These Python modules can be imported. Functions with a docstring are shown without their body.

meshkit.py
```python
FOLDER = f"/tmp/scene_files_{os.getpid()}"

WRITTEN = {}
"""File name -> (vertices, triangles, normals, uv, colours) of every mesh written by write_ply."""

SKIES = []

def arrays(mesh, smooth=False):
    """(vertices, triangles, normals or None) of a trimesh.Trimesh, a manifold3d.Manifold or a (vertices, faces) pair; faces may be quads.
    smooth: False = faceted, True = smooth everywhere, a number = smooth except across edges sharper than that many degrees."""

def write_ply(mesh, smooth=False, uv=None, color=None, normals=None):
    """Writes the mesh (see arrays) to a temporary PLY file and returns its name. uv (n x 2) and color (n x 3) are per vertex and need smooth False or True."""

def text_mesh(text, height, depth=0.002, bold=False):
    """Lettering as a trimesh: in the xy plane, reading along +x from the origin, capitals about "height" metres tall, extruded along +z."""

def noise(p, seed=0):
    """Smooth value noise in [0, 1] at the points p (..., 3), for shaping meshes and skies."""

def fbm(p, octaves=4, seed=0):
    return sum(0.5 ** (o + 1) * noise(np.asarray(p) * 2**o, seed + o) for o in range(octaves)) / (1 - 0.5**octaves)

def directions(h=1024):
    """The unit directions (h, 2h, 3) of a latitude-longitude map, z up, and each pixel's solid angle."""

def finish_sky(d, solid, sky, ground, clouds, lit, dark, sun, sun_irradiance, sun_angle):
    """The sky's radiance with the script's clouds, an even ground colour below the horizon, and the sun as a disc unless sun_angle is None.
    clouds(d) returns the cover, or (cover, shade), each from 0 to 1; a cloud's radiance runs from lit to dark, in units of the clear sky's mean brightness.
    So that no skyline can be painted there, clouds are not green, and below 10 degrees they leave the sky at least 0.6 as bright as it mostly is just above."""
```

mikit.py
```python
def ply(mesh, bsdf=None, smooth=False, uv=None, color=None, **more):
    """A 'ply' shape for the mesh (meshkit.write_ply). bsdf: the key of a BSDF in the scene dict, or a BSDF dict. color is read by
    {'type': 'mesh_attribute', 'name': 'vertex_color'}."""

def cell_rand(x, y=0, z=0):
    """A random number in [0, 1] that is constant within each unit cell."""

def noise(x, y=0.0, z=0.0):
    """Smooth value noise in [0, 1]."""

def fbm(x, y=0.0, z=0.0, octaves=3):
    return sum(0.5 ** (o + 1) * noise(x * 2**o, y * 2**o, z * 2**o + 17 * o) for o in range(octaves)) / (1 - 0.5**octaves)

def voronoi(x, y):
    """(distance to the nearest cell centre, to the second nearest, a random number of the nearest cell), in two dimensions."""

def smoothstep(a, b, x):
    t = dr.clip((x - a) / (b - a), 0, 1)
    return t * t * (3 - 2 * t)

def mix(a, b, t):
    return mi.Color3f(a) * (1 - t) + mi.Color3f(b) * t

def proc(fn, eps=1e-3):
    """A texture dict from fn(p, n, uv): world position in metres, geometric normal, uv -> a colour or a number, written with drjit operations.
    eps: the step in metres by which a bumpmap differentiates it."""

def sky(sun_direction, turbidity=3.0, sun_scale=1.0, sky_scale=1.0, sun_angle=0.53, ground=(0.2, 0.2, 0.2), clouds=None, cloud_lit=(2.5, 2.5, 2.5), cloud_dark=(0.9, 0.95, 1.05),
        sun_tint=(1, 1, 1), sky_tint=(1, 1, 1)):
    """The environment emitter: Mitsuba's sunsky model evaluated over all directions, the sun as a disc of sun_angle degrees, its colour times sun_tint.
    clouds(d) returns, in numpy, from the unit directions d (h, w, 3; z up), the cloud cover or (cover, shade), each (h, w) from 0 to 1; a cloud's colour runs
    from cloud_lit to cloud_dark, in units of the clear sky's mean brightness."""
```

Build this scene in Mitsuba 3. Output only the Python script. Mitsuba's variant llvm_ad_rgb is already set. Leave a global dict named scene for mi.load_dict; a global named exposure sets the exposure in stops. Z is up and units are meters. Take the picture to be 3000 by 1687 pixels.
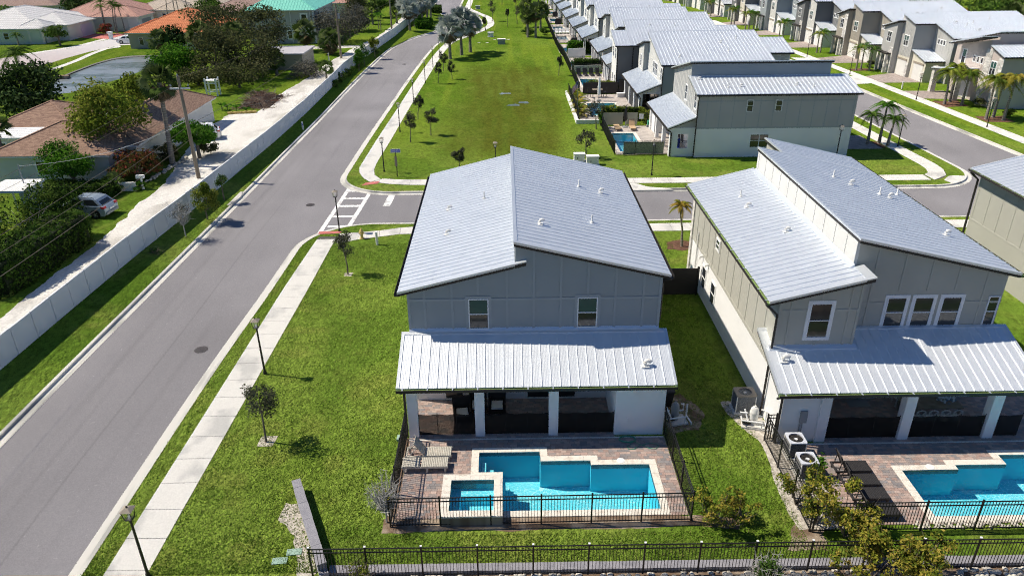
import math, random, numpy as np, trimesh, mitsuba as mi, drjit as dr, mikit, meshkit
from shapely.geometry import Polygon, box as sbox, LineString, MultiPolygon
from shapely.ops import unary_union
from mikit import proc, noise, fbm, voronoi, cell_rand, smoothstep, mix

T = mi.ScalarTransform4f
scene, labels = {}, {}
# ---------------------------------------------------------------- camera, light, exposure
exposure = 1.95
PITCH, YAW, ROLL, CAM_H = (math.radians(v) for v in (26.558, 0.408, -0.587, 0)); CAM_H = 20.612
_fw = np.array([math.sin(YAW) * math.cos(PITCH), math.cos(YAW) * math.cos(PITCH), -math.sin(PITCH)])
_r = np.array([math.cos(YAW), -math.sin(YAW), 0]); _u = np.cross(_r, _fw)
_up = -_r * math.sin(ROLL) + _u * math.cos(ROLL)
scene['camera'] = {'type': 'perspective', 'fov': 69.69, 'fov_axis': 'x', 'near_clip': 0.5, 'far_clip': 4000.0,
                   'to_world': T().look_at(origin=[0, 0, CAM_H], target=[float(v) for v in np.array([0, 0, CAM_H]) + _fw], up=[float(v) for v in _up])}
SUN = (-0.77, 0.185, 1.0)
scene['sky'] = mikit.sky(SUN, turbidity=3, sun_scale=1.0, sky_scale=.50, sun_tint=(.92, 1.0, 1.11), sky_tint=(.82, 1.0, 1.22))

# ---------------------------------------------------------------- materials
def bsdf(name, d): scene[name] = d; return name
def rgb(*c): return {'type': 'rgb', 'value': list(c)}
def flat(name, c, rough=0.7, spec=0.3, metal=0.0, **k):
    return bsdf(name, {'type': 'twosided', 'bsdf': {'type': 'principled', 'base_color': c if isinstance(c, dict) else rgb(*c), 'roughness': rough, 'specular': spec, 'metallic': metal, **k}})
def bump(name, inner, fn, scale, eps=0.01):
    return bsdf(name, {'type': 'twosided', 'bsdf': {'type': 'bumpmap', 'arbitrary': proc(fn, eps), 'scale': scale, 'bsdf': inner}})
def prin(c, rough=0.8, spec=0.2, metal=0.0): return {'type': 'principled', 'base_color': c if isinstance(c, dict) else rgb(*c), 'roughness': rough, 'specular': spec, 'metallic': metal}

def grass_col(p, n, uv):
    big = fbm(p.x * .12, p.y * .12, 3, 3); mid = fbm(p.x * .8 + 31, p.y * .8, 7, 2)
    fine = noise(p.x * 7.0, p.y * 5.0, 2); blade = noise(p.x * 21.0, p.y * 15.0, 5)
    c = mix((.086, .146, .015), (.134, .196, .030), smoothstep(.3, .7, big))
    c = mix(c, (.166, .192, .040), smoothstep(.52, .8, mid) * .55)
    c = mix(c, (.060, .122, .012), smoothstep(.55, .75, noise(p.x * .35 + 9, p.y * .35 + 4, 1)) * .5)
    # the wet meadow on the far side of the crossing street, mown in strips
    mead = smoothstep(-9, -3, p.x + 4 * (big - .5)) * smoothstep(9.5, 4, p.x + 5 * (big - .5)) * smoothstep(66, 74, p.y) * smoothstep(128, 112, p.y + 12 * (mid - .5))
    c = mix(c, (.082, .096, .012), mead * (.48 + .45 * smoothstep(.2, .8, noise(p.x * 1.6, p.y * .12, 3) * .6 + .4 * fbm(p.x * .5, p.y * .4, 9, 3))))
    far = smoothstep(60, 85, p.y)
    c = mix(c, (.110, .205, .012), far * (1 - mead) * .35)
    c = mix(c, (.165, .225, .022), far * (1 - mead) * .5 * smoothstep(.5, .75, noise(p.x * .9 + 4, p.y * .06, 8)))
    clump = smoothstep(.30, .62, noise(p.x * 5.2 + 40, p.y * 4.0, 9)); speck = cell_rand(dr.floor(p.x * 26), dr.floor(p.y * 19), 3)
    near = smoothstep(75, 30, p.y)
    return c * 1.12 * (.52 + .30 * fine + .34 * blade + .22 * clump + .26 * (speck - .35) * near)
def grass_h(p, n, uv): return noise(p.x * 9.0, p.y * 7.0, 1) + .6 * noise(p.x * 23.0, p.y * 17.0, 4) + .8 * noise(p.x * 2.2, p.y * 2.0, 6)
bump('m_grass', prin(proc(grass_col), 1.0, 0.05), grass_h, .07, .012)
def asphalt_col(p, n, uv):
    g = fbm(p.x * .5, p.y * .06, 2, 3); f = noise(p.x * 34, p.y * 34, 1); m = fbm(p.x * .25 + 7, p.y * .25, 3, 2)
    t = smoothstep(.10, .0, dr.abs(p.x + 18.55 + .05 * dr.sin(p.y * .3))) * smoothstep(62, 52, p.y)      # the paving joint along the lane
    tr = smoothstep(.35, .0, dr.abs(p.x + 20.6 + .15 * noise(p.y * .1, 1))) + smoothstep(.22, .0, dr.abs(p.x + 19.75 + .2 * noise(p.y * .1, 4))) + .6 * smoothstep(.3, 0., dr.abs(p.x + 17.2))
    sp = smoothstep(.93, .97, noise(p.x * 9 + 3, p.y * 9, 8))
    v = .225 + .040 * (g - .5) + .045 * (f - .5) + .05 * (m - .5) - .026 * dr.minimum(tr, 1.) * noise(p.x * 2, p.y * .15, 3) - .03 * t + .10 * sp * noise(p.x * 3, p.y * 3, 2)
    return mi.Color3f(v * 1.01, v * .985, v * 1.045)
bump('m_asphalt', prin(proc(asphalt_col), .9, .15), lambda p, n, uv: noise(p.x * 40, p.y * 40, 1), .004, .008)
def conc_col(p, n, uv):
    s = smoothstep(.52, .75, fbm(p.x * .9, p.y * .7, 5, 4)); f = noise(p.x * 25, p.y * 25, 2)
    return mix((.64, .63, .595), (.43, .43, .415), s * .75) * (.93 + .12 * f)
flat('m_concrete', proc(conc_col), .9, .15)
def kerb_col(p, n, uv):
    s = smoothstep(.45, .75, fbm(p.x * 1.5, p.y * .35, 5, 3))
    return mix((.60, .59, .55), (.33, .33, .31), s * .8)
flat('m_kerb', proc(kerb_col), .9, .15)
def shell_col(p, n, uv):
    s = fbm(p.x * .5, p.y * .25, 1, 3); f = noise(p.x * 11, p.y * 11, 2)
    return mix((.66, .645, .61), (.47, .455, .42), smoothstep(.4, .7, s)) * (.85 + .25 * f)
bump('m_shell', prin(proc(shell_col), 1., .05), lambda p, n, uv: noise(p.x * 8, p.y * 8, 2), .05, .02)
flat('m_joint', (.10, .095, .085), .95, .05)
flat('m_paint', proc(lambda p, n, uv: mix((.80, .80, .79), (.42, .42, .42), smoothstep(.55, .8, fbm(p.x * 3, p.y * 3, 2, 3)))), .8, .2)
flat('m_brick_ramp', (.50, .17, .15), .85, .2)
def dirt_col(p, n, uv): return mix((.17, .12, .085), (.33, .27, .21), smoothstep(.4, .7, fbm(p.x * 2, p.y * 2, 3, 3)))
flat('m_dirt', proc(dirt_col), 1., .05)
vcol = {'type': 'mesh_attribute', 'name': 'vertex_color'}
flat('m_paver', dict(vcol), .9, .15)
flat('m_vcol', dict(vcol), .85, .2)
bsdf('m_leaf', {'type': 'principledthin', 'base_color': dict(vcol), 'roughness': .45, 'spec_trans': 0.0, 'diff_trans': .55, 'eta': 1.35})
flat('m_bark', proc(lambda p, n, uv: mix((.11, .09, .075), (.22, .19, .16), noise(p.x * 9, p.y * 9, p.z * 3))), 1., .1)
flat('m_palm_bark', proc(lambda p, n, uv: mix((.20, .18, .155), (.36, .34, .30), smoothstep(-.4, .6, dr.sin(p.z * 28)) * noise(p.x * 3, p.y * 3, p.z * 2))), 1., .1)
flat('m_twig', (.42, .41, .39), .9, .2)
# standing-seam roofing, with the shallow pencil ribs that run along the pans (a = across the pans)
def ribs(c): return .5 + .5 * dr.cos(c * (6.28318 / .0677))
def metal_col(p, n, uv): return mix((.72, .775, .84), (.79, .835, .885), fbm(p.x * .7, p.y * .7, p.z, 2)) * (.97 + .06 * noise(p.x * 3, p.y * 3, 3))
bump('m_metal_x', prin(proc(lambda p, n, uv: metal_col(p, n, uv) * 1.0), .48, .5, .40), lambda p, n, uv: ribs(p.x), .0022, .006)
flat('m_metal_y', proc(metal_col), .42, .5, .55)
flat('m_metal_far', proc(metal_col), .42, .5, .55)
flat('m_trim_metal', (.74, .79, .84), .42, .5, .55)
flat('m_bronze', (.030, .027, .026), .5, .4)
flat('m_black', (.012, .012, .013), .45, .5)
flat('m_gutter_green', (.17, .25, .085), .8, .2)
def stucco(c, k=.10): return proc(lambda p, n, uv: mi.Color3f(c) * (1 - k + 2 * k * fbm(p.x * .8, p.y * .8, p.z * .5, 3)) * (.97 + .05 * noise(p.x * 30, p.y * 30, p.z * 30)))
flat('m_white_stucco', stucco((.76, .77, .775), .06), .9, .15)
flat('m_grey_wall', stucco((.30, .335, .35), .05), .85, .2)
flat('m_grey_trim', (.335, .37, .385), .8, .2)
flat('m_sage_wall', stucco((.42, .42, .375), .06), .85, .2)
flat('m_sage_trim', (.43, .43, .385), .8, .2)
flat('m_mid_wall', stucco((.42, .42, .41), .06), .85, .2)
flat('m_pale_wall', stucco((.60, .60, .575), .06), .85, .2)
flat('m_cream_wall', stucco((.63, .60, .51), .06), .85, .2)
flat('m_pink_wall', stucco((.52, .455, .42), .06), .85, .2)
flat('m_dark_wall', stucco((.17, .175, .18), .06), .85, .2)
flat('m_tan_wall', stucco((.34, .315, .27), .06), .85, .2)
flat('m_mint_wall', stucco((.50, .56, .50), .06), .85, .2)
flat('m_white', (.78, .79, .80), .6, .3)
flat('m_offwhite', (.70, .70, .68), .7, .3)
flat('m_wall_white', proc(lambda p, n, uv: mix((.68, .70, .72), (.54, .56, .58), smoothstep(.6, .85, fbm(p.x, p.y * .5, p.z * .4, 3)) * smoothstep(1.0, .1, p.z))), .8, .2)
flat('m_glass_dark', (.018, .022, .026), .08, .8)
flat('m_glass_teal', (.028, .085, .078), .15, .7)
flat('m_stone', proc(lambda p, n, uv: mix((.50, .48, .44), (.74, .72, .68), cell_rand(dr.floor(p.x * 2.2) + dr.floor(p.y * 2.2), dr.floor(p.z * 6.0), 1))), .95, .1)
flat('m_block', proc(lambda p, n, uv: mix((.23, .23, .26), (.34, .335, .365), fbm(p.x * 4, p.y * 4, p.z, 3))), .95, .1)
flat('m_grey_plastic', (.26, .28, .30), .5, .4)
flat('m_utility_green', (.30, .43, .37), .8, .2)
flat('m_hydrant', (.62, .46, .16), .5, .4)
flat('m_coping', proc(lambda p, n, uv: mix((.74, .70, .63), (.62, .57, .50), smoothstep(.5, .8, fbm(p.x * 5, p.y * 5, 2, 3)))), .85, .2)
def pool_caustic_col(p, n, uv):
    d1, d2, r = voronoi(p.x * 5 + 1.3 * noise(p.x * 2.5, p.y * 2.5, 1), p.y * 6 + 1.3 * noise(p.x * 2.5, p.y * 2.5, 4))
    return mix((.07, .60, .74), (.40, .86, .92), smoothstep(.12, .0, d2 - d1) * .9 + .25 * noise(p.x * 1.2, p.y * 1.2, 3))  # bright cell edges paint rippled sunlight (caustics) into the plaster colour
flat('m_pool_caustics', proc(pool_caustic_col), .9, .1)
flat('m_pool_wall', (.05, .46, .60), .9, .1)
flat('m_tile_band', proc(lambda p, n, uv: mix((.02, .07, .11), (.05, .16, .20), cell_rand(dr.floor((p.x + p.y) * 7), dr.floor(p.z * 14), 2))), .3, .5)
bsdf('m_water', {'type': 'thindielectric', 'int_ior': 1.33, 'ext_ior': 1.0})
flat('m_pond_bed', proc(lambda p, n, uv: mix((.16, .18, .12), (.05, .07, .03), smoothstep(.35, .65, fbm(p.x * .35, p.y * .35, 2, 4)))), .9, .1)
bump('m_pond', {'type': 'roughplastic', 'diffuse_reflectance': proc(lambda p, n, uv: mix((.27, .31, .33), (.09, .12, .07), smoothstep(.42, .62, fbm(p.x * .16 + 3, p.y * .3, 2, 4)) * (.4 + .6 * noise(p.x * 2.2, p.y * 1.1, 5)))), 'alpha': .12}, lambda p, n, uv: fbm(p.x * 1.5, p.y * 1.5, 2, 2), .03, .03)
flat('m_cloth_blue', (.02, .05, .32), .9, .1)
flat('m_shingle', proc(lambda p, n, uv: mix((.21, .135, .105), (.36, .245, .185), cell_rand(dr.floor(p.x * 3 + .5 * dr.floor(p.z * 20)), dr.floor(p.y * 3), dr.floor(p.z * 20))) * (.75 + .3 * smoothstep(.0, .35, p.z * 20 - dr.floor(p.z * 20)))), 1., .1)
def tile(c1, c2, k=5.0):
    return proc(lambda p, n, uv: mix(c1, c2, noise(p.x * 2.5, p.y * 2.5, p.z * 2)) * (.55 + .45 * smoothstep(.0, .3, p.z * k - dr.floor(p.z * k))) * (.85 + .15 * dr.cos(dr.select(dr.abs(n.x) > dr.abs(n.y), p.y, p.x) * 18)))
flat('m_tile_orange', tile((.62, .20, .085), (.72, .27, .13)), .8, .2)
flat('m_tile_pink', tile((.50, .29, .24), (.60, .36, .30)), .8, .2)
flat('m_tile_white', tile((.70, .70, .70), (.78, .78, .78), 4.0), .8, .2)
flat('m_tile_cream', tile((.52, .45, .37), (.62, .54, .45)), .8, .2)
flat('m_tile_brown', tile((.33, .22, .19), (.42, .30, .26)), .8, .2)
flat('m_teal_roof', (.20, .62, .50), .5, .4)
flat('m_wood', proc(lambda p, n, uv: mix((.16, .13, .10), (.30, .26, .21), noise(p.x * 6, p.y * 6, p.z * .7))), .95, .1)
flat('m_yellow_wood', (.48, .36, .14), .8, .2)
flat('m_car_silver', (.30, .37, .45), .28, .5, .35, clearcoat=.8)
flat('m_car_white', (.72, .74, .78), .28, .5, .1, clearcoat=.8)
flat('m_rubber', (.018, .018, .018), .8, .2)
flat('m_alloy', (.55, .55, .56), .35, .5, .8)
flat('m_tail_light', (.45, .02, .025), .25, .5)
flat('m_taupe', (.33, .29, .24), .8, .2)
flat('m_lounger', (.50, .48, .42), .6, .3)
flat('m_rust', (.12, .055, .03), .9, .1)
flat('m_sign_blue', (.045, .065, .42), .5, .4)
flat('m_red', (.45, .03, .04), .7, .2)
flat('m_navy', (.02, .03, .13), .8, .2)
flat('m_beige_screen', (.42, .42, .32), .9, .1)
flat('m_tan_cushion', (.50, .36, .22), .9, .1)
flat('m_hose', (.06, .30, .20), .5, .4)
flat('m_teal_kayak', (.05, .42, .48), .5, .4)
bsdf('m_mesh_net', {'type': 'mask', 'opacity': .86, 'bsdf': {'type': 'twosided', 'bsdf': {'type': 'diffuse', 'reflectance': rgb(.012, .012, .012)}}})
bsdf('m_lamp_glass', {'type': 'thindielectric'})
for nm, c in dict(m_rock=(.55, .52, .46), m_mulch=(.15, .085, .06)).items():
    flat(nm, proc(lambda p, n, uv, c=c: mi.Color3f(c) * (.55 + .7 * noise(p.x * 9, p.y * 9, p.z * 9))), 1., .05)

# ---------------------------------------------------------------- mesh building
def fix(pts): return np.asarray(pts, float)
class M:
    def __init__(s): s.v, s.f, s.c, s.n = [], [], [], 0
    def add(s, v, f, c=None):
        v, f = fix(v), np.asarray(f, int)
        if f.shape[1] == 4: f = np.vstack([f[:, [0, 1, 2]], f[:, [0, 2, 3]]])
        s.v.append(v); s.f.append(f + s.n); s.n += len(v)
        s.c.append(np.broadcast_to(np.asarray(c if c is not None else (1, 1, 1), float), (len(v), 3)))
        return s
    def hexa(s, b, t, c=None):          # four bottom corners counter-clockwise from above, four top ones
        v = fix(list(b) + list(t))
        f = [[3, 2, 1, 0], [4, 5, 6, 7], [0, 1, 5, 4], [1, 2, 6, 5], [2, 3, 7, 6], [3, 0, 4, 7]]
        if np.linalg.det(np.array([v[1] - v[0], v[3] - v[0], v[4] - v[0]])) < 0: f = [q[::-1] for q in f]
        return s.add(v, f, c)
    def box(s, x0, x1, y0, y1, z0, z1, c=None):
        return s.hexa([(x0, y0, z0), (x1, y0, z0), (x1, y1, z0), (x0, y1, z0)], [(x0, y0, z1), (x1, y0, z1), (x1, y1, z1), (x0, y1, z1)], c)
    def bar(s, p, q, w, h=None, up=(0, 0, 1), c=None):     # a beam of section w x h from p to q
        p, q = fix(p), fix(q); h = h or w; d = q - p; d = d / np.linalg.norm(d); up = fix(up)
        if abs(d @ up) > .95: up = np.array([0, 1., 0])
        a = np.cross(d, up); a /= np.linalg.norm(a); b = np.cross(a, d)
        k = [(-1, -1), (1, -1), (1, 1), (-1, 1)]
        return s.hexa([p + a * i * w / 2 + b * j * h / 2 for i, j in k], [q + a * i * w / 2 + b * j * h / 2 for i, j in k], c)
    def tube(s, pts, r, n=7, c=None, caps=True):
        p = fix(pts); r = np.broadcast_to(np.asarray(r, float), (len(p),))
        t = np.gradient(p, axis=0); t /= np.linalg.norm(t, axis=1, keepdims=True) + 1e-12
        a = np.cross(t, np.where(np.abs(t[:, 2:]) < .9, [0, 0, 1.], [1., 0, 0])); a /= np.linalg.norm(a, axis=1, keepdims=True) + 1e-12
        b = np.cross(t, a); g = np.arange(n) * 2 * np.pi / n
        v = p[:, None] + r[:, None, None] * (np.cos(g)[None, :, None] * a[:, None] + np.sin(g)[None, :, None] * b[:, None])
        m = len(p); f = [[i * n + j, (i + 1) * n + j, (i + 1) * n + (j + 1) % n, i * n + (j + 1) % n] for i in range(m - 1) for j in range(n)]
        s.add(v.reshape(-1, 3), [q[::-1] for q in f], c)
        if caps and n > 2:
            for e, o in ((0, 1), (m - 1, 0)):
                k = [[0, j, j + 1] for j in range(1, n - 1)]
                s.add(v[e], [q if o else q[::-1] for q in k], c)
        return s
    def cyl(s, x, y, z0, z1, r0, r1=None, n=12, c=None): return s.tube([(x, y, z0), (x, y, z1)], [r0, r0 if r1 is None else r1], n, c)
    def lathe(s, x, y, prof, n=12, c=None):                 # prof: (radius, z) from the bottom up
        return s.tube([(x, y, z + i * 1e-5) for i, (r, z) in enumerate(prof)], [r for r, z in prof], n, c)
    def prism(s, poly, z0, z1, c=None):
        for g in getattr(poly, 'geoms', [poly]):
            if g.area > 1e-6:
                m = trimesh.creation.extrude_polygon(g, z1 - z0, engine='earcut'); s.add(np.array(m.vertices) + [0, 0, z0], m.faces, c)
        return s
    def sheet(s, poly, z, c=None):
        for g in getattr(poly, 'geoms', [poly]):
            if g.area > 1e-6:
                v, f = trimesh.creation.triangulate_polygon(g, engine='earcut')
                v, f = np.asarray(v), np.asarray(f)
                p, q = v[f[:, 1]] - v[f[:, 0]], v[f[:, 2]] - v[f[:, 0]]; e = p[:, 0] * q[:, 1] - p[:, 1] * q[:, 0]; f[e < 0] = f[e < 0][:, ::-1]
                s.add(np.column_stack([v, np.full(len(v), z)]), f, c)
        return s
    def mesh(s): return np.vstack(s.v), np.vstack(s.f)
    def put(s, key, mat, smooth=False, color=False):
        v, f = s.mesh()
        if color: scene[key] = mikit.ply((v, f), mat, smooth=smooth, color=np.vstack(s.c))
        else: scene[key] = mikit.ply((v, f), mat, smooth=smooth)
        return key
USED = {}
def num(k):
    i = USED.get(k, 0); USED[k] = i + 1
    return k if i == 0 else f'{k}_{i:03d}'
def thing(name, label, cat, group=None):
    k = num(name); labels[k] = {'label': label, 'category': cat}
    if group: labels[k]['group'] = group
    return k
def part(parent, name): return num(f'{parent}__{name}')
def struct(name, label=None):
    k = num(name); labels[k] = {'kind': 'structure'}
    if label: labels[k]['label'] = label
    return k
def stuff(key, label=None, cat=None):
    labels[key] = {**labels.get(key, {}), 'kind': 'stuff'}
    if label: labels[key]['label'] = label
    if cat: labels[key]['category'] = cat
def single(name, m, mat, label, cat, group=None, smooth=False, color=False): return m.put(thing(name, label, cat, group), mat, smooth, color)
# ---------------------------------------------------------------- the ground: roads, kerbs, pavements, lawn
rng = np.random.default_rng(11)
def wobble(pts, amp, step, seed, closed=True):
    """A polygon with its outline broken up, for edges of gravel, soil and mulch."""
    g = Polygon(pts).segmentize(step); c = np.array(g.exterior.coords)[:-1]
    o = (meshkit.noise(np.column_stack([c * .9, np.zeros(len(c))]), seed) - .5) * 2 + (meshkit.noise(np.column_stack([c * 3.1, np.ones(len(c))]), seed + 3) - .5)
    d = np.roll(c, -1, 0) - np.roll(c, 1, 0); nrm = np.column_stack([d[:, 1], -d[:, 0]]); nrm /= np.linalg.norm(nrm, axis=1, keepdims=True) + 1e-9
    return Polygon(c + nrm * (o * amp)[:, None]).buffer(0)
def smooth_line(pts, n=6):
    from scipy.interpolate import PchipInterpolator
    p = fix(pts); t = np.arange(len(p)); k = np.linspace(0, len(p) - 1, (len(p) - 1) * n + 1)
    return np.column_stack([PchipInterpolator(t, p[:, 0])(k), PchipInterpolator(t, p[:, 1])(k)])

RL = smooth_line([(-22.9, -60), (-22.6, 27), (-22.3, 42), (-21.9, 62), (-21.7, 75), (-21.5, 86), (-21.3, 108), (-20.5, 135.6), (-19.2, 146.4), (-17.3, 153), (-13.9, 162), (-11.9, 172), (-12.2, 182), (-15.0, 193), (-17.9, 203), (-19.0, 209), (-18.7, 230), (-16, 270), (-10, 330)])
RR = smooth_line([(-15.9, -60), (-15.75, 27), (-15.35, 41.7), (-15.2, 50), (-15.0, 63), (-14.9, 75), (-14.6, 92), (-14.3, 106.8), (-13.6, 130.8), (-12.5, 146), (-9.8, 154), (-6.9, 163), (-5.2, 173), (-6.0, 183), (-9.2, 195), (-11.9, 207.6), (-12, 230), (-9, 270), (-3, 330)])
main_road = Polygon(np.vstack([RL, RR[::-1]])).buffer(0)
EL = [(42.6, -60), (42.2, 52), (41.7, 70), (41.0, 86), (39.6, 110), (37.2, 150), (33, 210), (27, 300)]
ER = [(50.4, -60), (50, 52), (49.3, 68), (48.0, 86), (46.6, 110), (44.2, 150), (40, 210), (34, 300)]
east_road = Polygon(EL + ER[::-1])
cross_road = sbox(-15.6, 52.95, 42.5, 59.35)
roads = unary_union([main_road, cross_road, east_road]).buffer(5.2, quad_segs=10).buffer(-5.2, quad_segs=10)
gutter_zone, kerb_zone = roads.buffer(.40, quad_segs=6), roads.buffer(.58, quad_segs=6)
ZR = -.13
k = struct('road'); M().sheet(roads, ZR).put(k, 'm_asphalt')
k = struct('kerb'); m = M().sheet(gutter_zone.difference(roads), ZR + .012).prism(kerb_zone.difference(gutter_zone), ZR - .2, .014); m.put(k, 'm_kerb')

# the water-filled basin and second street of the older neighbourhood on the left
pond = Polygon(smooth_line([(-62.5, 102), (-64.5, 106), (-66.8, 112), (-67.6, 118), (-67.9, 126), (-67.2, 131.4), (-65.1, 133.9), (-61.5, 134.5), (-58.8, 130), (-57.0, 121), (-56.9, 116), (-58.0, 109), (-59.3, 103), (-62.5, 102)], 4)).buffer(0)
pool_holes = []
P1 = Polygon([(-1.31, 25.29), (1.31, 25.29), (1.31, 24.67), (3.44, 24.67), (3.44, 24.37), (5.89, 24.37), (5.89, 21.75), (-.29, 21.75), (-.29, 24.01), (-1.31, 24.01)])
SPA = sbox(-2.36, 21.38, -.64, 23.1)
P2 = Polygon([(28, 24.63), (20.82, 24.63), (20.82, 24.03), (18.64, 24.03), (18.64, 23.74), (16.28, 23.74), (16.28, 21.12), (28, 21.12)])
POOLS_R = [sbox(11.35, 71.0, 13.75, 77.9), sbox(10.2, 86.0, 13.7, 92.4), sbox(10.8, 102.3, 13.1, 108.1), sbox(10.4, 117.3, 12.6, 122.6), sbox(9.9, 132.2, 12.0, 137.4), sbox(10.4, 146.8, 12.3, 151.5), sbox(10.4, 161.2, 12.6, 166), sbox(10.6, 175.5, 12.8, 180.4), sbox(10.2, 190, 12.4, 194.7), sbox(10.1, 202.6, 12.2, 207)]
holes = unary_union([kerb_zone, pond, P1, SPA, P2.buffer(-.01), *POOLS_R])
low = sbox(-6.62, -60, 120, 18.78)          # the ground falls away beyond the retaining wall
lawn = sbox(-700, -100, 700, 1100).difference(holes).difference(low)
k = struct('lawn'); M().sheet(lawn, 0).put(k, 'm_grass')
k = struct('lower_ground'); M().sheet(low, -.10).put(k, 'm_dirt')
k = struct('pond_water'); M().sheet(pond.buffer(.3), -.25).put(k, 'm_pond')
k = struct('pond_bed'); M().sheet(pond.buffer(3), -1.2).put(k, 'm_pond_bed')

# white shell lane behind the long wall
lane = wobble([(-29.8, -40), (-29.8, 38), (-29.7, 52), (-30.3, 58), (-30.2, 62), (-33, 77), (-33.6, 81), (-33.2, 88.8), (-30.2, 89.4), (-30.3, 99), (-29.2, 110.6), (-28.8, 124), (-27.5, 140), (-25.4, 153), (-24.6, 170), (-24.2, 195), (-23.2, 195), (-22.6, 172), (-23, 150), (-24.6, 128), (-24.7, 103), (-25.0, 77), (-25.6, 57), (-26.2, 47), (-26.5, 38.6), (-26.8, 32), (-27, -40)], .16, .22, 5)
k = struct('shell_lane'); M().sheet(lane, .006).put(k, 'm_shell')
WALL = fix([(-27.0, 18), (-26.5, 30), (-26.2, 38.6), (-25.85, 47), (-25.2, 57.3), (-24.3, 77.5), (-24.05, 90), (-24.1, 104), (-24.3, 115), (-23.8, 127), (-22.9, 141), (-21.9, 155), (-21.2, 175), (-20.6, 200)]) * .978
berm = M(); foot = np.column_stack([np.interp(WALL[:, 1], RL[:, 1], RL[:, 0]) - .62, WALL[:, 1]])
for i in range(len(WALL) - 1):
    s = [np.column_stack([WALL[i + q] + [.02, 0] + (foot[i + q] - WALL[i + q]) * t for q in (0, 1)]).T for t in (0, .5, 1)]; zz_ = (.45, .26, .004)
    for j in range(2): berm.add([(*s[j][0], zz_[j]), (*s[j + 1][0], zz_[j + 1]), (*s[j + 1][1], zz_[j + 1]), (*s[j][1], zz_[j])], [[0, 1, 2, 3]])
berm.put(struct('grass_bank'), 'm_grass')
for x, y, w, h in ((1.0, 92, .9, .5), (2.3, 93.5, .5, .35), (.2, 99, .7, .4)): M().sheet(wobble([(x - w, y - h), (x + w, y - h * .7), (x + w * .8, y + h), (x - w * .8, y + h * .8)], .30, .12, int(y)), .008).put(struct('puddle'), 'm_pond')
k = struct('shell_drive'); M().sheet(wobble([(-30, 139.5), (-37, 139), (-37, 141.5), (-26.5, 143), (-26, 140.5)], .2, .5, 3), .010).put(k, 'm_shell')

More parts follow.
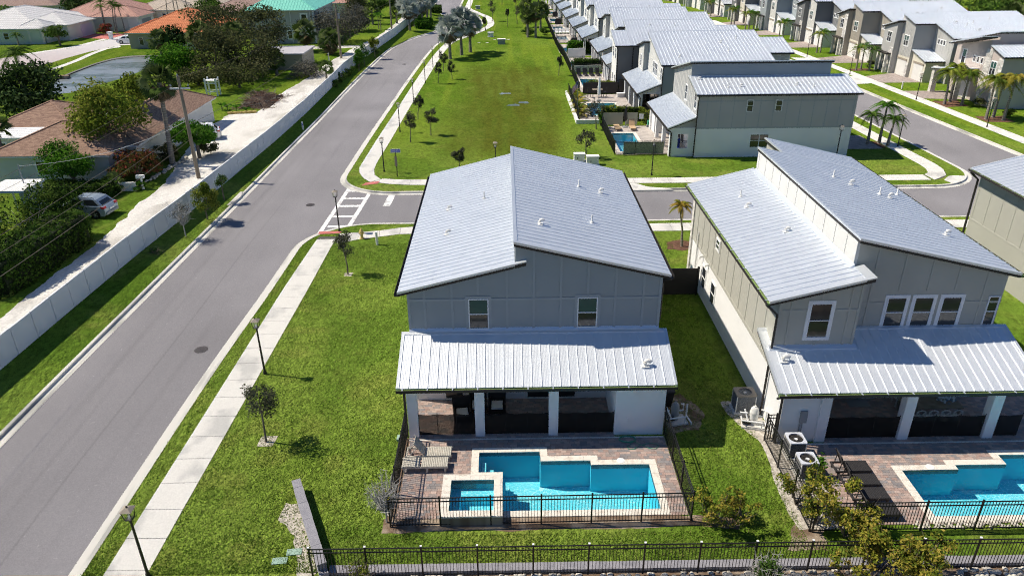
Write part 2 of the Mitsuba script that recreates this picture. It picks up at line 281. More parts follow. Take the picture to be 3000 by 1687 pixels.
# second street, its pavements and drives
st2 = Polygon([(-77, 112), (-75.7, 122.8), (-75.6, 132), (-75, 139), (-74.3, 141.6), (-73.2, 144.6), (-73.0, 146.5), (-68.8, 146.6), (-68.7, 151.5), (-73.5, 152), (-74.0, 166), (-73.5, 200), (-78.5, 200), (-78.6, 166), (-79.1, 154), (-81, 143.5), (-85, 136.4), (-92, 124)])
k = struct('old_street'); M().sheet(st2, .004).put(k, bsdf('m_old_street', {'type': 'twosided', 'bsdf': prin(proc(lambda p, n, uv: mix((.46, .40, .39), (.54, .53, .53), smoothstep(128, 150, p.y) * .8 + .2 * noise(p.x * 2, p.y * 2, 1))), .95, .1)}))
k = struct('old_pavement')
m = M().sheet(Polygon(np.vstack([smooth_line([(-73.3, 119.5), (-72.6, 122.6), (-72.9, 128.8), (-74.0, 137), (-74.2, 141.7), (-73.0, 143.9), (-73.9, 146)], 5), smooth_line([(-73.9, 146), (-73.0, 143.9), (-74.2, 141.7), (-74.0, 137), (-72.9, 128.8), (-72.6, 122.6), (-73.3, 119.5)], 5) + [1.1, 0]])).buffer(0), .012)
m.sheet(Polygon([(-84.6, 136.6), (-81.8, 142), (-79.9, 147.5), (-79.5, 154), (-79.2, 158), (-80.3, 158.2), (-80.7, 154), (-81.2, 147.5), (-83, 142.3), (-86, 137.2)]), .012)
m.sheet(Polygon([(-79.2, 163.5), (-79, 172), (-79, 195), (-80.2, 195), (-80.2, 172), (-80.3, 163.5)]), .012).put(k, 'm_concrete')
k = struct('brick_drive'); M().sheet(Polygon([(-88.8, 158.2), (-79.1, 155), (-78.8, 163), (-88.8, 163.3)]), .016).put(k, 'm_brick_ramp')

# concrete pavements: every slab its own piece on a dark bed
def pavement(name, left, right, length=1.52, first=0.0, n_part=300):
    """Slabs between two edges (smooth lines of equal parameter)."""
    k = struct(name); L, R = fix(left), fix(right)
    d = np.concatenate([[0], np.cumsum(np.linalg.norm(np.diff((L + R) / 2, axis=0), axis=1))])
    cuts = np.arange(first, d[-1], length)
    at = lambda E, s: np.column_stack([np.interp(s, d, E[:, 0]), np.interp(s, d, E[:, 1])])
    A, B = at(L, cuts + .012), at(R, cuts + .012); A2, B2 = at(L, cuts + length - .012), at(R, cuts + length - .012)
    bed = M(); rest = M(); r = np.random.default_rng(7)
    for i in range(len(cuts) - 1):
        z = .022 + r.uniform(-.003, .003)
        q = [A[i], B[i], B2[i], A2[i]]
        mm = rest if i >= n_part else M()
        mm.hexa([(*p, -.05) for p in q], [(*p, z) for p in q])
        if i < n_part: mm.put(part(k, 'slab'), 'm_concrete')
    bed.sheet(Polygon(np.vstack([L, R[::-1]])).buffer(0), .008).put(part(k, 'bed'), 'm_joint')
    if rest.n: stuff(rest.put(part(k, 'far_slabs'), 'm_concrete'))
S1L = [(-14.55, 10), (-14.40, 22), (-14.22, 33), (-14.09, 41.6), (-13.85, 48), (-13.75, 50.05)]
S1R = [(-13.02, 10), (-12.88, 22), (-12.68, 33), (-12.52, 41.6), (-12.46, 48), (-12.40, 50.05)]
pavement('pavement', S1L, S1R)
pavement('pavement', smooth_line([(-12.35, 50.5), (-11.0, 50.75), (-9.4, 51.05), (-7, 51.75), (-3, 51.8)]), smooth_line([(-12.2, 48.7), (-11.0, 49.3), (-9.2, 49.9), (-7, 50.4), (-3, 50.4)]), 1.52)
pavement('pavement', [(-2.9, 51.8), (37, 51.75)], [(-2.9, 50.35), (37, 50.2)], 1.52)
pavement('pavement', smooth_line([(-12.0, 62.5), (-13.1, 64.4), (-13.7, 67), (-13.6, 75), (-13.2, 92), (-12.9, 106), (-12.1, 130), (-10.9, 145), (-8.3, 153), (-5.3, 162.3), (-3.6, 172), (-4.2, 183), (-7.5, 195), (-10.2, 208), (-10.2, 230)]),
         smooth_line([(-11.2, 63.3), (-12.1, 65.2), (-12.3, 68), (-12.1, 75), (-11.75, 92), (-11.4, 106), (-10.7, 130), (-9.5, 145), (-6.9, 153), (-3.9, 162), (-2.1, 172), (-2.7, 183), (-6.1, 195.5), (-8.7, 208.5), (-8.7, 230)]), 1.52, n_part=90)
pavement('pavement', smooth_line([(-11.8, 62.6), (-10.6, 62.0), (-8.5, 61.6), (-6.8, 61.5), (10, 61.3), (37.2, 61.2)]), smooth_line([(-11.0, 63.4), (-10.2, 63.2), (-8.5, 63.05), (-6.8, 63.0), (10, 62.7), (37.2, 62.7)]), 1.52)
pavement('pavement', smooth_line([(37.4, 61.2), (39.2, 62.6), (39.9, 65.5), (39.7, 70), (39.0, 86), (37.6, 110), (35.2, 150)]), smooth_line([(37.3, 62.7), (38.0, 63.4), (38.4, 65.5), (38.2, 70), (37.5, 86), (36.1, 110), (33.7, 150)]), 1.52, n_part=40)
pavement('pavement', [(52.6, 62), (52.2, 72), (51.5, 88), (50.4, 108), (48.4, 140), (46, 175)], [(54.1, 62), (53.8, 72), (53.0, 88), (51.9, 108), (49.9, 140), (47.5, 175)], 1.52, n_part=60)
# verge strips of pavement-to-kerb aprons, brick-red ramps, drain aprons
k = struct('kerb_ramp'); m = M()
for q in ([(-13.9, 50.5), (-12.35, 50.6), (-12.2, 51.05), (-13.95, 51.0)], [(-12.6, 61.6), (-11.3, 62.0), (-11.15, 62.75), (-12.35, 62.35)]): m.hexa([(*p, -.1) for p in q], [(*p, .026) for p in q])
m.put(k, 'm_brick_ramp')
k = struct('drain_apron'); m = M()
m.prism(Polygon(smooth_line([(9.0, 59.4), (9.0, 60.4), (9.9, 61.25), (11.2, 61.2), (12.3, 60.2), (13.6, 59.9), (14.2, 59.4)], 4)).difference(roads), -.15, .03)
m.prism(Polygon(smooth_line([(38.2, 61.1), (39.6, 62.3), (40.6, 62.0), (40.9, 61), (40, 60.1), (38.5, 59.95)], 4)).difference(gutter_zone), -.15, .03).put(k, 'm_concrete')

# painted markings of the crossing, as sheets on the road
k = struct('crosswalk'); m = M(); z = ZR + .006
def stripe(p, q, w):
    p, q = fix(p), fix(q); d = (q - p) / np.linalg.norm(q - p); nn = np.array([-d[1], d[0]]) * w / 2
    m.sheet(Polygon([p + nn, q + nn, q - nn, p - nn]), z)
stripe((-13.62, 62.2), (-13.95, 50.9), .33); stripe((-11.62, 60.8), (-12.0, 52.2), .33)
for y in (60.55, 58.62, 56.8, 54.45, 52.35): stripe((-13.62, y + .02), (-11.85, y), .42)
m.put(k, 'm_paint')
m = M(); m.sheet(Polygon([(-9.93, 59.9), (-9.36, 59.9), (-9.47, 56.7), (-10.05, 56.75)]), z); m.put(struct('stop_line'), 'm_paint')
def cover(x, y, r):
    m = M().cyl(x, y, ZR - .05, ZR + .012, r, n=20)
    for i in range(-2, 3): m.box(x - r * .7, x + r * .7, y + i * r * .3 - .02, y + i * r * .3 + .02, ZR + .010, ZR + .02)
    return m
flat('m_iron', (.075, .07, .075), .8, .3)
for x, y, r, l in ((-16.07, 57.2, .36, 'round iron manhole cover beside the crosswalk'), (-16.7, 34.5, .36, 'round iron manhole cover in the near right lane of the road'), (-16.2, 123, .4, 'iron manhole cover far up the road by the bend')):
    single('manhole_cover', cover(x, y, r), 'm_iron', l, 'manhole cover')
# bare soil, mulch and gravel patches
def patch(name, pts, mat, amp=.12, z=.006, step=.15, seed=1): M().sheet(wobble(pts, amp, step, seed), z).put(struct(name), mat)
patch('soil_strip', [(-4.85, 20.75), (7.1, 20.85), (8.6, 20.7), (8.7, 21.15), (7.4, 21.45), (-4.85, 21.45)], 'm_dirt', .08)
patch('soil_strip', [(-4.75, 21.3), (-4.42, 21.3), (-4.42, 26.4), (-4.75, 26.4)], 'm_dirt', .03)
patch('soil_patch', [(7.1, 26.3), (8.6, 26.6), (8.9, 28), (8.3, 29.6), (7.2, 29.6)], 'm_dirt', .2)
patch('gravel_bed', [(10.1, 28.0), (10.55, 26.9), (10.9, 26.0), (10.98, 25), (10.85, 23.4), (10.8, 21.6), (10.9, 20.6), (12.8, 20.6), (12.88, 25.4), (11.7, 25.8), (11.7, 28.8), (10.1, 28.8)], bsdf('m_gravel', {'type': 'twosided', 'bsdf': prin(proc(lambda p, n, uv: mix((.30, .27, .23), (.62, .58, .52), noise(p.x * 14, p.y * 14, 3))), 1., .05)}), .1)
patch('soil_patch', [(10.0, 19.5), (11.6, 19.5), (11.8, 20.6), (10.8, 20.8), (10.3, 20.4)], 'm_dirt', .22, .004)
patch('gravel_patch', [(-8.9, 22.4), (-8.3, 22.3), (-7.4, 20.4), (-6.8, 19.0), (-7.3, 18.6), (-7.7, 19.6), (-8.2, 21.0), (-8.9, 21.5)], 'm_gravel', .22, .005, .08)
patch('mulch_bed', [(11.2, 47.0), (12.2, 46.6), (13.4, 47.0), (13.6, 48.0), (12.4, 48.6), (11.3, 48.2)], 'm_mulch', .1)
patch('tree_mulch', [(-11.1, 26.0), (-10.5, 26.0), (-10.4, 26.7), (-11.1, 26.7)], 'm_gravel', .1)
patch('tree_mulch', [(-10.7, 43.2), (-10.1, 43.2), (-10.1, 43.8), (-10.7, 43.8)], 'm_gravel', .1)
# ---------------------------------------------------------------- houses
def ax(axis):                       # slope runs along `axis`; (a across the slope, b along the eave, z) -> world
    return (lambda a, b, z: (a, b, z)) if axis == 'x' else (lambda a, b, z: (b, a, z))
def shed(root, axis, a0, z0, a1, z1, b0, b1, pans=True, gutter=True, metal=None, ridge=True, thick=.20, panw=.406, hang=False, fascia='m_bronze', rake=True):
    """A standing-seam roof plane: a0,z0 is the low eave, a1,z1 the high edge, b0..b1 along the eave."""
    P = ax(axis); sg = 1 if a1 > a0 else -1
    metal = metal or (('m_metal_x' if hang else 'm_metal_far') if axis == 'y' else 'm_metal_y')
    zz = lambda a: z0 + (z1 - z0) * (a - a0) / (a1 - a0)
    R = part(root, 'roof')
    def slab(m, aa, ab, ba, bb, lo, hi):
        return m.hexa([P(aa, ba, zz(aa) + lo), P(ab, ba, zz(ab) + lo), P(ab, bb, zz(ab) + lo), P(aa, bb, zz(aa) + lo)],
                      [P(aa, ba, zz(aa) + hi), P(ab, ba, zz(ab) + hi), P(ab, bb, zz(ab) + hi), P(aa, bb, zz(aa) + hi)])
    slab(M(), a0 + sg * .03, a1 - sg * .02, b0 + .025, b1 - .025, -thick, -.022).put(R, fascia)
    tm = 'm_trim_metal' if not metal.startswith('m_teal') else metal
    for bb, s in ((b0, 1), (b1, -1)) if rake else ():
        slab(M(), a0, a1, min(bb, bb + s * .11), max(bb, bb + s * .11), -.075, .035).put(part(R, 'edge_trim'), tm)
    tr = M()
    if ridge: slab(tr, min(a1 - sg * .16, a1), max(a1 - sg * .16, a1), b0 + .11, b1 - .11, -.06, .038) if sg > 0 else slab(tr, a1, a1 + .16, b0 + .11, b1 - .11, -.06, .038)
    if tr.n: tr.put(part(R, 'ridge_cap'), tm)
    far = M(); b = b0 + .11; n = 0; rw, rh = (.028, .040) if (b0 + b1) / 2 < 60 and max(a0, a1, b1) < 50 else (.055, .065)
    e0, e1 = (a0, a1 - sg * (.16 if ridge else 0))
    while b < b1 - .12:
        w = min(panw, b1 - .11 - b); m = M() if pans else far
        slab(m, min(e0, e1), max(e0, e1), b, b + w, -.022, .004)
        slab(m, min(e0, e1), max(e0, e1), b, b + rw, .004, rh)
        if pans: m.put(part(R, 'panel'), metal)
        b += w
    if far.n: stuff(far.put(part(R, 'panels'), metal))
    if gutter:
        G = part(root, 'gutter'); m = M(); aa = a0 - sg * .13
        for lo, hi, q0, q1 in ((-.16, -.145, aa, a0 + sg * .03), (-.16, -.02, aa, aa + sg * .014), (-.16, -.02, a0 + sg * .016, a0 + sg * .03)):
            m.hexa([P(min(q0, q1), b0, z0 + lo), P(max(q0, q1), b0, z0 + lo), P(max(q0, q1), b1, z0 + lo), P(min(q0, q1), b1, z0 + lo)], [P(min(q0, q1), b0, z0 + hi), P(max(q0, q1), b0, z0 + hi), P(max(q0, q1), b1, z0 + hi), P(min(q0, q1), b1, z0 + hi)])
        m.put(G, 'm_bronze')
        if hang:
            lo, hi = sorted((aa + sg * .016, a0 + sg * .014))
            M().hexa([P(lo, b0 + .01, z0 - .143), P(hi, b0 + .01, z0 - .143), P(hi, b1 - .01, z0 - .143), P(lo, b1 - .01, z0 - .143)], [P(lo, b0 + .01, z0 - .06), P(hi, b0 + .01, z0 - .06), P(hi, b1 - .01, z0 - .06), P(lo, b1 - .01, z0 - .06)]).put(part(G, 'algae_film'), 'm_gutter_green')
            for q in np.arange(b0 + .25, b1, 1.07):
                m = M(); lo, hi = sorted((aa, a0 + sg * .01))
                m.hexa([P(lo, q, z0 - .045), P(hi, q, z0 - .045), P(hi, q + .05, z0 - .045), P(lo, q + .05, z0 - .045)], [P(lo, q, z0 - .018), P(hi, q, z0 - .018), P(hi, q + .05, z0 - .018), P(lo, q + .05, z0 - .018)])
                m.put(part(G, 'hanger'), 'm_trim_metal')
    return R, zz
def walls(root, axis, a0, a1, b0, b1, zb, zt0, zt1, mat, name='wall'):
    P = ax(axis)
    return M().hexa([P(a0, b0, zb), P(a1, b0, zb), P(a1, b1, zb), P(a0, b1, zb)], [P(a0, b0, zt0), P(a1, b0, zt1), P(a1, b1, zt1), P(a0, b1, zt0)]).put(part(root, name), mat)
def face(axis, at, sign):           # (t along the wall, d out of the wall, z) -> world
    return (lambda t, d, z: (at + sign * d, t, z)) if axis == 'x' else (lambda t, d, z: (t, at + sign * d, z))
def fbox(m, F, t0, t1, d0, d1, z0, z1):
    return m.hexa([F(t0, d0, z0), F(t1, d0, z0), F(t1, d1, z0), F(t0, d1, z0)], [F(t0, d0, z1), F(t1, d0, z1), F(t1, d1, z1), F(t0, d1, z1)])
def window(root, F, t, z0, z1, w, trim=.10, trim_mat=None, kind='hung', upper='m_glass_dark', frame='m_white', label=None, simple=False):
    """A window centred at t: a trim board round it, a white frame, sashes and panes."""
    W_ = part(root, 'window'); m = M(); h, e = w / 2, .045
    for q in ((t - h, t - h + e, z0, z1), (t + h - e, t + h, z0, z1), (t - h + e, t + h - e, z0, z0 + e), (t - h + e, t + h - e, z1 - e, z1)): fbox(m, F, q[0], q[1], -.02, .05, q[2], q[3])
    zm = z0 + (z1 - z0) * .5
    if kind == 'hung': fbox(m, F, t - h + e, t + h - e, -.02, .04, zm - .02, zm + .02)
    if kind == 'double':
        fbox(m, F, t - .03, t + .03, -.02, .048, z0 + e, z1 - e)
        for s in (-1, 1): fbox(m, F, min(t + s * .03, t + s * (h - e)), max(t + s * .03, t + s * (h - e)), -.02, .04, zm - .02, zm + .02)
    m.put(W_, frame)
    if label: labels[W_] = {'label': label}
    cols = [(t - h + e, t - .03), (t + .03, t + h - e)] if kind == 'double' else [(t - h + e, t + h - e)]
    for c0, c1 in cols:
        rows = [(z0 + e, z1 - e, 'm_glass_dark')] if kind == 'fixed' else [(z0 + e, zm - .02, 'm_glass_dark'), (zm + .02, z1 - e, upper)]
        for r0, r1, g in rows:
            fbox(M(), F, c0, c1, -.02, .012, r0, r1).put(part(W_, 'pane'), g)
    if trim and not simple:
        m = M()
        for q in ((t - h - trim, t - h, z0 - trim, z1 + trim), (t + h, t + h + trim, z0 - trim, z1 + trim), (t - h, t + h, z0 - trim, z0), (t - h, t + h, z1, z1 + trim)): fbox(m, F, q[0], q[1], -.02, .03, q[2], q[3])
        m.put(part(W_, 'trim'), trim_mat or 'm_white')
    return W_
def batten(root, F, q, mat, d=.028):
    for t0, t1, z0, z1 in q: fbox(M(), F, t0, t1, -.02, d, z0, z1).put(part(root, 'batten'), mat)
def vent(root, x, y, z, kind, s=.85):
    m = M(); V = part(root, 'vent')
    if kind == 'pipe':
        m.lathe(x, y, [(.13 * s, z), (.10 * s, z + .06), (.05 * s, z + .10), (.045 * s, z + .36), (.045 * s, z + .40)], 10)
    else:
        m.box(x - .16 * s, x + .16 * s, y - .15 * s, y + .15 * s, z, z + .03)
        g = np.linspace(0, 2.6, 8); m.tube([(x + .10 * s - .13 * s * math.cos(a), y, z + .12 + .12 * s * math.sin(a)) for a in g], .085 * s, 9)
    m.put(V, 'm_offwhite')
def downpipe(root, pts, r=.055, mat='m_bronze'): M().tube(pts, r, 8).put(part(root, 'downpipe'), mat, smooth=40)
def mesh_fence(root, pts, h=1.15, top=True):
    """Removable netting between thin poles, as parts of the house it closes off."""
    N = part(root, 'pool_net'); m = M(); pts = fix(pts)
    for p, q in zip(pts[:-1], pts[1:]):
        n = max(1, int(round(np.linalg.norm(q - p) / .95)))
        for i in range(n):
            a, b = p + (q - p) * i / n, p + (q - p) * (i + 1) / n; mid = (a + b) / 2
            m.add([(*a, .03), (*mid, .03), (*mid, h - .06), (*a, h)], [[0, 1, 2, 3]]); m.add([(*mid, .03), (*b, .03), (*b, h), (*mid, h - .06)], [[0, 1, 2, 3]])
            M().cyl(*a, 0, h + .08, .016, n=6).put(part(N, 'pole'), 'm_black')
    M().cyl(*pts[-1], 0, h + .08, .016, n=6).put(part(N, 'pole'), 'm_black')
    m.put(N, 'm_mesh_net')

# --- the house in the middle: two opposed sheds with a clerestory between, a lanai on the pool side
H = thing('house', 'grey two storey house in the middle behind the nearest pool, two opposed metal roof planes', 'house')
_, zl = shed(H, 'x', -4.85, 6.04, .34, 7.34, 28.79, 45.56, ridge=False)
_, zr = shed(H, 'x', 7.165, 6.72, .288, 8.372, 28.79, 43.64, gutter=True)
m = M(); P = ax('x')                                              # the low roof's front return under the high roof
RR_ = lambda H_, x0, x1, y0, y1, za, zb: (M().hexa([(x0, y0 + .02, za - .2), (x1 - .02, y0 + .02, zb - .2), (x1 - .02, y1, zb - .2), (x0, y1, za - .2)], [(x0, y0 + .02, za - .03), (x1 - .02, y0 + .02, zb - .03), (x1 - .02, y1, zb - .03), (x0, y1, za - .03)]).put(part(H_, 'return_fascia'), 'm_bronze'), M().hexa([(x0, y0, za - .03), (x1, y0, zb - .03), (x1, y1, zb - .03), (x0, y1, za - .03)], [(x0, y0, za + .03), (x1, y0, zb + .03), (x1, y1, zb + .03), (x0, y1, za + .03)]).put(part(H_, 'roof_return'), 'm_trim_metal'))
RR_(H, .342, .85, 28.79, 28.985, 7.34, 7.47)
walls(H, 'x', -4.46, .36, 29.0, 45.2, 3.55, zl(-4.46) - .19, zl(.36) - .19, 'm_grey_wall', 'upper_wall')
walls(H, 'x', .36, 6.84, 29.0, 43.3, 3.55, zr(.36) - .19, zr(6.84) - .19, 'm_grey_wall', 'upper_wall')
walls(H, 'x', -4.46, 6.84, 29.3, 45.2, 0, 3.56, 3.56, 'm_white_stucco', 'lower_wall')
F = face('y', 29.0, -1)
zt = lambda x: (zl(x) if x < .36 else zr(x)) - .21
q = [(-4.46, -4.34, 3.9, zt(-4.4)), (6.72, 6.84, 3.9, zt(6.8))]
for x in (-3.7, -2.47, -.02, 1.17, 2.37, 4.8, 6.04): q += [(x - .05, x + .05, 3.9, 5.52), (x - .05, x + .05, 5.62, zt(x) - .03)]
for x in (-1.3, 3.57): q += [(x - .05, x + .05, 5.78, zt(x) - .03)]
xs = [-4.34, -3.75, -3.65, -2.52, -2.42, -1.92, None, -.68, -.07, .03, 1.12, 1.22, 2.32, 2.42, 2.95, None, 4.19, 4.75, 4.85, 5.99, 6.09, 6.72]
for t0, t1 in ((-4.34, -1.86), (-.74, 3.01), (4.13, 6.72)): q.append((t0, t1, 5.52, 5.62))
q += [(-4.34, 6.72, 3.9, 3.99)]
batten(H, F, q, 'm_grey_trim')
window(H, F, -1.3, 4.08, 5.6, .90, .13, 'm_grey_trim', upper='m_glass_teal'); window(H, F, 3.57, 4.1, 5.61, .90, .13, 'm_grey_trim', upper='m_glass_teal')
vents = [(-3.9, 38.2, 'hood'), (-2.0, 38.5, 'pipe'), (-4.0, 34.6, 'hood'), (4.1, 37.6, 'pipe'), (5.35, 37.2, 'hood'), (3.0, 31.5, 'pipe'), (1.35, 29.9, 'hood')]
at_z = lambda f, x: f(x)
for x, y, k in ((-3.15, 37.9, 'hood'), (-1.2, 38.3, 'pipe'), (-3.0, 34.3, 'hood'), (4.0, 38.6, 'pipe'), (5.15, 38.3, 'hood'), (4.15, 33.3, 'pipe'), (1.55, 31.6, 'hood')):
    vent(H, x, y, (zl(x) if x < .3 else zr(x)) + .0, k)
# lanai
L_, zla = shed(H, 'y', 26.1, 2.85, 28.93, 3.98, -4.8, 7.2, hang=True, ridge=True)
M().hexa([(-4.46, 28.90, 3.86), (6.84, 28.90, 3.86), (6.84, 29.02, 3.90), (-4.46, 29.02, 3.90)], [(-4.46, 28.90, 4.02), (6.84, 28.90, 4.02), (6.84, 29.02, 4.16), (-4.46, 29.02, 4.16)]).put(part(L_, 'flashing'), 'm_trim_metal')
M().box(-4.46, 6.84, 26.24, 29.3, 2.55, 2.66).put(part(H, 'lanai_ceiling'), 'm_white_stucco')
M().hexa([(-4.46, 26.24, 2.66), (-4.40, 26.24, 2.66), (-4.40, 29.0, 2.66), (-4.46, 29.0, 2.66)], [(-4.46, 26.24, 2.68), (-4.40, 26.24, 2.68), (-4.40, 29.0, 3.78), (-4.46, 29.0, 3.78)]).put(part(H, 'lanai_gable'), 'm_grey_wall')
M().hexa([(6.78, 26.24, 2.66), (6.84, 26.24, 2.66), (6.84, 29.0, 2.66), (6.78, 29.0, 2.66)], [(6.78, 26.24, 2.68), (6.84, 26.24, 2.68), (6.84, 29.0, 3.78), (6.78, 29.0, 3.78)]).put(part(H, 'lanai_gable'), 'm_grey_wall')
for x0, x1 in ((-4.45, -4.02), (-1.5, -1.08), (1.76, 2.17)): M().box(x0, x1, 26.42, 26.84, 0, 2.55).put(part(H, 'column'), 'm_white_stucco')
M().box(4.67, 6.84, 26.42, 29.3, 0, 2.55).put(part(H, 'storage_wall'), 'm_white_stucco')
M().box(5.2, 5.24, 26.385, 26.42, .80, .92).tube([(5.22, 26.36, .86), (5.22, 26.34, .80), (5.22, 26.36, .74)], .015, 6).put(part(H, 'hose_tap'), 'm_trim_metal')
F2 = face('y', 29.3, -1)
for t in (1.42, 2.66): window(H, F2, t, .06, 2.15, 1.12, .08, 'm_offwhite', 'fixed', frame='m_offwhite')
window(H, F2, -2.6, .06, 2.1, .9, .08, 'm_offwhite', 'fixed', frame='m_offwhite')
mesh_fence(H, [(-4.02, 26.6), (-1.5, 26.6)]); mesh_fence(H, [(-1.08, 26.6), (1.76, 26.6)]); mesh_fence(H, [(2.17, 26.6), (4.67, 26.6)])
downpipe(H, [(-4.62, 26.02, 2.68), (-4.60, 26.25, 2.55), (-4.54, 26.5, 2.4), (-4.54, 26.5, .05)])
downpipe(H, [(7.2, 28.9, 6.5), (6.95, 29.2, 6.35), (6.92, 29.3, 6.1), (6.92, 29.3, 4.3)])
vent(H, 5.95, 27.05, zla(27.05), 'hood', 1.1)

# --- the house on the right
H2 = thing('house', 'large sage grey house at the right with white stucco side and three joined windows', 'house')
_, z1 = shed(H2, 'x', 11.12, 6.04, 15.05, 7.02, 27.45, 43.0, ridge=False, hang=True)
RR_(H2, 15.052, 15.45, 27.45, 28.75, 7.02, 7.12)
_, z2 = shed(H2, 'x', 22.4, 6.65, 15.0, 8.40, 28.6, 42.7, gutter=True, hang=True)
shed(H2, 'x', 22.4, 6.654, 16.55, 8.037, 42.72, 46.1, gutter=True)
walls(H2, 'x', 11.7, 15.2, 27.8, 42.7, 2.6, z1(11.7) - .19, z1(15.2) - .19, 'm_sage_wall', 'upper_wall')
walls(H2, 'x', 15.2, 22.05, 28.9, 42.6, 2.6, z2(15.2) - .19, z2(22.05) - .19, 'm_sage_wall', 'upper_wall')
walls(H2, 'x', 16.7, 22.05, 42.6, 45.9, 0, z2(16.7) - .19, z2(22.05) - .19, 'm_sage_wall', 'upper_wall')
walls(H2, 'x', 11.72, 22.03, 28.92, 42.68, 0, 2.61, 2.61, 'm_white_stucco', 'lower_wall')
M().box(11.72, 13.8, 25.78, 28.95, 0, 2.50).put(part(H2, 'lower_wall'), 'm_white_stucco')
M().hexa([(11.72, 25.78, 2.5), (11.95, 25.78, 2.5), (11.95, 28.9, 2.5), (11.72, 28.9, 2.5)], [(11.72, 25.78, 2.56), (11.95, 25.78, 2.56), (11.95, 28.9, 3.6), (11.72, 28.9, 3.6)]).put(part(H2, 'lanai_gable'), 'm_white_stucco')
M().box(11.62, 15.05, 42.68, 43.05, 0, 5.75).put(part(H2, 'stone_pier'), 'm_stone')
F = face('x', 11.7, -1)
q = [(t - .018, t + .018, 2.84, 5.88) for t in (41.73, 40.4, 39.13, 38.0, 36.75, 35.4, 34.17, 32.85, 31.66, 30.4, 29.1)] + [(27.84, 42.66, 2.76, 2.84)]
batten(H2, F, q, 'm_sage_trim', .022)
window(H2, F, 37.3, 4.15, 4.75, .62, .07, 'm_white'); 
F = face('x', 11.72, -1)
window(H2, F, 39.3, .75, 2.15, .82, .07, 'm_white'); window(H2, F, 37.25, .75, 2.1, .82, .07, 'm_white'); 
m = M(); m.tube([(11.66, 41.3, 3.6), (11.66, 41.3, .3)], .04, 6).tube([(11.62, 41.15, 3.55), (11.62, 41.15, 1.1)], .03, 6).box(11.55, 11.72, 41.0, 41.35, .7, 1.25); m.put(part(H2, 'conduit'), 'm_offwhite')
for y in (39.95, 38.7): M().tube([(11.72, y, 2.62), (11.55, y, 2.55), (11.5, y, 2.42)], .07, 8).put(part(H2, 'wall_vent'), 'm_offwhite')
F = face('y', 27.8, -1); zt = lambda x: z1(x) - .21
q = [(11.7, 11.8, 3.62, zt(11.75)), (15.1, 15.2, 3.62, zt(15.15)), (11.8, 12.9, 5.40, 5.49), (14.15, 15.1, 5.40, 5.49)]
for x in (12.22, 14.75): q += [(x - .04, x + .04, 3.62, 5.40), (x - .04, x + .04, 5.49, zt(x) - .02)]
q += [(13.5 - .04, 13.54, 5.95, zt(13.5)), (13.46, 13.54, 3.62, 3.92)]
batten(H2, F, q, 'm_sage_trim')
window(H2, F, 13.52, 4.08, 5.79, .94, .12, 'm_white')
F = face('y', 28.9, -1); zt = lambda x: z2(x) - .21
q = [(15.2, 16.8, 5.12, 5.21), (20.45, 22.05, 5.12, 5.21), (15.2, 22.05, 3.62, 3.70)]
for x in (16.1, 21.15): q += [(x - .04, x + .04, 3.70, 5.12), (x - .04, x + .04, 5.21, zt(x) - .02)]
for x in (17.36, 18.61, 19.85): q += [(x - .04, x + .04, 5.75, zt(x) - .02)]
batten(H2, F, q, 'm_sage_trim')
for t in (17.38, 18.6, 19.85): window(H2, F, t, 3.92, 5.45, .88, .11, 'm_white')
window(H2, F, 21.72, 3.92, 5.45, .5, .1, 'm_white', simple=True)
F = face('x', 15.06, -1)                                             # the clerestory between the two roofs
M().hexa([(15.06, 28.9, 6.9), (15.2, 28.9, 6.9), (15.2, 42.6, 6.9), (15.06, 42.6, 6.9)], [(15.06, 28.9, 8.19), (15.2, 28.9, 8.16), (15.2, 42.6, 8.16), (15.06, 42.6, 8.19)]).put(part(H2, 'clerestory'), 'm_pale_wall')
batten(H2, F, [(t - .012, t + .012, 7.1, 8.18) for t in np.arange(29.9, 42.5, 1.24)], 'm_dark_wall', .008)
M().hexa([(14.86, 28.75, 6.96), (15.06, 28.75, 7.01), (15.06, 42.6, 7.01), (14.86, 42.6, 6.96)], [(14.86, 28.75, 7.02), (15.06, 28.75, 7.16), (15.06, 42.6, 7.16), (14.86, 42.6, 7.02)]).put(part(H2, 'flashing'), 'm_trim_metal')
L2, zl2 = shed(H2, 'y', 25.40, 2.80, 28.88, 3.98, 11.3, 22.6, hang=True)
zc = zl2(27.7)
M().hexa([(11.5, 27.62, zc - .06), (15.35, 27.62, zc - .06), (15.35, 27.8, zc + .02), (11.5, 27.8, zc + .02)], [(11.5, 27.62, zc + .03), (15.35, 27.62, zc + .03), (15.35, 27.8, zc + .16), (11.5, 27.8, zc + .16)]).put(part(L2, 'flashing'), 'm_trim_metal')
M().box(13.8, 22.05, 25.52, 28.95, 2.5, 2.6).put(part(H2, 'lanai_ceiling'), 'm_white_stucco')
for x0, x1 in ((17.05, 17.5), (20.79, 21.24)): M().box(x0, x1, 25.78, 26.2, 0, 2.5).put(part(H2, 'column'), 'm_white_stucco')
M().box(13.35, 13.80, 25.70, 25.79, 0, 2.5).put(part(H2, 'pilaster'), 'm_white_stucco')
F = face('y', 28.92, -1)
for t in (14.55, 15.45, 16.35, 19.7): window(H2, F, t, .08, 2.1, .86, .06, 'm_grey_trim', 'fixed', frame='m_grey_wall')
mesh_fence(H2, [(13.8, 25.95), (17.05, 25.95)]); mesh_fence(H2, [(17.5, 25.95), (20.79, 25.95)]); mesh_fence(H2, [(21.24, 25.95), (22.4, 25.95)])
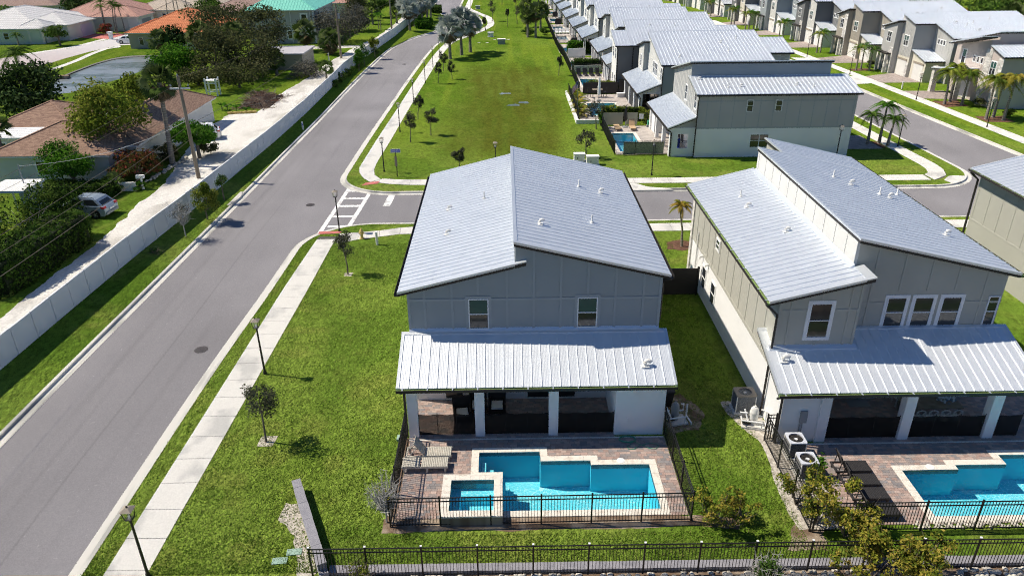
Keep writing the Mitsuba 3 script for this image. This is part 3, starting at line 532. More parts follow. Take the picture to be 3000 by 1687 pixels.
downpipe(H2, [(11.03, 27.6, 5.86), (11.3, 27.65, 5.6), (11.62, 27.7, 5.3), (11.62, 27.7, .1)]); downpipe(H2, [(11.25, 25.33, 2.62), (11.45, 25.55, 2.5), (11.62, 25.7, 2.35), (11.62, 25.7, .05)])
M().box(12.55, 12.85, 25.69, 25.79, 1.05, 1.65).cyl(12.6, 25.74, .1, 1.05, .025, n=6).cyl(12.7, 25.74, .4, 1.05, .02, n=6).put(part(H2, 'electric_box'), 'm_grey_plastic')
for x, y, k in ((13.2, 39.2, 'pipe'), (13.1, 37.6, 'hood'), (13.8, 33.6, 'hood')): vent(H2, x, y, z1(x), k)
for x, y, k in ((18.3, 39.3, 'pipe'), (18.9, 38.4, 'hood'), (20.2, 37.6, 'pipe'), (20.6, 37.3, 'hood'), (21.6, 38.4, 'pipe'), (20.9, 32.2, 'hood')): vent(H2, x, y, z2(x), k)
vent(H2, 11.95, 27.05, zl2(27.05), 'hood', 1.1)

# --- the house cut off by the right edge
H3 = thing('house', 'beige panelled house cut off by the right edge of the picture', 'house')
_, z3 = shed(H3, 'x', 30.0, 6.04, 35.5, 7.42, 29, 45.55, hang=True)
walls(H3, 'x', 30.6, 41, 29.3, 45.2, 0, z3(30.6) - .19, z3(41) - 1.2, 'm_sage_wall', 'wall')
shed(H3, 'x', 41.4, 6.6, 35.45, 8.2, 29, 45.5)
F = face('x', 30.6, -1)
batten(H3, F, [(t - .03, t + .03, 2.8, 5.0) for t in np.arange(30, 45.2, 1.25)] + [(t - .03, t + .03, 5.08, 5.8) for t in np.arange(30, 45.2, 1.25)] + [(29.3, 45.2, 5.0, 5.08), (29.3, 45.2, 2.7, 2.8)], 'm_sage_trim', .022)
downpipe(H3, [(29.93, 45.3, 5.85), (30.2, 45.28, 5.6), (30.52, 45.3, 5.35), (30.52, 45.3, .1)], .07)
# ---------------------------------------------------------------- pools and their decks
def shell_pool(name, label, water, depth, cat='swimming pool', group=None, zc=.05, coping=.32, copz=None, detail=True, base=0.0):
    """A pool basin: plaster floor with painted caustics, plain walls, a tile band at the waterline, the water sheet and a rim of coping stones."""
    K = thing(name, label, cat, group); zw = zc - .12
    c = np.array(water.exterior.coords)[:-1]
    if Polygon(c).exterior.is_ccw: c = c[::-1]
    M().sheet(water.buffer(.02, join_style=2), zc - depth).put(part(K, 'floor'), 'm_pool_caustics')
    m, tb = M(), M()
    for p, q in zip(c, np.roll(c, -1, 0)):
        m.add([(*p, zc - depth), (*q, zc - depth), (*q, zw - .10), (*p, zw - .10)], [[0, 1, 2, 3]]); tb.add([(*p, zw - .10), (*q, zw - .10), (*q, zc - .03), (*p, zc - .03)], [[0, 1, 2, 3]])
    m.put(part(K, 'basin_wall'), 'm_pool_wall'); tb.put(part(K, 'tile_band'), 'm_tile_band')
    # gently waved water
    x0, y0, x1, y1 = water.bounds; n = int(max(8, (x1 - x0) / (.08 if detail else .5))), int(max(8, (y1 - y0) / (.08 if detail else .5)))
    gx, gy = np.meshgrid(np.linspace(x0, x1, n[0] + 1), np.linspace(y0, y1, n[1] + 1)); gz = zw + .05 * (meshkit.fbm(np.stack([gx * 2.6, gy * 3.0, gx * 0], -1), 3, 4) - .5)
    v = np.stack([gx, gy, gz], -1).reshape(-1, 3); f = [[j * (n[0] + 1) + i, j * (n[0] + 1) + i + 1, (j + 1) * (n[0] + 1) + i + 1, (j + 1) * (n[0] + 1) + i] for j in range(n[1]) for i in range(n[0])]
    from shapely import contains_xy
    cen = v[np.array(f)].mean(1); ok = contains_xy(water.buffer(.05), cen[:, 0], cen[:, 1])
    scene[part(K, 'water')] = mikit.ply((v, np.array(f)[ok]), 'm_water', smooth=True)
    # coping
    rim = water.buffer(coping, join_style=2).difference(water)
    ct = copz if copz is not None else zc
    if not detail:
        M().prism(rim, -.05, ct).put(part(K, 'coping'), 'm_coping'); return K
    xs = np.arange(x0 - coping - .1, x1 + coping + .3, .61); ys = np.arange(y0 - coping - .1, y1 + coping + .3, .61)
    for a in xs:
        for b in ys:
            g = rim.intersection(sbox(a + .004, b + .004, a + .606, b + .606))
            for q in getattr(g, 'geoms', [g]):
                if q.area > .004: M().prism(q, ct - .05, ct).put(part(K, 'coping_stone'), 'm_coping')
    M().prism(rim, min(base, ct - .1) - .02, ct - .052).put(part(K, 'coping_bed'), 'm_dirt')
    return K
K1 = shell_pool('swimming_pool', 'stepped turquoise pool behind the middle house with a raised spa at its corner', P1, 1.45)
for i, (x, w, z) in enumerate(((-1.17, .16, -.28), (-.93, .24, -.5), (-.62, .26, -.72), (-.33, .3, -.95))):
    M().box(x, x + w, 24.03, 25.0 - .22 * i, -1.4, z).put(part(K1, 'step'), 'm_pool_caustics')
M().lathe(4.72, 24.62, [(.17, .045), (.17, .062), (.10, .068)], 16).put(part(K1, 'skimmer_lid'), 'm_white')
KS = shell_pool('spa', 'small square raised spa with pale rim at the corner of the nearest pool', SPA, .95, 'spa', zc=.45, coping=.34)
M().box(-2.68, -.32, 21.06, 21.10, -.1, .40).put(part(KS, 'apron'), 'm_taupe'); M().box(-2.70, -2.66, 21.06, 23.42, -.1, .40).put(part(KS, 'apron'), 'm_taupe'); M().box(-2.68, -.32, 23.38, 23.42, -.1, .40).put(part(KS, 'apron'), 'm_taupe'); M().box(-.345, -.305, 21.06, 23.42, -1.4, .40).put(part(KS, 'apron'), 'm_tile_band')
M().box(-2.36, -2.0, 21.38, 23.1, -.5, -.05).box(-2.0, -.64, 22.7, 23.1, -.5, -.05).put(part(KS, 'bench'), 'm_pool_caustics')
K2 = shell_pool('swimming_pool', 'bright blue stepped pool at the lower right cut off by the picture edge', P2, 1.4)
M().lathe(17.55, 23.93, [(.17, .045), (.17, .062), (.10, .068)], 16).put(part(K2, 'skimmer_lid'), 'm_white')

def deck(key_label, area, n_part, seed, focus):
    """Concrete pavers in courses, each its own piece near the camera."""
    k = struct('pool_deck', key_label); r = np.random.default_rng(seed); x0, y0, x1, y1 = area.bounds
    cols = np.array([(.36, .265, .235), (.41, .305, .27), (.30, .26, .25), (.25, .235, .24), (.44, .345, .305), (.33, .28, .26)])
    items = []; y = y0
    from shapely.prepared import prep
    pa = prep(area)
    while y < y1:
        d = .152; x = x0 - r.uniform(0, .2)
        while x < x1:
            w = r.choice([.152, .229, .229, .305]); q = sbox(x + .004, y + .004, x + w - .004, y + d - .004)
            if pa.contains(q): items.append(q)
            elif pa.intersects(q):
                g = q.intersection(area)
                for h in getattr(g, 'geoms', [g]):
                    if h.area > .002: items.append(h)
            x += w
        y += d
    items.sort(key=lambda g: (g.centroid.y - focus[1]) ** 2 + .4 * (g.centroid.x - focus[0]) ** 2)
    rest = M()
    for i, g in enumerate(items):
        c = cols[r.integers(len(cols))] * r.uniform(.88, 1.1); z = .03 + r.uniform(-.002, .002)
        m = rest if i >= n_part else M(); m.prism(g, -.01, z, c)
        if i < n_part: m.put(part(k, 'paver'), 'm_paver', color=True)
    if rest.n: stuff(rest.put(part(k, 'pavers'), 'm_paver', color=True))
    M().sheet(area, .012).put(part(k, 'bed'), 'm_joint')
D1 = unary_union([sbox(-4.42, 21.42, 6.88, 26.18), sbox(-4.45, 26.27, 4.67, 29.28)]).difference(P1.buffer(.325, join_style=2)).difference(SPA.buffer(.345, join_style=2)).difference(sbox(-2.75, 21, -.28, 23.45))
deck('red and grey paved deck round the nearest pool', D1, 290, 3, (-2.5, 23))
D2 = unary_union([sbox(12.9, 20.75, 27.5, 25.5), sbox(13.8, 25.6, 27, 28.9)]).difference(P2.buffer(.325, join_style=2))
deck('red and grey paved deck at the lower right', D2, 290, 5, (15, 23))
M().box(-4.45, 6.86, 26.18, 26.27, -.02, .035).put(struct('deck_edge'), 'm_concrete'); M().box(12.9, 27.5, 25.5, 25.6, -.02, .035).put(struct('deck_edge'), 'm_concrete')

# ---------------------------------------------------------------- picket fences
def fence(label, pts, h=1.4, group=None, parts=True, gap=.118, bay=1.95, z0=0.0, cap=None, name='metal_fence', thick=.018, rails=(.10, -.20, -.03)):
    K = thing(name, label, 'fence', group); rest = M(); count = 0
    for (p, q) in zip(pts[:-1], pts[1:]):
        p, q = fix(p), fix(q); L = np.linalg.norm(q - p); d = (q - p) / L; nb = max(1, int(round(L / bay)))
        for i in range(nb + (1 if tuple(q) == tuple(pts[-1]) else 0)):
            o = p + d * L * i / nb
            M().box(o[0] - .028, o[0] + .028, o[1] - .028, o[1] + .028, z0, z0 + h + .05).put(part(K, 'post'), 'm_black')
            if cap: M().box(o[0] - .036, o[0] + .036, o[1] - .036, o[1] + .036, z0 + h + .05, z0 + h + .075).put(part(K, 'post_cap'), cap)
        for i in range(nb):
            a, b = p + d * (L * i / nb + .03), p + d * (L * (i + 1) / nb - .03)
            for k in rails:
                zr_ = z0 + (k if k > 0 else h + k)
                M().bar((*a, zr_), (*b, zr_), .032, .032).put(part(K, 'rail'), 'm_black')
            m = np.linalg.norm(b - a); n = int(m / gap)
            for j in range(1, n + 1):
                o = a + (b - a) * j / (n + 1); mm = M() if parts and count < 300 else rest
                mm.box(o[0] - thick / 2, o[0] + thick / 2, o[1] - thick / 2, o[1] + thick / 2, z0 + .05, z0 + h - .035)
                if mm is not rest: mm.put(part(K, 'picket'), 'm_black'); count += 1
    if rest.n: stuff(rest.put(part(K, 'pickets'), 'm_black'))
    return K
fence('long black picket fence across the bottom of the picture', [(-6.95, 18.65), (-5.02, 18.65), (27.8, 18.62)], 1.4, cap='m_white')
fence('black picket fence on three sides of the nearest pool', [(-4.56, 26.3), (-4.56, 21.04), (6.9, 21.12), (6.9, 26.4)], 1.42, cap=None)
fence('black picket fence in front of the pool at the lower right', [(11.3, 20.45), (27.5, 20.42)], 1.42)
fence('short black picket fence beside the air conditioners of the right house', [(11.62, 25.9), (11.23, 25.88), (11.21, 20.5)], 1.4)

# ---------------------------------------------------------------- block retaining wall
W_ = thing('block_wall', 'low L shaped grey block wall in the lawn corner by the long fence', 'wall')
def block_run(p, q, w, zt, zb, courses):
    p, q = fix(p), fix(q); L = np.linalg.norm(q - p); d = (q - p) / L; n_ = np.array([-d[1], d[0]]); n = int(round(L / .46)); r = np.random.default_rng(4)
    for i in range(n):
        a, b = p + d * (L * i / n + .004), p + d * (L * (i + 1) / n - .004); z = zt + r.uniform(-.006, .006); e = n_ * (w / 2 + r.uniform(-.008, .012))
        M().hexa([(*(a - e), zt - .09), (*(b - e), zt - .09), (*(b + e), zt - .09), (*(a + e), zt - .09)], [(*(a - e), z), (*(b - e), z), (*(b + e), z), (*(a + e), z)]).put(part(W_, 'cap_block'), 'm_block')
        for c in range(courses):
            zz = zt - .095 - c * .2; o = d * (.23 if c % 2 else 0); e2 = n_ * (w / 2 - .02 + r.uniform(-.006, .006))
            M().hexa([(*(a + o - e2), zz - .195), (*(b + o - e2), zz - .195), (*(b + o + e2), zz - .195), (*(a + o + e2), zz - .195)], [(*(a + o - e2), zz), (*(b + o - e2), zz), (*(b + o + e2), zz), (*(a + o + e2), zz)]).put(part(W_, 'block'), 'm_block')
block_run((-8.62, 23.15), (-6.62, 18.78), .34, .56, .0, 3)
block_run((-6.45, 18.96), (27.5, 18.93), .34, .10, -.6, 1)
m = M(); r = np.random.default_rng(9)
def rock(m, x, y, z, s, r, c=None):
    t = trimesh.creation.icosphere(1); v = t.vertices * [s * r.uniform(.7, 1.2), s * r.uniform(.7, 1.2), s * r.uniform(.5, .9)]; v = v * (1 + .25 * (meshkit.noise(t.vertices * 2 + r.uniform(0, 50), 2) - .5)[:, None])
    m.add(v + [x, y, z], t.faces, c)
for i in range(420): rock(m, r.uniform(-6.4, 27), r.uniform(18.2, 18.74), -.08 + .03 * r.random(), r.uniform(.05, .13), r)
k = num('rock_bank'); m.put(k, 'm_rock'); stuff(k, 'pale rubble along the foot of the grey block wall', 'rocks')
m = M()
for i in range(330): rock(m, r.uniform(15.2, 27), r.uniform(20.5, 20.85), .04, r.uniform(.04, .09), r)
for i in range(160): rock(m, r.uniform(-4.82, -4.62), r.uniform(21.6, 26.2), .03, r.uniform(.035, .06), r)
k = num('river_stones'); m.put(k, 'm_rock'); stuff(k, 'beige rounded stones edging the paved decks', 'stones')

# ---------------------------------------------------------------- poolside things
def lounger(label, x, y, back, mat, group=None, ln=1.95, w=.62, slats=True, flip=False, hinge=.80, bl=.78):
    """Head at -x; back: the backrest's angle in degrees."""
    K = thing('sun_lounger', label, 'sun lounger', group); z = .34; s = -1 if flip else 1; X = lambda a: x + s * a
    bx = lambda m, a0, a1, b0, b1, c0, c1: m.box(min(X(a0), X(a1)), max(X(a0), X(a1)), y + b0, y + b1, c0, c1)
    m = M(); hw = w / 2
    for e in (-hw, hw - .05): bx(m, 0, ln, e, e + .05, z - .09, z - .012)
    for e in (.02, ln - .07): bx(m, e, e + .05, -hw + .05, hw - .05, z - .09, z - .012)
    m.put(part(K, 'frame'), mat)
    for a in (.12, (hinge + ln) / 2 - .3, ln - .12):
        for e in (-hw, hw - .05): M().hexa([(X(a) - .035, y + e, .03), (X(a) + .035, y + e, .03), (X(a) + .035, y + e + .05, .03), (X(a) - .035, y + e + .05, .03)], [(X(a) - .05, y + e, z - .09), (X(a) + .05, y + e, z - .09), (X(a) + .05, y + e + .05, z - .09), (X(a) - .05, y + e + .05, z - .09)]).put(part(K, 'leg'), mat)
    th = math.radians(back)
    for i in range(15):
        a = hinge + .03 + i * (ln - hinge - .04) / 15; m = M(); bx(m, a, a + .058, -hw + .01, hw - .01, z - .012, z + .012); m.put(part(K, 'slat'), mat)
    B = part(K, 'backrest'); m = M()
    def tilt(d, e): return X(hinge - d * math.cos(th) - e * math.sin(th) * -1 * 0), z + d * math.sin(th)
    for e in (-hw + .02, hw - .07):
        p0, p1 = tilt(0, 0), tilt(bl, 0); m.bar((p0[0], y + e + .025, p0[1]), (p1[0], y + e + .025, p1[1]), .05, .03, up=(0, 1, 0))
    m.put(B, mat)
    for i in range(11):
        d0 = .03 + i * (bl - .05) / 11; p0, p1 = tilt(d0, 0), tilt(d0 + .052, 0); n_ = np.array([s * math.sin(th), 0, math.cos(th)]) * .014
        v = []
        for (px, pz), yy in (((p0), -hw + .01), ((p1), -hw + .01), ((p1), hw - .01), ((p0), hw - .01)): v.append((px, y + yy, pz))
        M().hexa([tuple(fix(q) + n_ * .2) for q in v], [tuple(fix(q) + n_ * 1.6) for q in v]).put(part(B, 'slat'), mat)
    if back > 5: p = tilt(.5, 0); M().bar((p[0], y - hw + .08, p[1] - .02), (X(.15), y - hw + .08, z - .05), .03).bar((p[0], y + hw - .08, p[1] - .02), (X(.15), y + hw - .08, z - .05), .03).put(part(K, 'prop'), mat)
    return K
flat('m_lounger_black', (.035, .034, .036), .55, .4)
g = 'pale slatted loungers by the nearest pool'
lounger('pale slatted sun lounger with its backrest raised beside the nearest pool', -4.42, 25.06, 58, 'm_lounger')
lounger('pale slatted sun lounger lying flat in front of the raised one', -4.52, 24.36, 0, 'm_lounger')
for i, (y, l) in enumerate(((23.73, 'black slatted lounger farthest from the camera on the right deck'), (22.92, 'second black slatted lounger from the house on the right deck'), (22.12, 'third black slatted lounger on the right deck behind the shrub'), (21.25, 'nearest black slatted lounger behind the fence on the right deck'))):
    lounger(l, 13.35, y, 66 if i < 3 else 60, 'm_lounger_black', 'black loungers on the right deck', 1.5, .66, hinge=.42)
m = M(); t = np.linspace(0, 1, 90)
ring = lambda cx, cy, rx, ry, n, ph, z: [(cx + rx * math.cos(ph + a) * (1 + .06 * math.sin(3 * a)), cy + ry * math.sin(ph + a) * (1 + .08 * math.cos(2.3 * a)), z + .012 * (a / 6.28)) for a in np.linspace(0, 2 * math.pi * n, int(26 * n))]
m.tube(ring(5.22, 26.02, .36, .22, 5, .5, .05) + [(5.55, 25.8, .06), (5.8, 25.62, .05), (6.1, 25.75, .05), (6.4, 25.72, .05), (6.52, 25.55, .05), (6.35, 25.36, .05), (6.05, 25.42, .05), (5.75, 25.66, .055), (5.4, 25.36, .05), (5.15, 25.4, .05), (5.13, 25.55, .05), (5.35, 25.75, .05)], .013, 6)
single('garden_hose', m, 'm_hose', 'coiled green garden hose on the pavers in front of the storage wall', 'garden hose', smooth=True)

def armchair(label, x, y, rot, group):
    K = thing('patio_chair', label, 'chair', group); c, s = math.cos(rot), math.sin(rot); R = lambda a, b: (x + a * c - b * s, y + a * s + b * c)
    def bx(m, a0, a1, b0, b1, z0, z1): q = [R(a0, b0), R(a1, b0), R(a1, b1), R(a0, b1)]; return m.hexa([(*p, z0) for p in q], [(*p, z1) for p in q])
    bx(M(), -.32, .32, -.32, .32, .12, .36).put(part(K, 'seat_base'), 'm_black'); bx(M(), -.26, .26, -.34, .24, .36, .46).put(part(K, 'cushion'), 'm_offwhite')
    for e in (-.40, .32): bx(M(), e, e + .08, -.32, .34, .05, .60).put(part(K, 'arm'), 'm_black')
    q0, q1 = [R(-.40, .28), R(.40, .28), R(.40, .36), R(-.40, .36)], [R(-.42, .42), R(.42, .42), R(.42, .5), R(-.42, .5)]
    M().hexa([(*p, .1) for p in q0], [(*p, .98) for p in q1]).put(part(K, 'back'), 'm_black')
armchair('dark wicker patio chair with white cushion left of the second column', -2.15, 27.75, .15, 'patio chairs on the lanai')
armchair('dark wicker patio chair with white cushion right of the second column', -.55, 28.3, 0, 'patio chairs on the lanai')
armchair('dark wicker patio chair with white cushion mostly hidden behind the second column', -1.45, 28.35, 0, 'patio chairs on the lanai')

def cross_chair(label, x, y, sgn):
    K = thing('dining_chair', label, 'chair', 'white cross back chairs at the dining table'); b = y + sgn * .20
    M().box(x - .21, x + .21, y - .21, y + .21, .43, .47).put(part(K, 'seat'), 'm_offwhite')
    for dx in (-.19, .19):
        for yy in (y - .19, y + .19): M().bar((x + dx, yy, .03), (x + dx, yy, .43 if abs(yy - b) > .1 else .92), .035).put(part(K, 'leg'), 'm_offwhite')
    B = part(K, 'back'); M().tube([(x - .19, b, .9), (x - .1, b, .96), (x, b, .98), (x + .1, b, .96), (x + .19, b, .9)], .022, 6).bar((x - .19, b, .5), (x + .18, b, .9), .028).bar((x + .19, b, .5), (x - .18, b, .9), .028).put(B, 'm_offwhite')
for i in range(4): cross_chair('white cross back dining chair on the pool side of the lanai table', 18.35 + i * .55, 26.75, -1)
for i in range(3): cross_chair('white cross back dining chair on the house side of the lanai table', 18.3 + i * .6, 28.35, 1)
K = thing('dining_table', 'long dark dining table under the right lanai', 'table'); M().box(17.95, 20.55, 27.05, 28.0, .70, .75).put(part(K, 'tabletop'), 'm_wood')
for x in (18.05, 20.4):
    for y in (27.12, 27.88): M().box(x, x + .08, y, y + .08, .03, .70).put(part(K, 'leg'), 'm_wood')
m = M(); r = np.random.default_rng(2)
for i in range(60):
    a, e = r.uniform(0, 6.28), r.uniform(0, .34) ** .9; p = np.array([20.0 + 1.2 * e * math.cos(a), 27.55 + .9 * e * math.sin(a), .80 + .22 * (1 - e * 2.4) + r.uniform(0, .04)]); rock(m, *p, .055, r, (.55, .62, .68) if i % 3 else (.12, .2, .3))
k = single('seashell_heap', m, 'm_vcol', 'heap of white and blue shells on the long dining table', 'centrepiece', color=True)
m = M().lathe(14.25, 26.75, [(.13, .03), (.15, .12), (.07, .35), (.10, .55), (.12, .62), (.05, .8), (.09, .88), (.02, .98)], 14); single('outdoor_heater', m, 'm_grey_plastic', 'small upright grey appliance at the left end of the right lanai', 'lanai appliance', smooth=40)
m = M().box(16.0, 17.0, 28.2, 28.8, .032, .05); single('door_mat', m, 'm_grey_plastic', 'grey door mat in front of the sliding doors on the right lanai', 'mat')

# ---------------------------------------------------------------- pool plant and air conditioners
flat('m_ac_top', (.56, .59, .66), .6, .3)
def ac_unit(label, x0, x1, y0, y1, h, rusty, group=None):
    K = thing('air_conditioner', label, 'air conditioner', group); cx, cy = (x0 + x1) / 2, (y0 + y1) / 2; rr = min(x1 - x0, y1 - y0) * .43
    M().box(x0 - .08, x1 + .08, y0 - .08, y1 + .08, -.02, .07).put(part(K, 'pad'), 'm_concrete')
    M().box(x0 + .015, x1 - .015, y0 + .015, y1 - .015, .075, h - .06).put(part(K, 'coil_body'), 'm_grey_plastic' if not rusty else 'm_bronze')
    lou = M()
    for z in np.arange(.14, h - .1, .05): lou.box(x0, x1, y0, y0 + .012, z, z + .02).box(x0, x0 + .012, y0 + .012, y1, z, z + .02)
    stuff(lou.put(part(K, 'louvres'), 'm_dark_wall'))
    for a in (x0 - .004, x1 - .036):
        for b in (y0 - .004, y1 - .036): M().box(a, a + .04, b, b + .04, .075, h - .06).put(part(K, 'corner_post'), 'm_offwhite')
    top = sbox(x0, y0, x1, y1).buffer(-.06).buffer(.08).difference(Polygon([(cx + rr * math.cos(a), cy + rr * math.sin(a)) for a in np.linspace(0, 6.283, 33)[:-1]]))
    M().prism(top, h - .06, h).put(part(K, 'top_plate'), 'm_ac_top' if rusty else 'm_taupe')
    G = part(K, 'fan'); M().sheet(Polygon([(cx + rr * math.cos(a), cy + rr * math.sin(a)) for a in np.linspace(0, 6.283, 33)[:-1]]), h - .10).put(G, 'm_rust' if rusty else 'm_bronze')
    b = M()
    for i in range(4):
        a = i * 1.571 + .4; p = lambda d, e: (cx + d * math.cos(a) - e * math.sin(a), cy + d * math.sin(a) + e * math.cos(a))
        b.hexa([(*p(.07, -.05), h - .088), (*p(rr * .88, -.14), h - .088), (*p(rr * .92, .06), h - .070), (*p(.07, .05), h - .080)], [(*p(.07, -.05), h - .082), (*p(rr * .88, -.14), h - .082), (*p(rr * .92, .06), h - .062), (*p(.07, .05), h - .074)])
    b.put(part(G, 'blades'), 'm_rust' if rusty else 'm_grey_plastic'); M().cyl(cx, cy, h - .1, h - .055, .085, n=14).put(part(G, 'hub'), 'm_white')
    gr = M()
    for q in np.linspace(.3, 1, 5): gr.tube([(cx + rr * q * math.cos(a), cy + rr * q * math.sin(a), h - .012) for a in np.linspace(0, 6.283, 25)], .005, 4, caps=False)
    for a in np.arange(0, 6.28, .785): gr.tube([(cx + .08 * math.cos(a), cy + .08 * math.sin(a), h - .012), (cx + rr * math.cos(a), cy + rr * math.sin(a), h - .012)], .005, 4)
    stuff(gr.put(part(K, 'grille'), 'm_bronze'))
ac_unit('tall grey air conditioner against the lit side of the right house', 10.5, 11.4, 27.85, 28.55, 1.0, False)
ac_unit('rusty fanned air conditioner beside the short fence', 11.83, 12.53, 24.6, 25.32, .85, True)
ac_unit('second rusty fanned air conditioner partly behind the big shrub', 11.84, 12.54, 23.3, 24.03, .85, True)
def plant_skid(label, x, y, rot, tone):
    K = thing('pool_pump', label, 'pool pump'); c, s = math.cos(rot), math.sin(rot); R = lambda a, b, z: (x + a * c - b * s, y + a * s + b * c, z)
    q = [R(-.5, -.35, 0), R(.5, -.35, 0), R(.5, .35, 0), R(-.5, .35, 0)]; M().hexa([(p[0], p[1], -.02) for p in q], [(p[0], p[1], .10) for p in q]).put(part(K, 'slab'), 'm_concrete')
    px, py, _ = R(0, .1, 0); M().lathe(px, py, [(.17, .1), (.19, .14), (.19, .62), (.205, .64), (.205, .70), (.19, .72), (.17, .86), (.10, .95), (.05, .97), (.05, 1.02)], 16).put(part(K, 'filter_tank'), tone, smooth=40)
    p = R(-.3, -.1, 0); M().tube([R(-.48, -.1, .24), R(-.12, -.1, .24)], .10, 10).put(part(K, 'motor'), 'm_bronze', smooth=40)
    for pts in ([R(-.42, .15, .75), R(-.25, -.1, .3)], [R(-.55, .0, .42), R(-.55, -.3, .42), R(.35, -.3, .42), R(.35, -.3, .02)], [R(.0, .1, .5), R(.40, .1, .5), R(.40, .1, .85), R(.28, .1, .85)], [R(.5, -.05, .9), R(.5, -.05, .3), R(.62, -.4, .1), R(.62, -.42, 0)], [R(-.5, .05, .3), R(-.6, .05, .62), R(-.3, .05, .62)]):
        M().tube(pts, .038, 8).put(part(K, 'pipe'), 'm_white', smooth=40)
plant_skid('white pool filter and pipes beside the tall air conditioner', 11.05, 26.95, -.25, 'm_offwhite')
plant_skid('grey pool filter and white pipes in the shade beside the middle house', 7.6, 27.35, .2, 'm_grey_plastic')
K = thing('waste_bin', 'black wheeled bin in the shade behind the pool filter', 'bin'); M().hexa([(7.1, 28.3, .1), (7.6, 28.3, .1), (7.6, 28.9, .1), (7.1, 28.9, .1)], [(7.02, 28.22, .95), (7.68, 28.22, .95), (7.68, 28.98, .95), (7.02, 28.98, .95)]).put(part(K, 'body'), 'm_black'); M().box(7.0, 7.72, 28.2, 29.0, .95, 1.03).put(part(K, 'lid'), 'm_bronze')
for yy in (28.35, 28.8): M().tube([(7.06, yy, .1), (7.14, yy, .1)], .1, 10).put(part(K, 'wheel'), 'm_rubber')
for x, y, a, l in ((-8.35, 19.45, .1, 'pale green utility cover in the grass nearer the bottom edge'), (-7.93, 19.86, .1, 'pale green utility cover beside the gravel at the block wall')):
    c, s = math.cos(a), math.sin(a); m = M(); q = [(x + u * c - v * s, y + u * s + v * c) for u, v in ((-.27, -.15), (.27, -.15), (.27, .15), (-.27, .15))]; m.hexa([(*p, -.05) for p in q], [(*p, .035) for p in q]); single('utility_cover', m, 'm_utility_green', l, 'utility cover')
m = M().box(-5.0, -4.72, 26.2, 26.55, -.05, .10); single('utility_box', m, 'm_utility_green', 'small pale green utility box against the left pool fence', 'utility box')
# the dark gates between the two front houses
K = thing('privacy_gate', 'dark solid gate panel between the two front houses', 'gate'); M().box(7.0, 11.6, 40.0, 40.07, .03, 1.75).put(part(K, 'panel'), 'm_bronze')
for x in (7.0, 9.2, 11.5): M().box(x, x + .1, 39.95, 40.12, 0, 1.85).put(part(K, 'post'), 'm_black')
K = thing('utility_screen', 'dark screen panel at the back corner of the middle house', 'screen'); M().box(7.15, 8.6, 43.2, 43.28, .03, 2.2).put(part(K, 'panel'), 'm_bronze')
for x in (7.1, 8.6): M().box(x, x + .1, 43.15, 43.32, 0, 2.3).put(part(K, 'post'), 'm_black')
# ---------------------------------------------------------------- the row of houses beyond the crossing street (their pools face the road)
def slidewall(root, x, y0, y1, z1, n):
    F = face('x', x, -1); w = (y1 - y0) / n
    for i in range(n): window(root, F, y0 + w * (i + .5), .08, z1, w - .16, .06, 'm_offwhite', 'fixed', frame='m_offwhite', simple=True)
def lanai_west(root, xg, xt, y0, y1, mat, nets, pans=True, zt=3.9):
    L_, zz = shed(root, 'x', xg, 2.85, xt, zt, y0, y1, pans=pans, thick=.18)
    n = 3
    for i in range(n + 1):
        y = y0 + .35 + (y1 - y0 - .9) * i / n; M().box(xg + .35, xg + .72, y, y + .40, 0, 2.72).put(part(root, 'column'), 'm_white_stucco')
        if i < n and nets: M().box(xg + .5, xg + .54, y + .45, y + (y1 - y0 - .9) / n - .05, .05, 2.7).put(part(root, 'insect_screen'), 'm_screen')
    M().box(xg + .30, xt, y0 + .25, y1 - .25, 2.72, 2.80).put(part(root, 'lanai_ceiling'), 'm_white_stucco')
    for y in (y0 + .3, y1 - .36): M().hexa([(xg + .3, y, 2.8), (xt, y, 2.8), (xt, y + .06, 2.8), (xg + .3, y + .06, 2.8)], [(xg + .3, y, 2.81), (xt, y, zt - .19), (xt, y + .06, zt - .19), (xg + .3, y + .06, 2.81)]).put(part(root, 'lanai_gable'), mat)
    downpipe(root, [(xg - .07, y0 + .15, 2.66), (xg + .25, y0 + .3, 2.5), (xg + .45, y0 + .3, 2.3), (xg + .45, y0 + .3, .05)], .06)
flat('m_screen', (.045, .048, .052), .8, .2)
HR = thing('house', 'grey house across the crossing street with blank panelled side wall and small upper windows', 'house')
_, z1 = shed(HR, 'y', 68.45, 6.04, 72.45, 7.02, 17.75, 33.15); _, z2 = shed(HR, 'y', 80.3, 6.45, 72.15, 8.37, 17.75, 31.6)
walls(HR, 'y', 68.8, 72.4, 18.1, 32.9, 2.75, z1(68.8) - .19, z1(72.4) - .19, 'm_mid_wall', 'upper_wall'); walls(HR, 'y', 72.4, 80.0, 18.1, 31.3, 2.75, z2(72.4) - .19, z2(80) - .19, 'm_mid_wall', 'upper_wall')
walls(HR, 'y', 68.82, 80, 18.12, 32.88, 0, 2.76, 2.76, 'm_white_stucco', 'lower_wall')
F = face('y', 68.8, -1)
batten(HR, F, [(t - .035, t + .035, 2.9, 5.3) for t in np.arange(18.9, 32.8, 1.25)] + [(t - .035, t + .035, 5.38, 5.84) for t in np.arange(18.9, 32.8, 1.25)] + [(18.1, 32.9, 5.3, 5.38), (18.1, 32.9, 2.76, 2.9)], 'm_grey_trim', .022)
for t in (22.9, 25.6): window(HR, F, t, 4.35, 5.45, .62, .07, 'm_mid_wall')
window(HR, face('y', 68.82, -1), 24.2, .9, 2.2, 1.75, .06, 'm_white', 'double')
F = face('x', 18.1, -1)
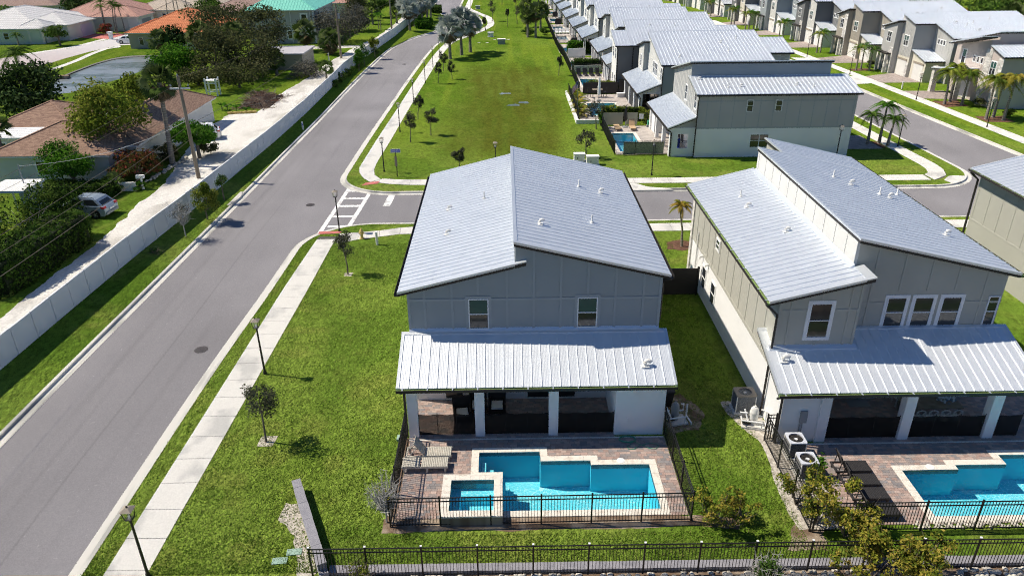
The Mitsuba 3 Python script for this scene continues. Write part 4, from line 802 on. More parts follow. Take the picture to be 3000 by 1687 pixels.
batten(HR, F, [(t - .02, t + .02, 3.9, (z1(t) if t < 72.3 else z2(t)) - .22) for t in np.arange(69.3, 79.8, .62)], 'm_grey_trim', .02)
for t in (70.0, 74.0): window(HR, F, t, 4.4, 5.85, .85, .08, 'm_white')
M().hexa([(18.0, 72.30, 6.95), (31.4, 72.30, 6.95), (31.4, 72.42, 6.95), (18.0, 72.42, 6.95)], [(18.0, 72.30, 8.12), (31.4, 72.30, 8.12), (31.4, 72.42, 8.12), (18.0, 72.42, 8.12)]).put(part(HR, 'clerestory'), 'm_grey_wall')
lanai_west(HR, 15.4, 18.1, 68.85, 80.0, 'm_mid_wall', False)
slidewall(HR, 18.12, 73.2, 79.2, 2.2, 4); F = face('y', 69.15, -1)
for q in ((16.0, 16.5, 0, 2.72), (17.5, 18.1, 0, 2.72), (16.5, 17.5, 0, .8), (16.5, 17.5, 2.2, 2.72)): fbox(M(), F, q[0], q[1], -.15, 0, q[2], q[3]).put(part(HR, 'side_wall'), 'm_white_stucco')
M().box(15.95, 18.1, 77.9, 79.7, 0, 2.72).put(part(HR, 'storage_wall'), 'm_white_stucco')
downpipe(HR, [(18.0, 68.38, 5.85), (18.02, 68.6, 5.6), (18.02, 68.72, 5.3), (18.02, 68.72, .05)], .06)
for x, y, k in ((18.6, 71.6, 'hood'), (27.5, 70.2, 'hood'), (22.2, 70.0, 'hood'), (29, 69.8, 'pipe')): vent(HR, x, y, z1(y), k)
for x, y, k in ((21, 69.9, 'pipe'),): vent(HR, x, y, z1(y), k)
# the ones behind
rows = [(83.9, 93.5, 8.4, 17.45, 30.4, 'pale grey', 'm_pale_wall', 'm_grey_wall', 'second house of the pool row, pale panelled end and a wide roof plane'), (98.3, 106.9, 8.16, 16.4, 28.6, 'dark', 'm_offwhite', 'm_dark_wall', 'third house of the pool row with a dark shaded side wall'),
        (113.2, 122.2, 8.23, 16.4, 28.4, '', 'm_pale_wall', 'm_mid_wall', 'fourth house of the pool row along the lawn'), (128.0, 136.6, 8.1, 15.5, 27.4, '', 'm_offwhite', 'm_mid_wall', 'fifth house of the pool row with a tall plain end wall'),
        (142.5, 151, 8.1, 15.2, 26.5, '', 'm_pale_wall', 'm_grey_wall', 'sixth house of the pool row'), (157, 165.5, 8.1, 15.0, 26, '', 'm_offwhite', 'm_mid_wall', 'seventh house of the pool row'), (171.5, 180, 8.1, 14.8, 25.5, '', 'm_pale_wall', 'm_grey_wall', 'eighth house of the pool row near the top edge'), (186, 194.5, 8.1, 14.6, 25, '', 'm_offwhite', 'm_mid_wall', 'ninth house of the pool row at the top edge'), (200.5, 209, 8.1, 14.4, 24.6, '', 'm_pale_wall', 'm_mid_wall', 'farthest house of the pool row at the top edge')]
for i, (y0, yr, zr_, xw, xe, _t, wm, sm, lab) in enumerate(rows):
    K = thing('house', lab, 'house'); near = i < 3; s = (zr_ - 6.04) / (yr - y0); zz = lambda y: 6.04 + s * (y - y0)
    shed(K, 'y', y0, 6.04, yr, zr_, xw, xe, pans=near)
    shed(K, 'y', y0 + 3.0, zz(y0 + 3.0) - .01, yr - 2.2, zz(yr - 2.2) - .01, xe + .02, xe + 2.8, pans=near)
    shed(K, 'y', yr + 3.4, 6.45, yr - .5, 7.35, xw - .65, xe - .5, pans=near)
    walls(K, 'y', y0 + .35, yr, xw + .35, xe - .3, 0, zz(y0 + .35) - .19, zz(yr) - .19, sm, 'wall'); walls(K, 'y', yr, yr + 3.1, xw - .3, xe - .8, 0, 7.0, 6.3, sm, 'wall')
    walls(K, 'y', y0 + 3.3, yr - 2.4, xe - .3, xe + 2.5, 0, zz(y0 + 3.3) - .2, zz(yr - 2.4) - .2, 'm_stone' if i == 0 else sm, 'wall')
    # the lit, boarded ends
    for (a, b, xx, f) in ((y0 + .35, yr, xw + .34, zz), (yr - .2, yr + 3.1, xw - .31, lambda y: 7.0 - .226 * (y - yr))):
        M().hexa([(xx - .03, a, 2.7), (xx, a, 2.7), (xx, b, 2.7), (xx - .03, b, 2.7)], [(xx - .03, a, f(a) - .22), (xx, a, f(a) - .22), (xx, b, f(b) - .22), (xx - .03, b, f(b) - .22)]).put(part(K, 'end_cladding'), wm)
        Fc = face('x', xx - .03, -1)
        if i < 4:
            batten(K, Fc, [(t - .022, t + .022, 2.75, f(t) - .25) for t in np.arange(a + .3, b - .1, .62)], wm, .022)
        if xx > xw: ws = (y0 + 1.2,), ((y0 + 4.2, y0 + 5.1, y0 + 6.0),)
        for t in ([y0 + 1.1, y0 + 3.9, y0 + 4.75, y0 + 5.6] if xx > xw else [yr + 1.2]): window(K, Fc, t, 4.15, 5.55, .72, .08, 'm_white', simple=i > 2)
    M().box(xw + .31, xw + .34, y0 + .36, yr, 0, 2.69).put(part(K, 'end_plaster'), 'm_white_stucco')
    if i == 1:
        shed(K, 'y', y0 - .02, 6.03, y0 + 5.0, zz(y0 + 5.0) - .01, xw - 2.1, xw - .02, pans=True); walls(K, 'y', y0 + .35, y0 + 4.7, xw - 1.75, xw + .3, 0, zz(y0 + .3) - .2, zz(y0 + 4.7) - .2, sm, 'wall')
        M().hexa([(xw - 1.80, y0 + .35, 0), (xw - 1.76, y0 + .35, 0), (xw - 1.76, y0 + 4.7, 0), (xw - 1.8, y0 + 4.7, 0)], [(xw - 1.80, y0 + .35, zz(y0) - .2), (xw - 1.76, y0 + .35, zz(y0) - .2), (xw - 1.76, y0 + 4.7, zz(y0 + 4.7) - .22), (xw - 1.8, y0 + 4.7, zz(y0 + 4.7) - .22)]).put(part(K, 'end_cladding'), wm)
        for t in (y0 + 1.2, y0 + 3.2):
            window(K, face('x', xw - 1.8, -1), t, 4.2, 5.6, .8, .08, 'm_white'); window(K, face('x', xw - 1.8, -1), t, .3, 2.2, .8, .08, 'm_white')
        downpipe(K, [(xw - 1.85, y0 - .1, 5.85), (xw - 1.7, y0 + .28, 5.5), (xw - 1.7, y0 + .28, .1)], .06)
    lanai_west(K, xw - (2.45 if i else 2.4), xw + .3, y0 + (5.1 if i == 1 else .6), yr + 2.8, wm, i in (0, 3), pans=near)
    slidewall(K, xw + .30, y0 + (5.5 if i == 1 else 1.2), yr - .2, 2.25, 3)
    if i < 6: downpipe(K, [(xw + .3, y0 - .07, 5.85), (xw + .3, y0 + .2, 5.6), (xw + .28, y0 + .28, 5.3), (xw + .28, y0 + .28, .05)], .06)
    r = np.random.default_rng(i)
    for k in range(4): vent(K, r.uniform(xw + 2, xe - 1), (yy := r.uniform(y0 + 2, yr - 2)), zz(yy), ['pipe', 'hood'][k % 2])

# ---------------------------------------------------------------- houses along the street on the right
def garage_door(root, F, t0, t1, z1=2.15):
    G = part(root, 'garage_door'); fbox(M(), F, t0, t1, -.02, .012, .03, z1).put(G, 'm_offwhite')
    for i in range(4): fbox(M(), F, t0 + .05, t1 - .05, .0, .028, .07 + i * (z1 - .06) / 4, .03 + (i + 1) * (z1 - .06) / 4 - .03).put(part(G, 'panel'), 'm_offwhite')
    fbox(M(), F, t0 - .15, t1 + .15, -.02, .10, z1 + .02, z1 + .28).put(part(root, 'door_canopy'), 'm_taupe')
def stonework(root, F, t0, t1, z0, z1, seed, fine=True):
    """Split-face stone cladding: courses of pale stones."""
    fbox(M(), F, t0, t1, -.02, .01, z0, z1).put(part(root, 'stone_backing'), 'm_stone'); r = np.random.default_rng(seed); m = M(); z = z0
    while z < z1 - .02:
        h = min(r.choice([.16, .22, .3]), z1 - z); t = t0
        while t < t1 - .02:
            w = min(r.uniform(.3, .75), t1 - t); c = r.uniform(.46, .78); fbox_c(m, F, t + .012, t + w - .012, .01, r.uniform(.03, .075), z + .012, z + h - .012, (c, c * .975, c * .93)); t += w
        z += h
    stuff(m.put(part(root, 'stones'), 'm_vcol', color=True))
def fbox_c(m, F, t0, t1, d0, d1, z0, z1, c):
    return m.hexa([F(t0, d0, z0), F(t1, d0, z0), F(t1, d1, z0), F(t0, d1, z0)], [F(t0, d0, z1), F(t1, d0, z1), F(t1, d1, z1), F(t0, d1, z1)], c)
def ehouse(yS, xf, wm, bm, lab, var=0, near=True):
    """South eave at yS, garage front at xf; ridge runs east."""
    K = thing('house', lab, 'house'); s = .246; zz = lambda y: 6.0 + s * (y - yS); yr = yS + 9.5
    shed(K, 'y', yS, 6.0, yr, zz(yr), xf + 2.1, xf + 15.6, pans=near)
    shed(K, 'y', yS + 5.2, zz(yS + 5.2), yr - .6, zz(yr - .6), xf - .75, xf + 2.08, pans=near)
    shed(K, 'y', yr + 3.3, 6.2, yr - 1.0, 7.35, xf - 1.6, xf + 13, pans=False)
    walls(K, 'y', yS + .35, yr, xf + 2.4, xf + 15, 0, zz(yS + .35) - .19, zz(yr) - .19, wm, 'wall'); walls(K, 'y', yS + 5.5, yr, xf - .4, xf + 2.5, 0, zz(yS + 5.5) - .19, zz(yr) - .5, wm, 'wall')
    walls(K, 'y', yr - .6, yr + 3.0, xf - 1.25, xf + 12.6, 0, 7.0, 6.05, wm, 'wall')
    # boarded fronts
    F1 = face('x', xf - .4, -1); M().hexa([F1(yS + 5.5, .0, 2.7), F1(yr - .6, .0, 2.7), F1(yr - .6, .03, 2.7), F1(yS + 5.5, .03, 2.7)], [F1(yS + 5.5, 0, zz(yS + 5.5) - .22), F1(yr - .6, 0, zz(yr - .6) - .22), F1(yr - .6, .03, zz(yr - .6) - .22), F1(yS + 5.5, .03, zz(yS + 5.5) - .22)]).put(part(K, 'cladding'), bm)
    batten(K, face('x', xf - .43, -1), [(t - .025, t + .025, 2.72, zz(t) - .26) for t in np.arange(yS + 5.8, yr - .7, .4)], bm, .025)
    window(K, face('x', xf - .43, -1), yS + 7.3, 4.1, 5.5, 1.3, .08, 'm_white', 'double', upper='m_glass_teal')
    fbox(M(), face('x', xf - .4, -1), yS + 5.5, yr - .6, 0, .02, 0, 2.69).put(part(K, 'plaster'), 'm_cream_wall' if var % 2 == 0 else 'm_white_stucco')
    garage_door(K, face('x', xf - .42, -1), yS + 6.1, yS + 8.6)
    # the single-storey garage with its little roof
    shed(K, 'y', yS + 1.35, 2.85, yS + 5.5, 3.85, xf - .35, xf + 2.45, pans=near, thick=.14)
    walls(K, 'y', yS + 1.65, yS + 5.45, xf, xf + 2.4, 0, 2.76, 3.66, 'm_cream_wall' if var % 2 == 0 else 'm_white_stucco', 'garage_wall'); garage_door(K, face('x', xf, -1), yS + 2.2, yS + 4.7)
    Fu = face('x', xf + 2.4, -1)
    for t in (yS + 2.6, yS + 3.3, yS + 4.0): window(K, Fu, t, 4.75, 5.4, .5, .06, 'm_white', 'fixed')
    batten(K, Fu, [(t - .02, t + .02, 3.7, zz(t) - .26) for t in np.arange(yS + .6, yS + 5.4, .7)], wm, .02)
    F3 = face('x', xf - 1.25, -1); window(K, F3, yr + 1.2, 4.2, 5.6, 1.2, .08, 'm_white', 'double'); 
    if near or var % 2 == 0:
        stonework(K, face('x', xf - .42, -1), yS + 5.5, yS + 6.0, 0, 2.0, var); stonework(K, face('x', xf, -1), yS + 1.65, yS + 2.15, 0, 1.5, var + 4); stonework(K, face('x', xf - 1.25, -1), yr - .6, yr + .6, 0, 3.6 if var != 2 else 6.4, var + 9)
    P3 = part(K, 'porch'); M().box(xf - 2.0, xf - 1.25, yr - .3, yr + 2.6, 2.6, 2.78).put(P3, 'm_bronze')
    for y in (yr - .2, yr + 2.2): M().box(xf - 1.95, xf - 1.6, y, y + .35, 0, 2.6).put(part(P3, 'post'), 'm_offwhite' if var % 2 else 'm_stone')
    fbox(M(), F3, yr + .7, yr + 1.7, -.02, .03, .05, 2.1).put(part(K, 'front_door'), 'm_bronze')
    downpipe(K, [(xf + 3.2, yS - .08, 5.8), (xf + 3.2, yS + .2, 5.5), (xf + 3.2, yS + .3, 5.2), (xf + 3.2, yS + .3, .1)], .06)
    r = np.random.default_rng(var + 30)
    for k in range(5): vent(K, r.uniform(xf + 4, xf + 12), (yy := r.uniform(yS + 2, yr - 2)), zz(yy), ['pipe', 'hood'][k % 2], 1.1)
    return K
ehouse(101.2, 57.6, 'm_mid_wall', 'm_mid_wall', 'grey boarded house with two garage doors and a cream base on the right street', 0)
ehouse(116.9, 57.2, 'm_tan_wall', 'm_tan_wall', 'tan boarded house with square porch behind the grey one on the right street', 2)
ehouse(132.6, 55.9, 'm_dark_wall', 'm_pale_wall', 'house with a pale stone tower and dark side on the right street', 3)
ehouse(148.2, 54.2, 'm_grey_wall', 'm_pale_wall', 'house with a dark grey side wall further up the right street', 1, False)
ehouse(163.5, 52.6, 'm_dark_wall', 'm_cream_wall', 'second house from the top of the right street with cream front', 4, False)
ehouse(178.5, 51.0, 'm_dark_wall', 'm_offwhite', 'house near the top edge on the right street', 5, False)
ehouse(194, 49.2, 'm_grey_wall', 'm_offwhite', 'farthest house on the right street at the top edge', 7, False)
ehouse(209, 47.2, 'm_dark_wall', 'm_pale_wall', 'dim house beyond the right street at the very top', 6, False)
# the stone and pink boarded house at the right edge
K = thing('house', 'pinkish house with pale stone corners at the right edge behind the palms', 'house')
_, za = shed(K, 'y', 86.6, 6.0, 89.6, 6.9, 57.4, 74); _, zb = shed(K, 'y', 99.5, 5.9, 90.2, 8.3, 58.4, 72, pans=False); shed(K, 'y', 96.5, 6.3, 90.2, 7.8, 56.4, 58.38, pans=False)
walls(K, 'y', 86.9, 90.3, 57.7, 73.6, 0, za(86.9) - .19, za(89.6) - .1, 'm_pink_wall'); walls(K, 'y', 90.3, 98.5, 58.7, 71.6, 0, zb(90.3) - .19, zb(98.5) - .19, 'm_pink_wall'); walls(K, 'y', 90.3, 96.2, 57.9, 58.7, 0, 7.4, 6.2, 'm_pink_wall')
F = face('x', 57.7, -1); stonework(K, F, 86.9, 87.9, 0, 5.7, 71); stonework(K, F, 89.3, 90.5, 0, 6.4, 72)
window(K, F, 88.6, 3.6, 5.2, 1.1, .08, 'm_white', 'double', upper='m_glass_teal'); q = [(87.9, 89.3, z, z + .02) for z in np.arange(.4, 6.0, .25) if not 3.45 < z < 5.35]; batten(K, F, q, 'm_pink_wall', .02)
F = face('x', 57.9, -1); batten(K, F, [(t - .02, t + .02, 3.2, 6.5) for t in np.arange(90.8, 94.6, .42)], 'm_pink_wall', .025)
for t in (91.3, 92.1, 92.9): window(K, F, t, 4.5, 5.2, .5, .06, 'm_white', 'fixed')
window(K, F, 95.2, 3.9, 5.6, .8, .08, 'm_white', upper='m_glass_teal')
shed(K, 'y', 97.6, 3.0, 91.4, 3.9, 55.4, 57.88, pans=False, thick=.16)
for y in (91.6, 96.9): M().box(55.6, 56.2, y, y + .6, 0, 3.2).put(part(K, 'porch_post'), 'm_stone')
garage_door(K, F, 92.5, 95.4)
for k, (x, y) in enumerate(((60.5, 91.0), (63, 92.5), (64.5, 94))): vent(K, x, y, zb(y), 'pipe')
# drives of pavers
def drive(pts): M().prism(Polygon(pts), -.02, .014).put(struct('paver_drive'), 'm_drive')
flat('m_drive', proc(lambda p, n, uv: mix((.25, .215, .20), (.36, .31, .29), cell_rand(dr.floor(p.x * 3 + .37 * dr.floor(p.y * 4)), dr.floor(p.y * 4), 1)) * (.9 + .2 * fbm(p.x * .3, p.y * .3, 2, 2))), .95, .1)
drive([(52.0, 93.2), (57.7, 92.2), (57.7, 97.5), (51.9, 97.6)])
for yS, xf in ((101.2, 57.6), (116.9, 57.2), (132.6, 55.9), (148.2, 54.2), (163.5, 52.6), (178.5, 51.0)):
    f = lambda y: np.interp(y, [72, 88, 108, 140, 175], [53.8, 53, 51.9, 49.9, 47.5])
    drive([(f(yS + 2), yS + 1.9), (xf, yS + 1.9), (xf, yS + 5.5), (xf - .4, yS + 5.6), (xf - .4, yS + 9), (f(yS + 6.5), yS + 6.6)])
    M().sheet(Polygon([(f(yS + 2) - 1.5, yS + 1.7), (f(yS + 7) - 1.5, yS + 6.8), (f(yS + 7) - 3.9, yS + 7.4), (f(yS + 2) - 3.9, yS + 1.0)]), .018).put(struct('drive_apron'), 'm_concrete')
drive([(33.2, 71), (37.4, 71), (37.3, 76), (33.2, 76)]); drive([(31, 86), (36.6, 86), (36.4, 90.5), (31, 90.5)])

# ---------------------------------------------------------------- the older neighbourhood on the left: hipped roofs
def hip(root, x0, x1, y0, y1, ze, rise, mat, wm, over=.5, zw=None, rot=None):
    W, L = x1 - x0, y1 - y0; d = min(W, L) / 2; zr_ = ze + rise
    a, b = ((x0 + x1) / 2, y0 + d), ((x0 + x1) / 2, y1 - d)
    if W > L: a, b = (x0 + d, (y0 + y1) / 2), (x1 - d, (y0 + y1) / 2)
    c = [(x0, y0), (x1, y0), (x1, y1), (x0, y1)]; R = part(root, 'roof')
    M().prism(sbox(x0 + .04, y0 + .04, x1 - .04, y1 - .04), ze - .16, ze - .03).put(R, 'm_offwhite')
    v = [(*p, ze) for p in c] + [(*a, zr_), (*b, zr_)]
    faces = [[0, 1, 4], [1, 2, 5, 4], [2, 3, 5], [3, 0, 4, 5]] if L >= W else [[0, 1, 5, 4], [1, 2, 5], [2, 3, 4, 5], [3, 0, 4]]
    for fc in faces: M().add([v[i] for i in fc], [[0, 1, 2]] if len(fc) == 3 else [[0, 1, 2, 3]]).put(part(R, 'slope'), mat)
    for p, q in ((0, 4), (1, 4 if L >= W else 5), (2, 5), (3, 5 if L >= W else 4), (4, 5)):
        if np.linalg.norm(fix(v[p]) - fix(v[q])) > .01: M().bar(v[p], v[q], .24, .10).put(part(R, 'ridge_cap'), mat)
    M().box(x0 + over, x1 - over, y0 + over, y1 - over, 0, ze - .10).put(part(root, 'wall'), wm)
K = thing('house', 'white tiled hip roof house with arched entry and lilac garage door at the far left', 'house')
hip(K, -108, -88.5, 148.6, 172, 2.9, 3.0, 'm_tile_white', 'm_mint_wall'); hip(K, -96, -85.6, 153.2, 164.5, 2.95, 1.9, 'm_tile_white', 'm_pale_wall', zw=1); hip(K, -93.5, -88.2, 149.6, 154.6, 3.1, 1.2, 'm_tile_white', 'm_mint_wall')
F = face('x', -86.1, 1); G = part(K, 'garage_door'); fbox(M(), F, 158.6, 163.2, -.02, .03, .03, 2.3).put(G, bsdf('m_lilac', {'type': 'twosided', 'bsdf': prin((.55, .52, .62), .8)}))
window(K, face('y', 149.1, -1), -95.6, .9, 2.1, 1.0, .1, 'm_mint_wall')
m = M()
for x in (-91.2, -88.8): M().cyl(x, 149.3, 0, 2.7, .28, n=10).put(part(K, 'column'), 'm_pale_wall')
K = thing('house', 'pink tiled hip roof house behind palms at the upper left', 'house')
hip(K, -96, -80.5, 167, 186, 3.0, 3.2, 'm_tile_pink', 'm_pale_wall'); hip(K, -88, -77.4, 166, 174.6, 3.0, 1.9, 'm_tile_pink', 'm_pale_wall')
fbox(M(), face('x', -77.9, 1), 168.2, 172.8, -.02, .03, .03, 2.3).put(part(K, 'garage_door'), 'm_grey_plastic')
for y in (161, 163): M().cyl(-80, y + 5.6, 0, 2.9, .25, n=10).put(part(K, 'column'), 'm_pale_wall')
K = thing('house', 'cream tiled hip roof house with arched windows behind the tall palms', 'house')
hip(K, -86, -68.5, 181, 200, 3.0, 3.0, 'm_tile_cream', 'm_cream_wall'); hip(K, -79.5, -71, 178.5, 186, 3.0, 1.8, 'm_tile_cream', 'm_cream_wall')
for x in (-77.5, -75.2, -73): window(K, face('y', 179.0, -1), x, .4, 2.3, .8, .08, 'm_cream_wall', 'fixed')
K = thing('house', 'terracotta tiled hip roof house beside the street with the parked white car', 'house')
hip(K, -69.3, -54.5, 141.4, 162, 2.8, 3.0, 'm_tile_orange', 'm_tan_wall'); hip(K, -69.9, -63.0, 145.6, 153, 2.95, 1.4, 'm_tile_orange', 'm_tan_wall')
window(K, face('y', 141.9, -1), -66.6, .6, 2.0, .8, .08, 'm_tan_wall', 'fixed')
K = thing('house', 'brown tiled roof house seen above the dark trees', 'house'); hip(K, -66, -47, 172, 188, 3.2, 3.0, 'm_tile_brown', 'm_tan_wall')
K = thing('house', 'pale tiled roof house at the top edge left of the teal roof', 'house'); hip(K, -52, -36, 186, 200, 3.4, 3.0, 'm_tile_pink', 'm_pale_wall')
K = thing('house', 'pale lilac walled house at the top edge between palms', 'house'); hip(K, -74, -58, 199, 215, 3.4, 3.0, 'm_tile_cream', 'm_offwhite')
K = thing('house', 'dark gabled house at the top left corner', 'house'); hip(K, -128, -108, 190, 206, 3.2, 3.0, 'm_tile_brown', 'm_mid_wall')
K = thing('house', 'teal metal roofed two storey house with grey walls', 'house')
hip(K, -48.5, -35.0, 145.6, 164, 6.0, 3.2, 'm_teal_roof', 'm_mid_wall', .55)
R = K + '__roof'
for q, (x0, x1) in enumerate(((-48, -35.4),)):
    for x in np.arange(-48.0, -35.2, .55):
        d = min(x + 48.5, -35.0 - x); 
        if d > .3: M().bar((x, 145.62, 6.03), (x, 145.6 + d, 6.03 + 3.2 * d / 6.75), .05, .05).put(part(R, 'seam'), 'm_teal_roof')
F = face('y', 146.15, -1); window(K, F, -37.4, 3.6, 5.2, 1.0, .22, 'm_white'); window(K, F, -40.3, .9, 2.3, .9, .2, 'm_white'); batten(K, F, [(-48, -35.6, 2.9, 3.05)], 'm_offwhite', .04); downpipe(K, [(-39.9, 146.0, 5.8), (-39.9, 146.0, .1)], .07, 'm_offwhite'); downpipe(K, [(-36.2, 146.0, 5.8), (-36.2, 146.0, .1)], .07, 'm_offwhite')
for z in np.arange(.1, 5.8, .5): M().box(-35.75, -35.48, 146.05, 146.5, z, z + .42).put(part(K, 'quoin'), 'm_white')
# brown shingled bungalow
K = thing('house', 'brown shingled bungalow among trees at the left, with a flat white roof section', 'house')
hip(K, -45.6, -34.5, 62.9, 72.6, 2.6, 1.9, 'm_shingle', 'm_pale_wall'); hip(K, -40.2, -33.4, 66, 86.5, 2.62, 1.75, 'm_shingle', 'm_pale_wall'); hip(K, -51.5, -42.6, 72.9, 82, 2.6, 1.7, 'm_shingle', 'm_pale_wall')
M().box(-50.0, -43.0, 69.0, 73.0, 2.5, 2.66).put(part(K, 'flat_roof'), 'm_white')
for i in range(5): M().box(-50, -43, 69.5 + i * .75, 69.56 + i * .75, 2.66, 2.675).put(part(K, 'roof_seam'), 'm_grey_plastic')
M().box(-49.8, -43.2, 69.3, 72.9, 0, 2.5).put(part(K, 'wall'), 'm_pale_wall')
for x in (-48.4, -46.2): window(K, face('y', 69.3, -1), x, .3, 2.1, 1.7, .1, 'm_white', 'double')
window(K, face('y', 63.4, -1), -41.0, .8, 2.0, .9, .08, 'm_white', 'fixed')
M().box(-39.6, -36.55, 53.5, 56.4, 2.45, 2.62).put(k := part(thing('carport', 'small carport with a flat grey roof at the left edge', 'carport'), 'flat_roof'), 'm_offwhite'); C = k.split('__')[0]
for x in (-39.3, -36.9):
    for y in (53.8, 56.1): M().box(x, x + .12, y, y + .12, 0, 2.45).put(part(C, 'post'), 'm_offwhite')
M().box(-37.2, -36.7, 53.9, 56.2, 0, 2.45).put(part(C, 'side_wall'), 'm_pale_wall')
K = thing('outbuilding', 'low flat roofed grey outbuilding among palms below the teal roofed house', 'outbuilding'); M().box(-39.5, -31, 118, 126, 2.3, 2.5).put(part(K, 'roof'), bsdf('m_flat_roof', {'type': 'twosided', 'bsdf': prin((.42, .41, .44), .9)})); M().box(-39.2, -31.3, 118.3, 125.7, 0, 2.3).put(part(K, 'wall'), 'm_tan_wall')
K = thing('fence', 'pale blue board fence beside the terracotta roofed house', 'fence')
for i, x in enumerate(np.arange(-58, -49, .32)): M().box(x, x + .30, 139.5 - .3 * (i * .03), 139.56 - .3 * (i * .03), 0, 1.9).put(part(K, 'board'), 'm_mint_wall')
# ---------------------------------------------------------------- vegetation
PAL = dict(oak=[(.062, .070, .043), (.094, .103, .062), (.045, .050, .035), (.122, .130, .085)], dark=[(.025, .053, .018), (.048, .088, .022), (.081, .131, .050), (.018, .035, .015)],
           yellow=[(.136, .192, .022), (.200, .256, .035), (.080, .128, .019), (.264, .288, .054)], bright=[(.056, .163, .015), (.088, .219, .020), (.035, .106, .013), (.125, .250, .037)],
           mid=[(.060, .128, .021), (.098, .173, .033), (.042, .083, .018), (.135, .203, .053)], olive=[(.075, .090, .033), (.112, .128, .051), (.051, .060, .030), (.143, .147, .072)],
           red=[(.184, .052, .040), (.299, .063, .052), (.081, .086, .025), (.138, .075, .025), (.052, .069, .021)], shrub=[(.238, .255, .034), (.340, .306, .051), (.145, .196, .027), (.408, .323, .068), (.093, .136, .024)],
           grey=[(.115, .115, .089), (.162, .162, .135), (.074, .078, .061)], hedge=[(.043, .094, .015), (.069, .131, .022), (.027, .057, .013), (.100, .150, .033)], gold=[(.286, .208, .039), (.195, .195, .026), (.351, .247, .052)])
def leaf_cloud(m, clumps, n, size, pal, r, flat_=.35, thin=1.0, shell=.45, hang=0.):
    """n leaf-sized quads spread through ellipsoid clumps (x, y, z, rx, ry, rz); more of them near the outside."""
    C = fix(clumps); wgt = (C[:, 3] * C[:, 4] * C[:, 5]) ** .67; idx = r.choice(len(C), n, p=wgt / wgt.sum())
    d = r.normal(size=(n, 3)); d /= np.linalg.norm(d, axis=1, keepdims=True); u = r.random(n) ** shell
    p = C[idx, :3] + d * u[:, None] * C[idx, 3:]
    nrm = d * .7 + r.normal(size=(n, 3)) * .7 + [0, 0, flat_]; nrm /= np.linalg.norm(nrm, axis=1, keepdims=True)
    a = np.cross(nrm, r.normal(size=(n, 3))); a /= np.linalg.norm(a, axis=1, keepdims=True); a[:, 2] -= hang; b = np.cross(nrm, a)
    s = size * r.uniform(.6, 1.35, n)[:, None]; a, b = a * s, b * s * .55 * thin
    v = np.stack([p - a, p + b - a * .1, p + a, p - b - a * .1], 1).reshape(-1, 3); f = np.arange(n * 4).reshape(-1, 4)
    P = fix(PAL[pal]); tone = r.integers(len(P), size=len(C)); ci = np.where(r.random(n) < .55, tone[idx], r.integers(len(P), size=n))
    col = np.repeat(P[ci] * r.uniform(.75, 1.25, n)[:, None], 4, 0)
    m.v.append(v); m.f.append(np.vstack([f[:, [0, 1, 2]], f[:, [0, 2, 3]]]) + m.n); m.c.append(col); m.n += len(v)
    return m
def clumps_in(x, y, z, rx, ry, rz, n, r, k=.45, low=-.55):
    out = []
    for i in range(n):
        d = r.normal(size=3); d /= np.linalg.norm(d); d[2] = max(d[2], low); q = r.uniform(.45, .78)
        s = k * r.uniform(.7, 1.25); out.append((x + d[0] * rx * q, y + d[1] * ry * q, z + d[2] * rz * q, rx * s, ry * s, rz * s * .9))
    return out
def limbs(m, x, y, z0, cl, tr, r, n=7):
    zs = z0
    for c in [cl[i] for i in r.permutation(len(cl))[:n]]:
        e = fix(c[:3]); s = fix((x, y, zs)); mid = (s + e) / 2 + r.normal(size=3) * .08 * np.linalg.norm(e - s); mid[2] = max(mid[2], z0 * .8)
        m.tube([s, mid, e], [tr * .55, tr * .35, tr * .12], 5)
def broadleaf(label, x, y, zc, rx, rz, pal, cat='tree', n=3200, size=.16, trunk=.16, nc=16, ry=None, group=None, name='tree', bark='m_bark', dx=0., k=.42, low=-.55, shell=.45):
    r = np.random.default_rng(int(abs(x * 131 + y * 977)) % 99991); ry = ry or rx; K = thing(name, label, cat, group)
    cl = clumps_in(x + dx, y, zc, rx, ry, rz, nc, r, k, low); zb = max(.15, zc - rz * .75)
    t = M().tube([(x, y, -.1), (x + dx * .3 + r.normal() * .04, y + r.normal() * .04, zb * .5), (x + dx * .8, y, zb), (x + dx, y, zc)], [trunk * 1.25, trunk, trunk * .85, trunk * .4], 8)
    limbs(t, x + dx * .8, y, zb, cl, trunk, r); t.put(part(K, 'trunk'), bark, smooth=40)
    leaf_cloud(M(), cl, n, size, pal, r, shell=shell).put(part(K, 'crown'), 'm_leaf', color=True)
    return K
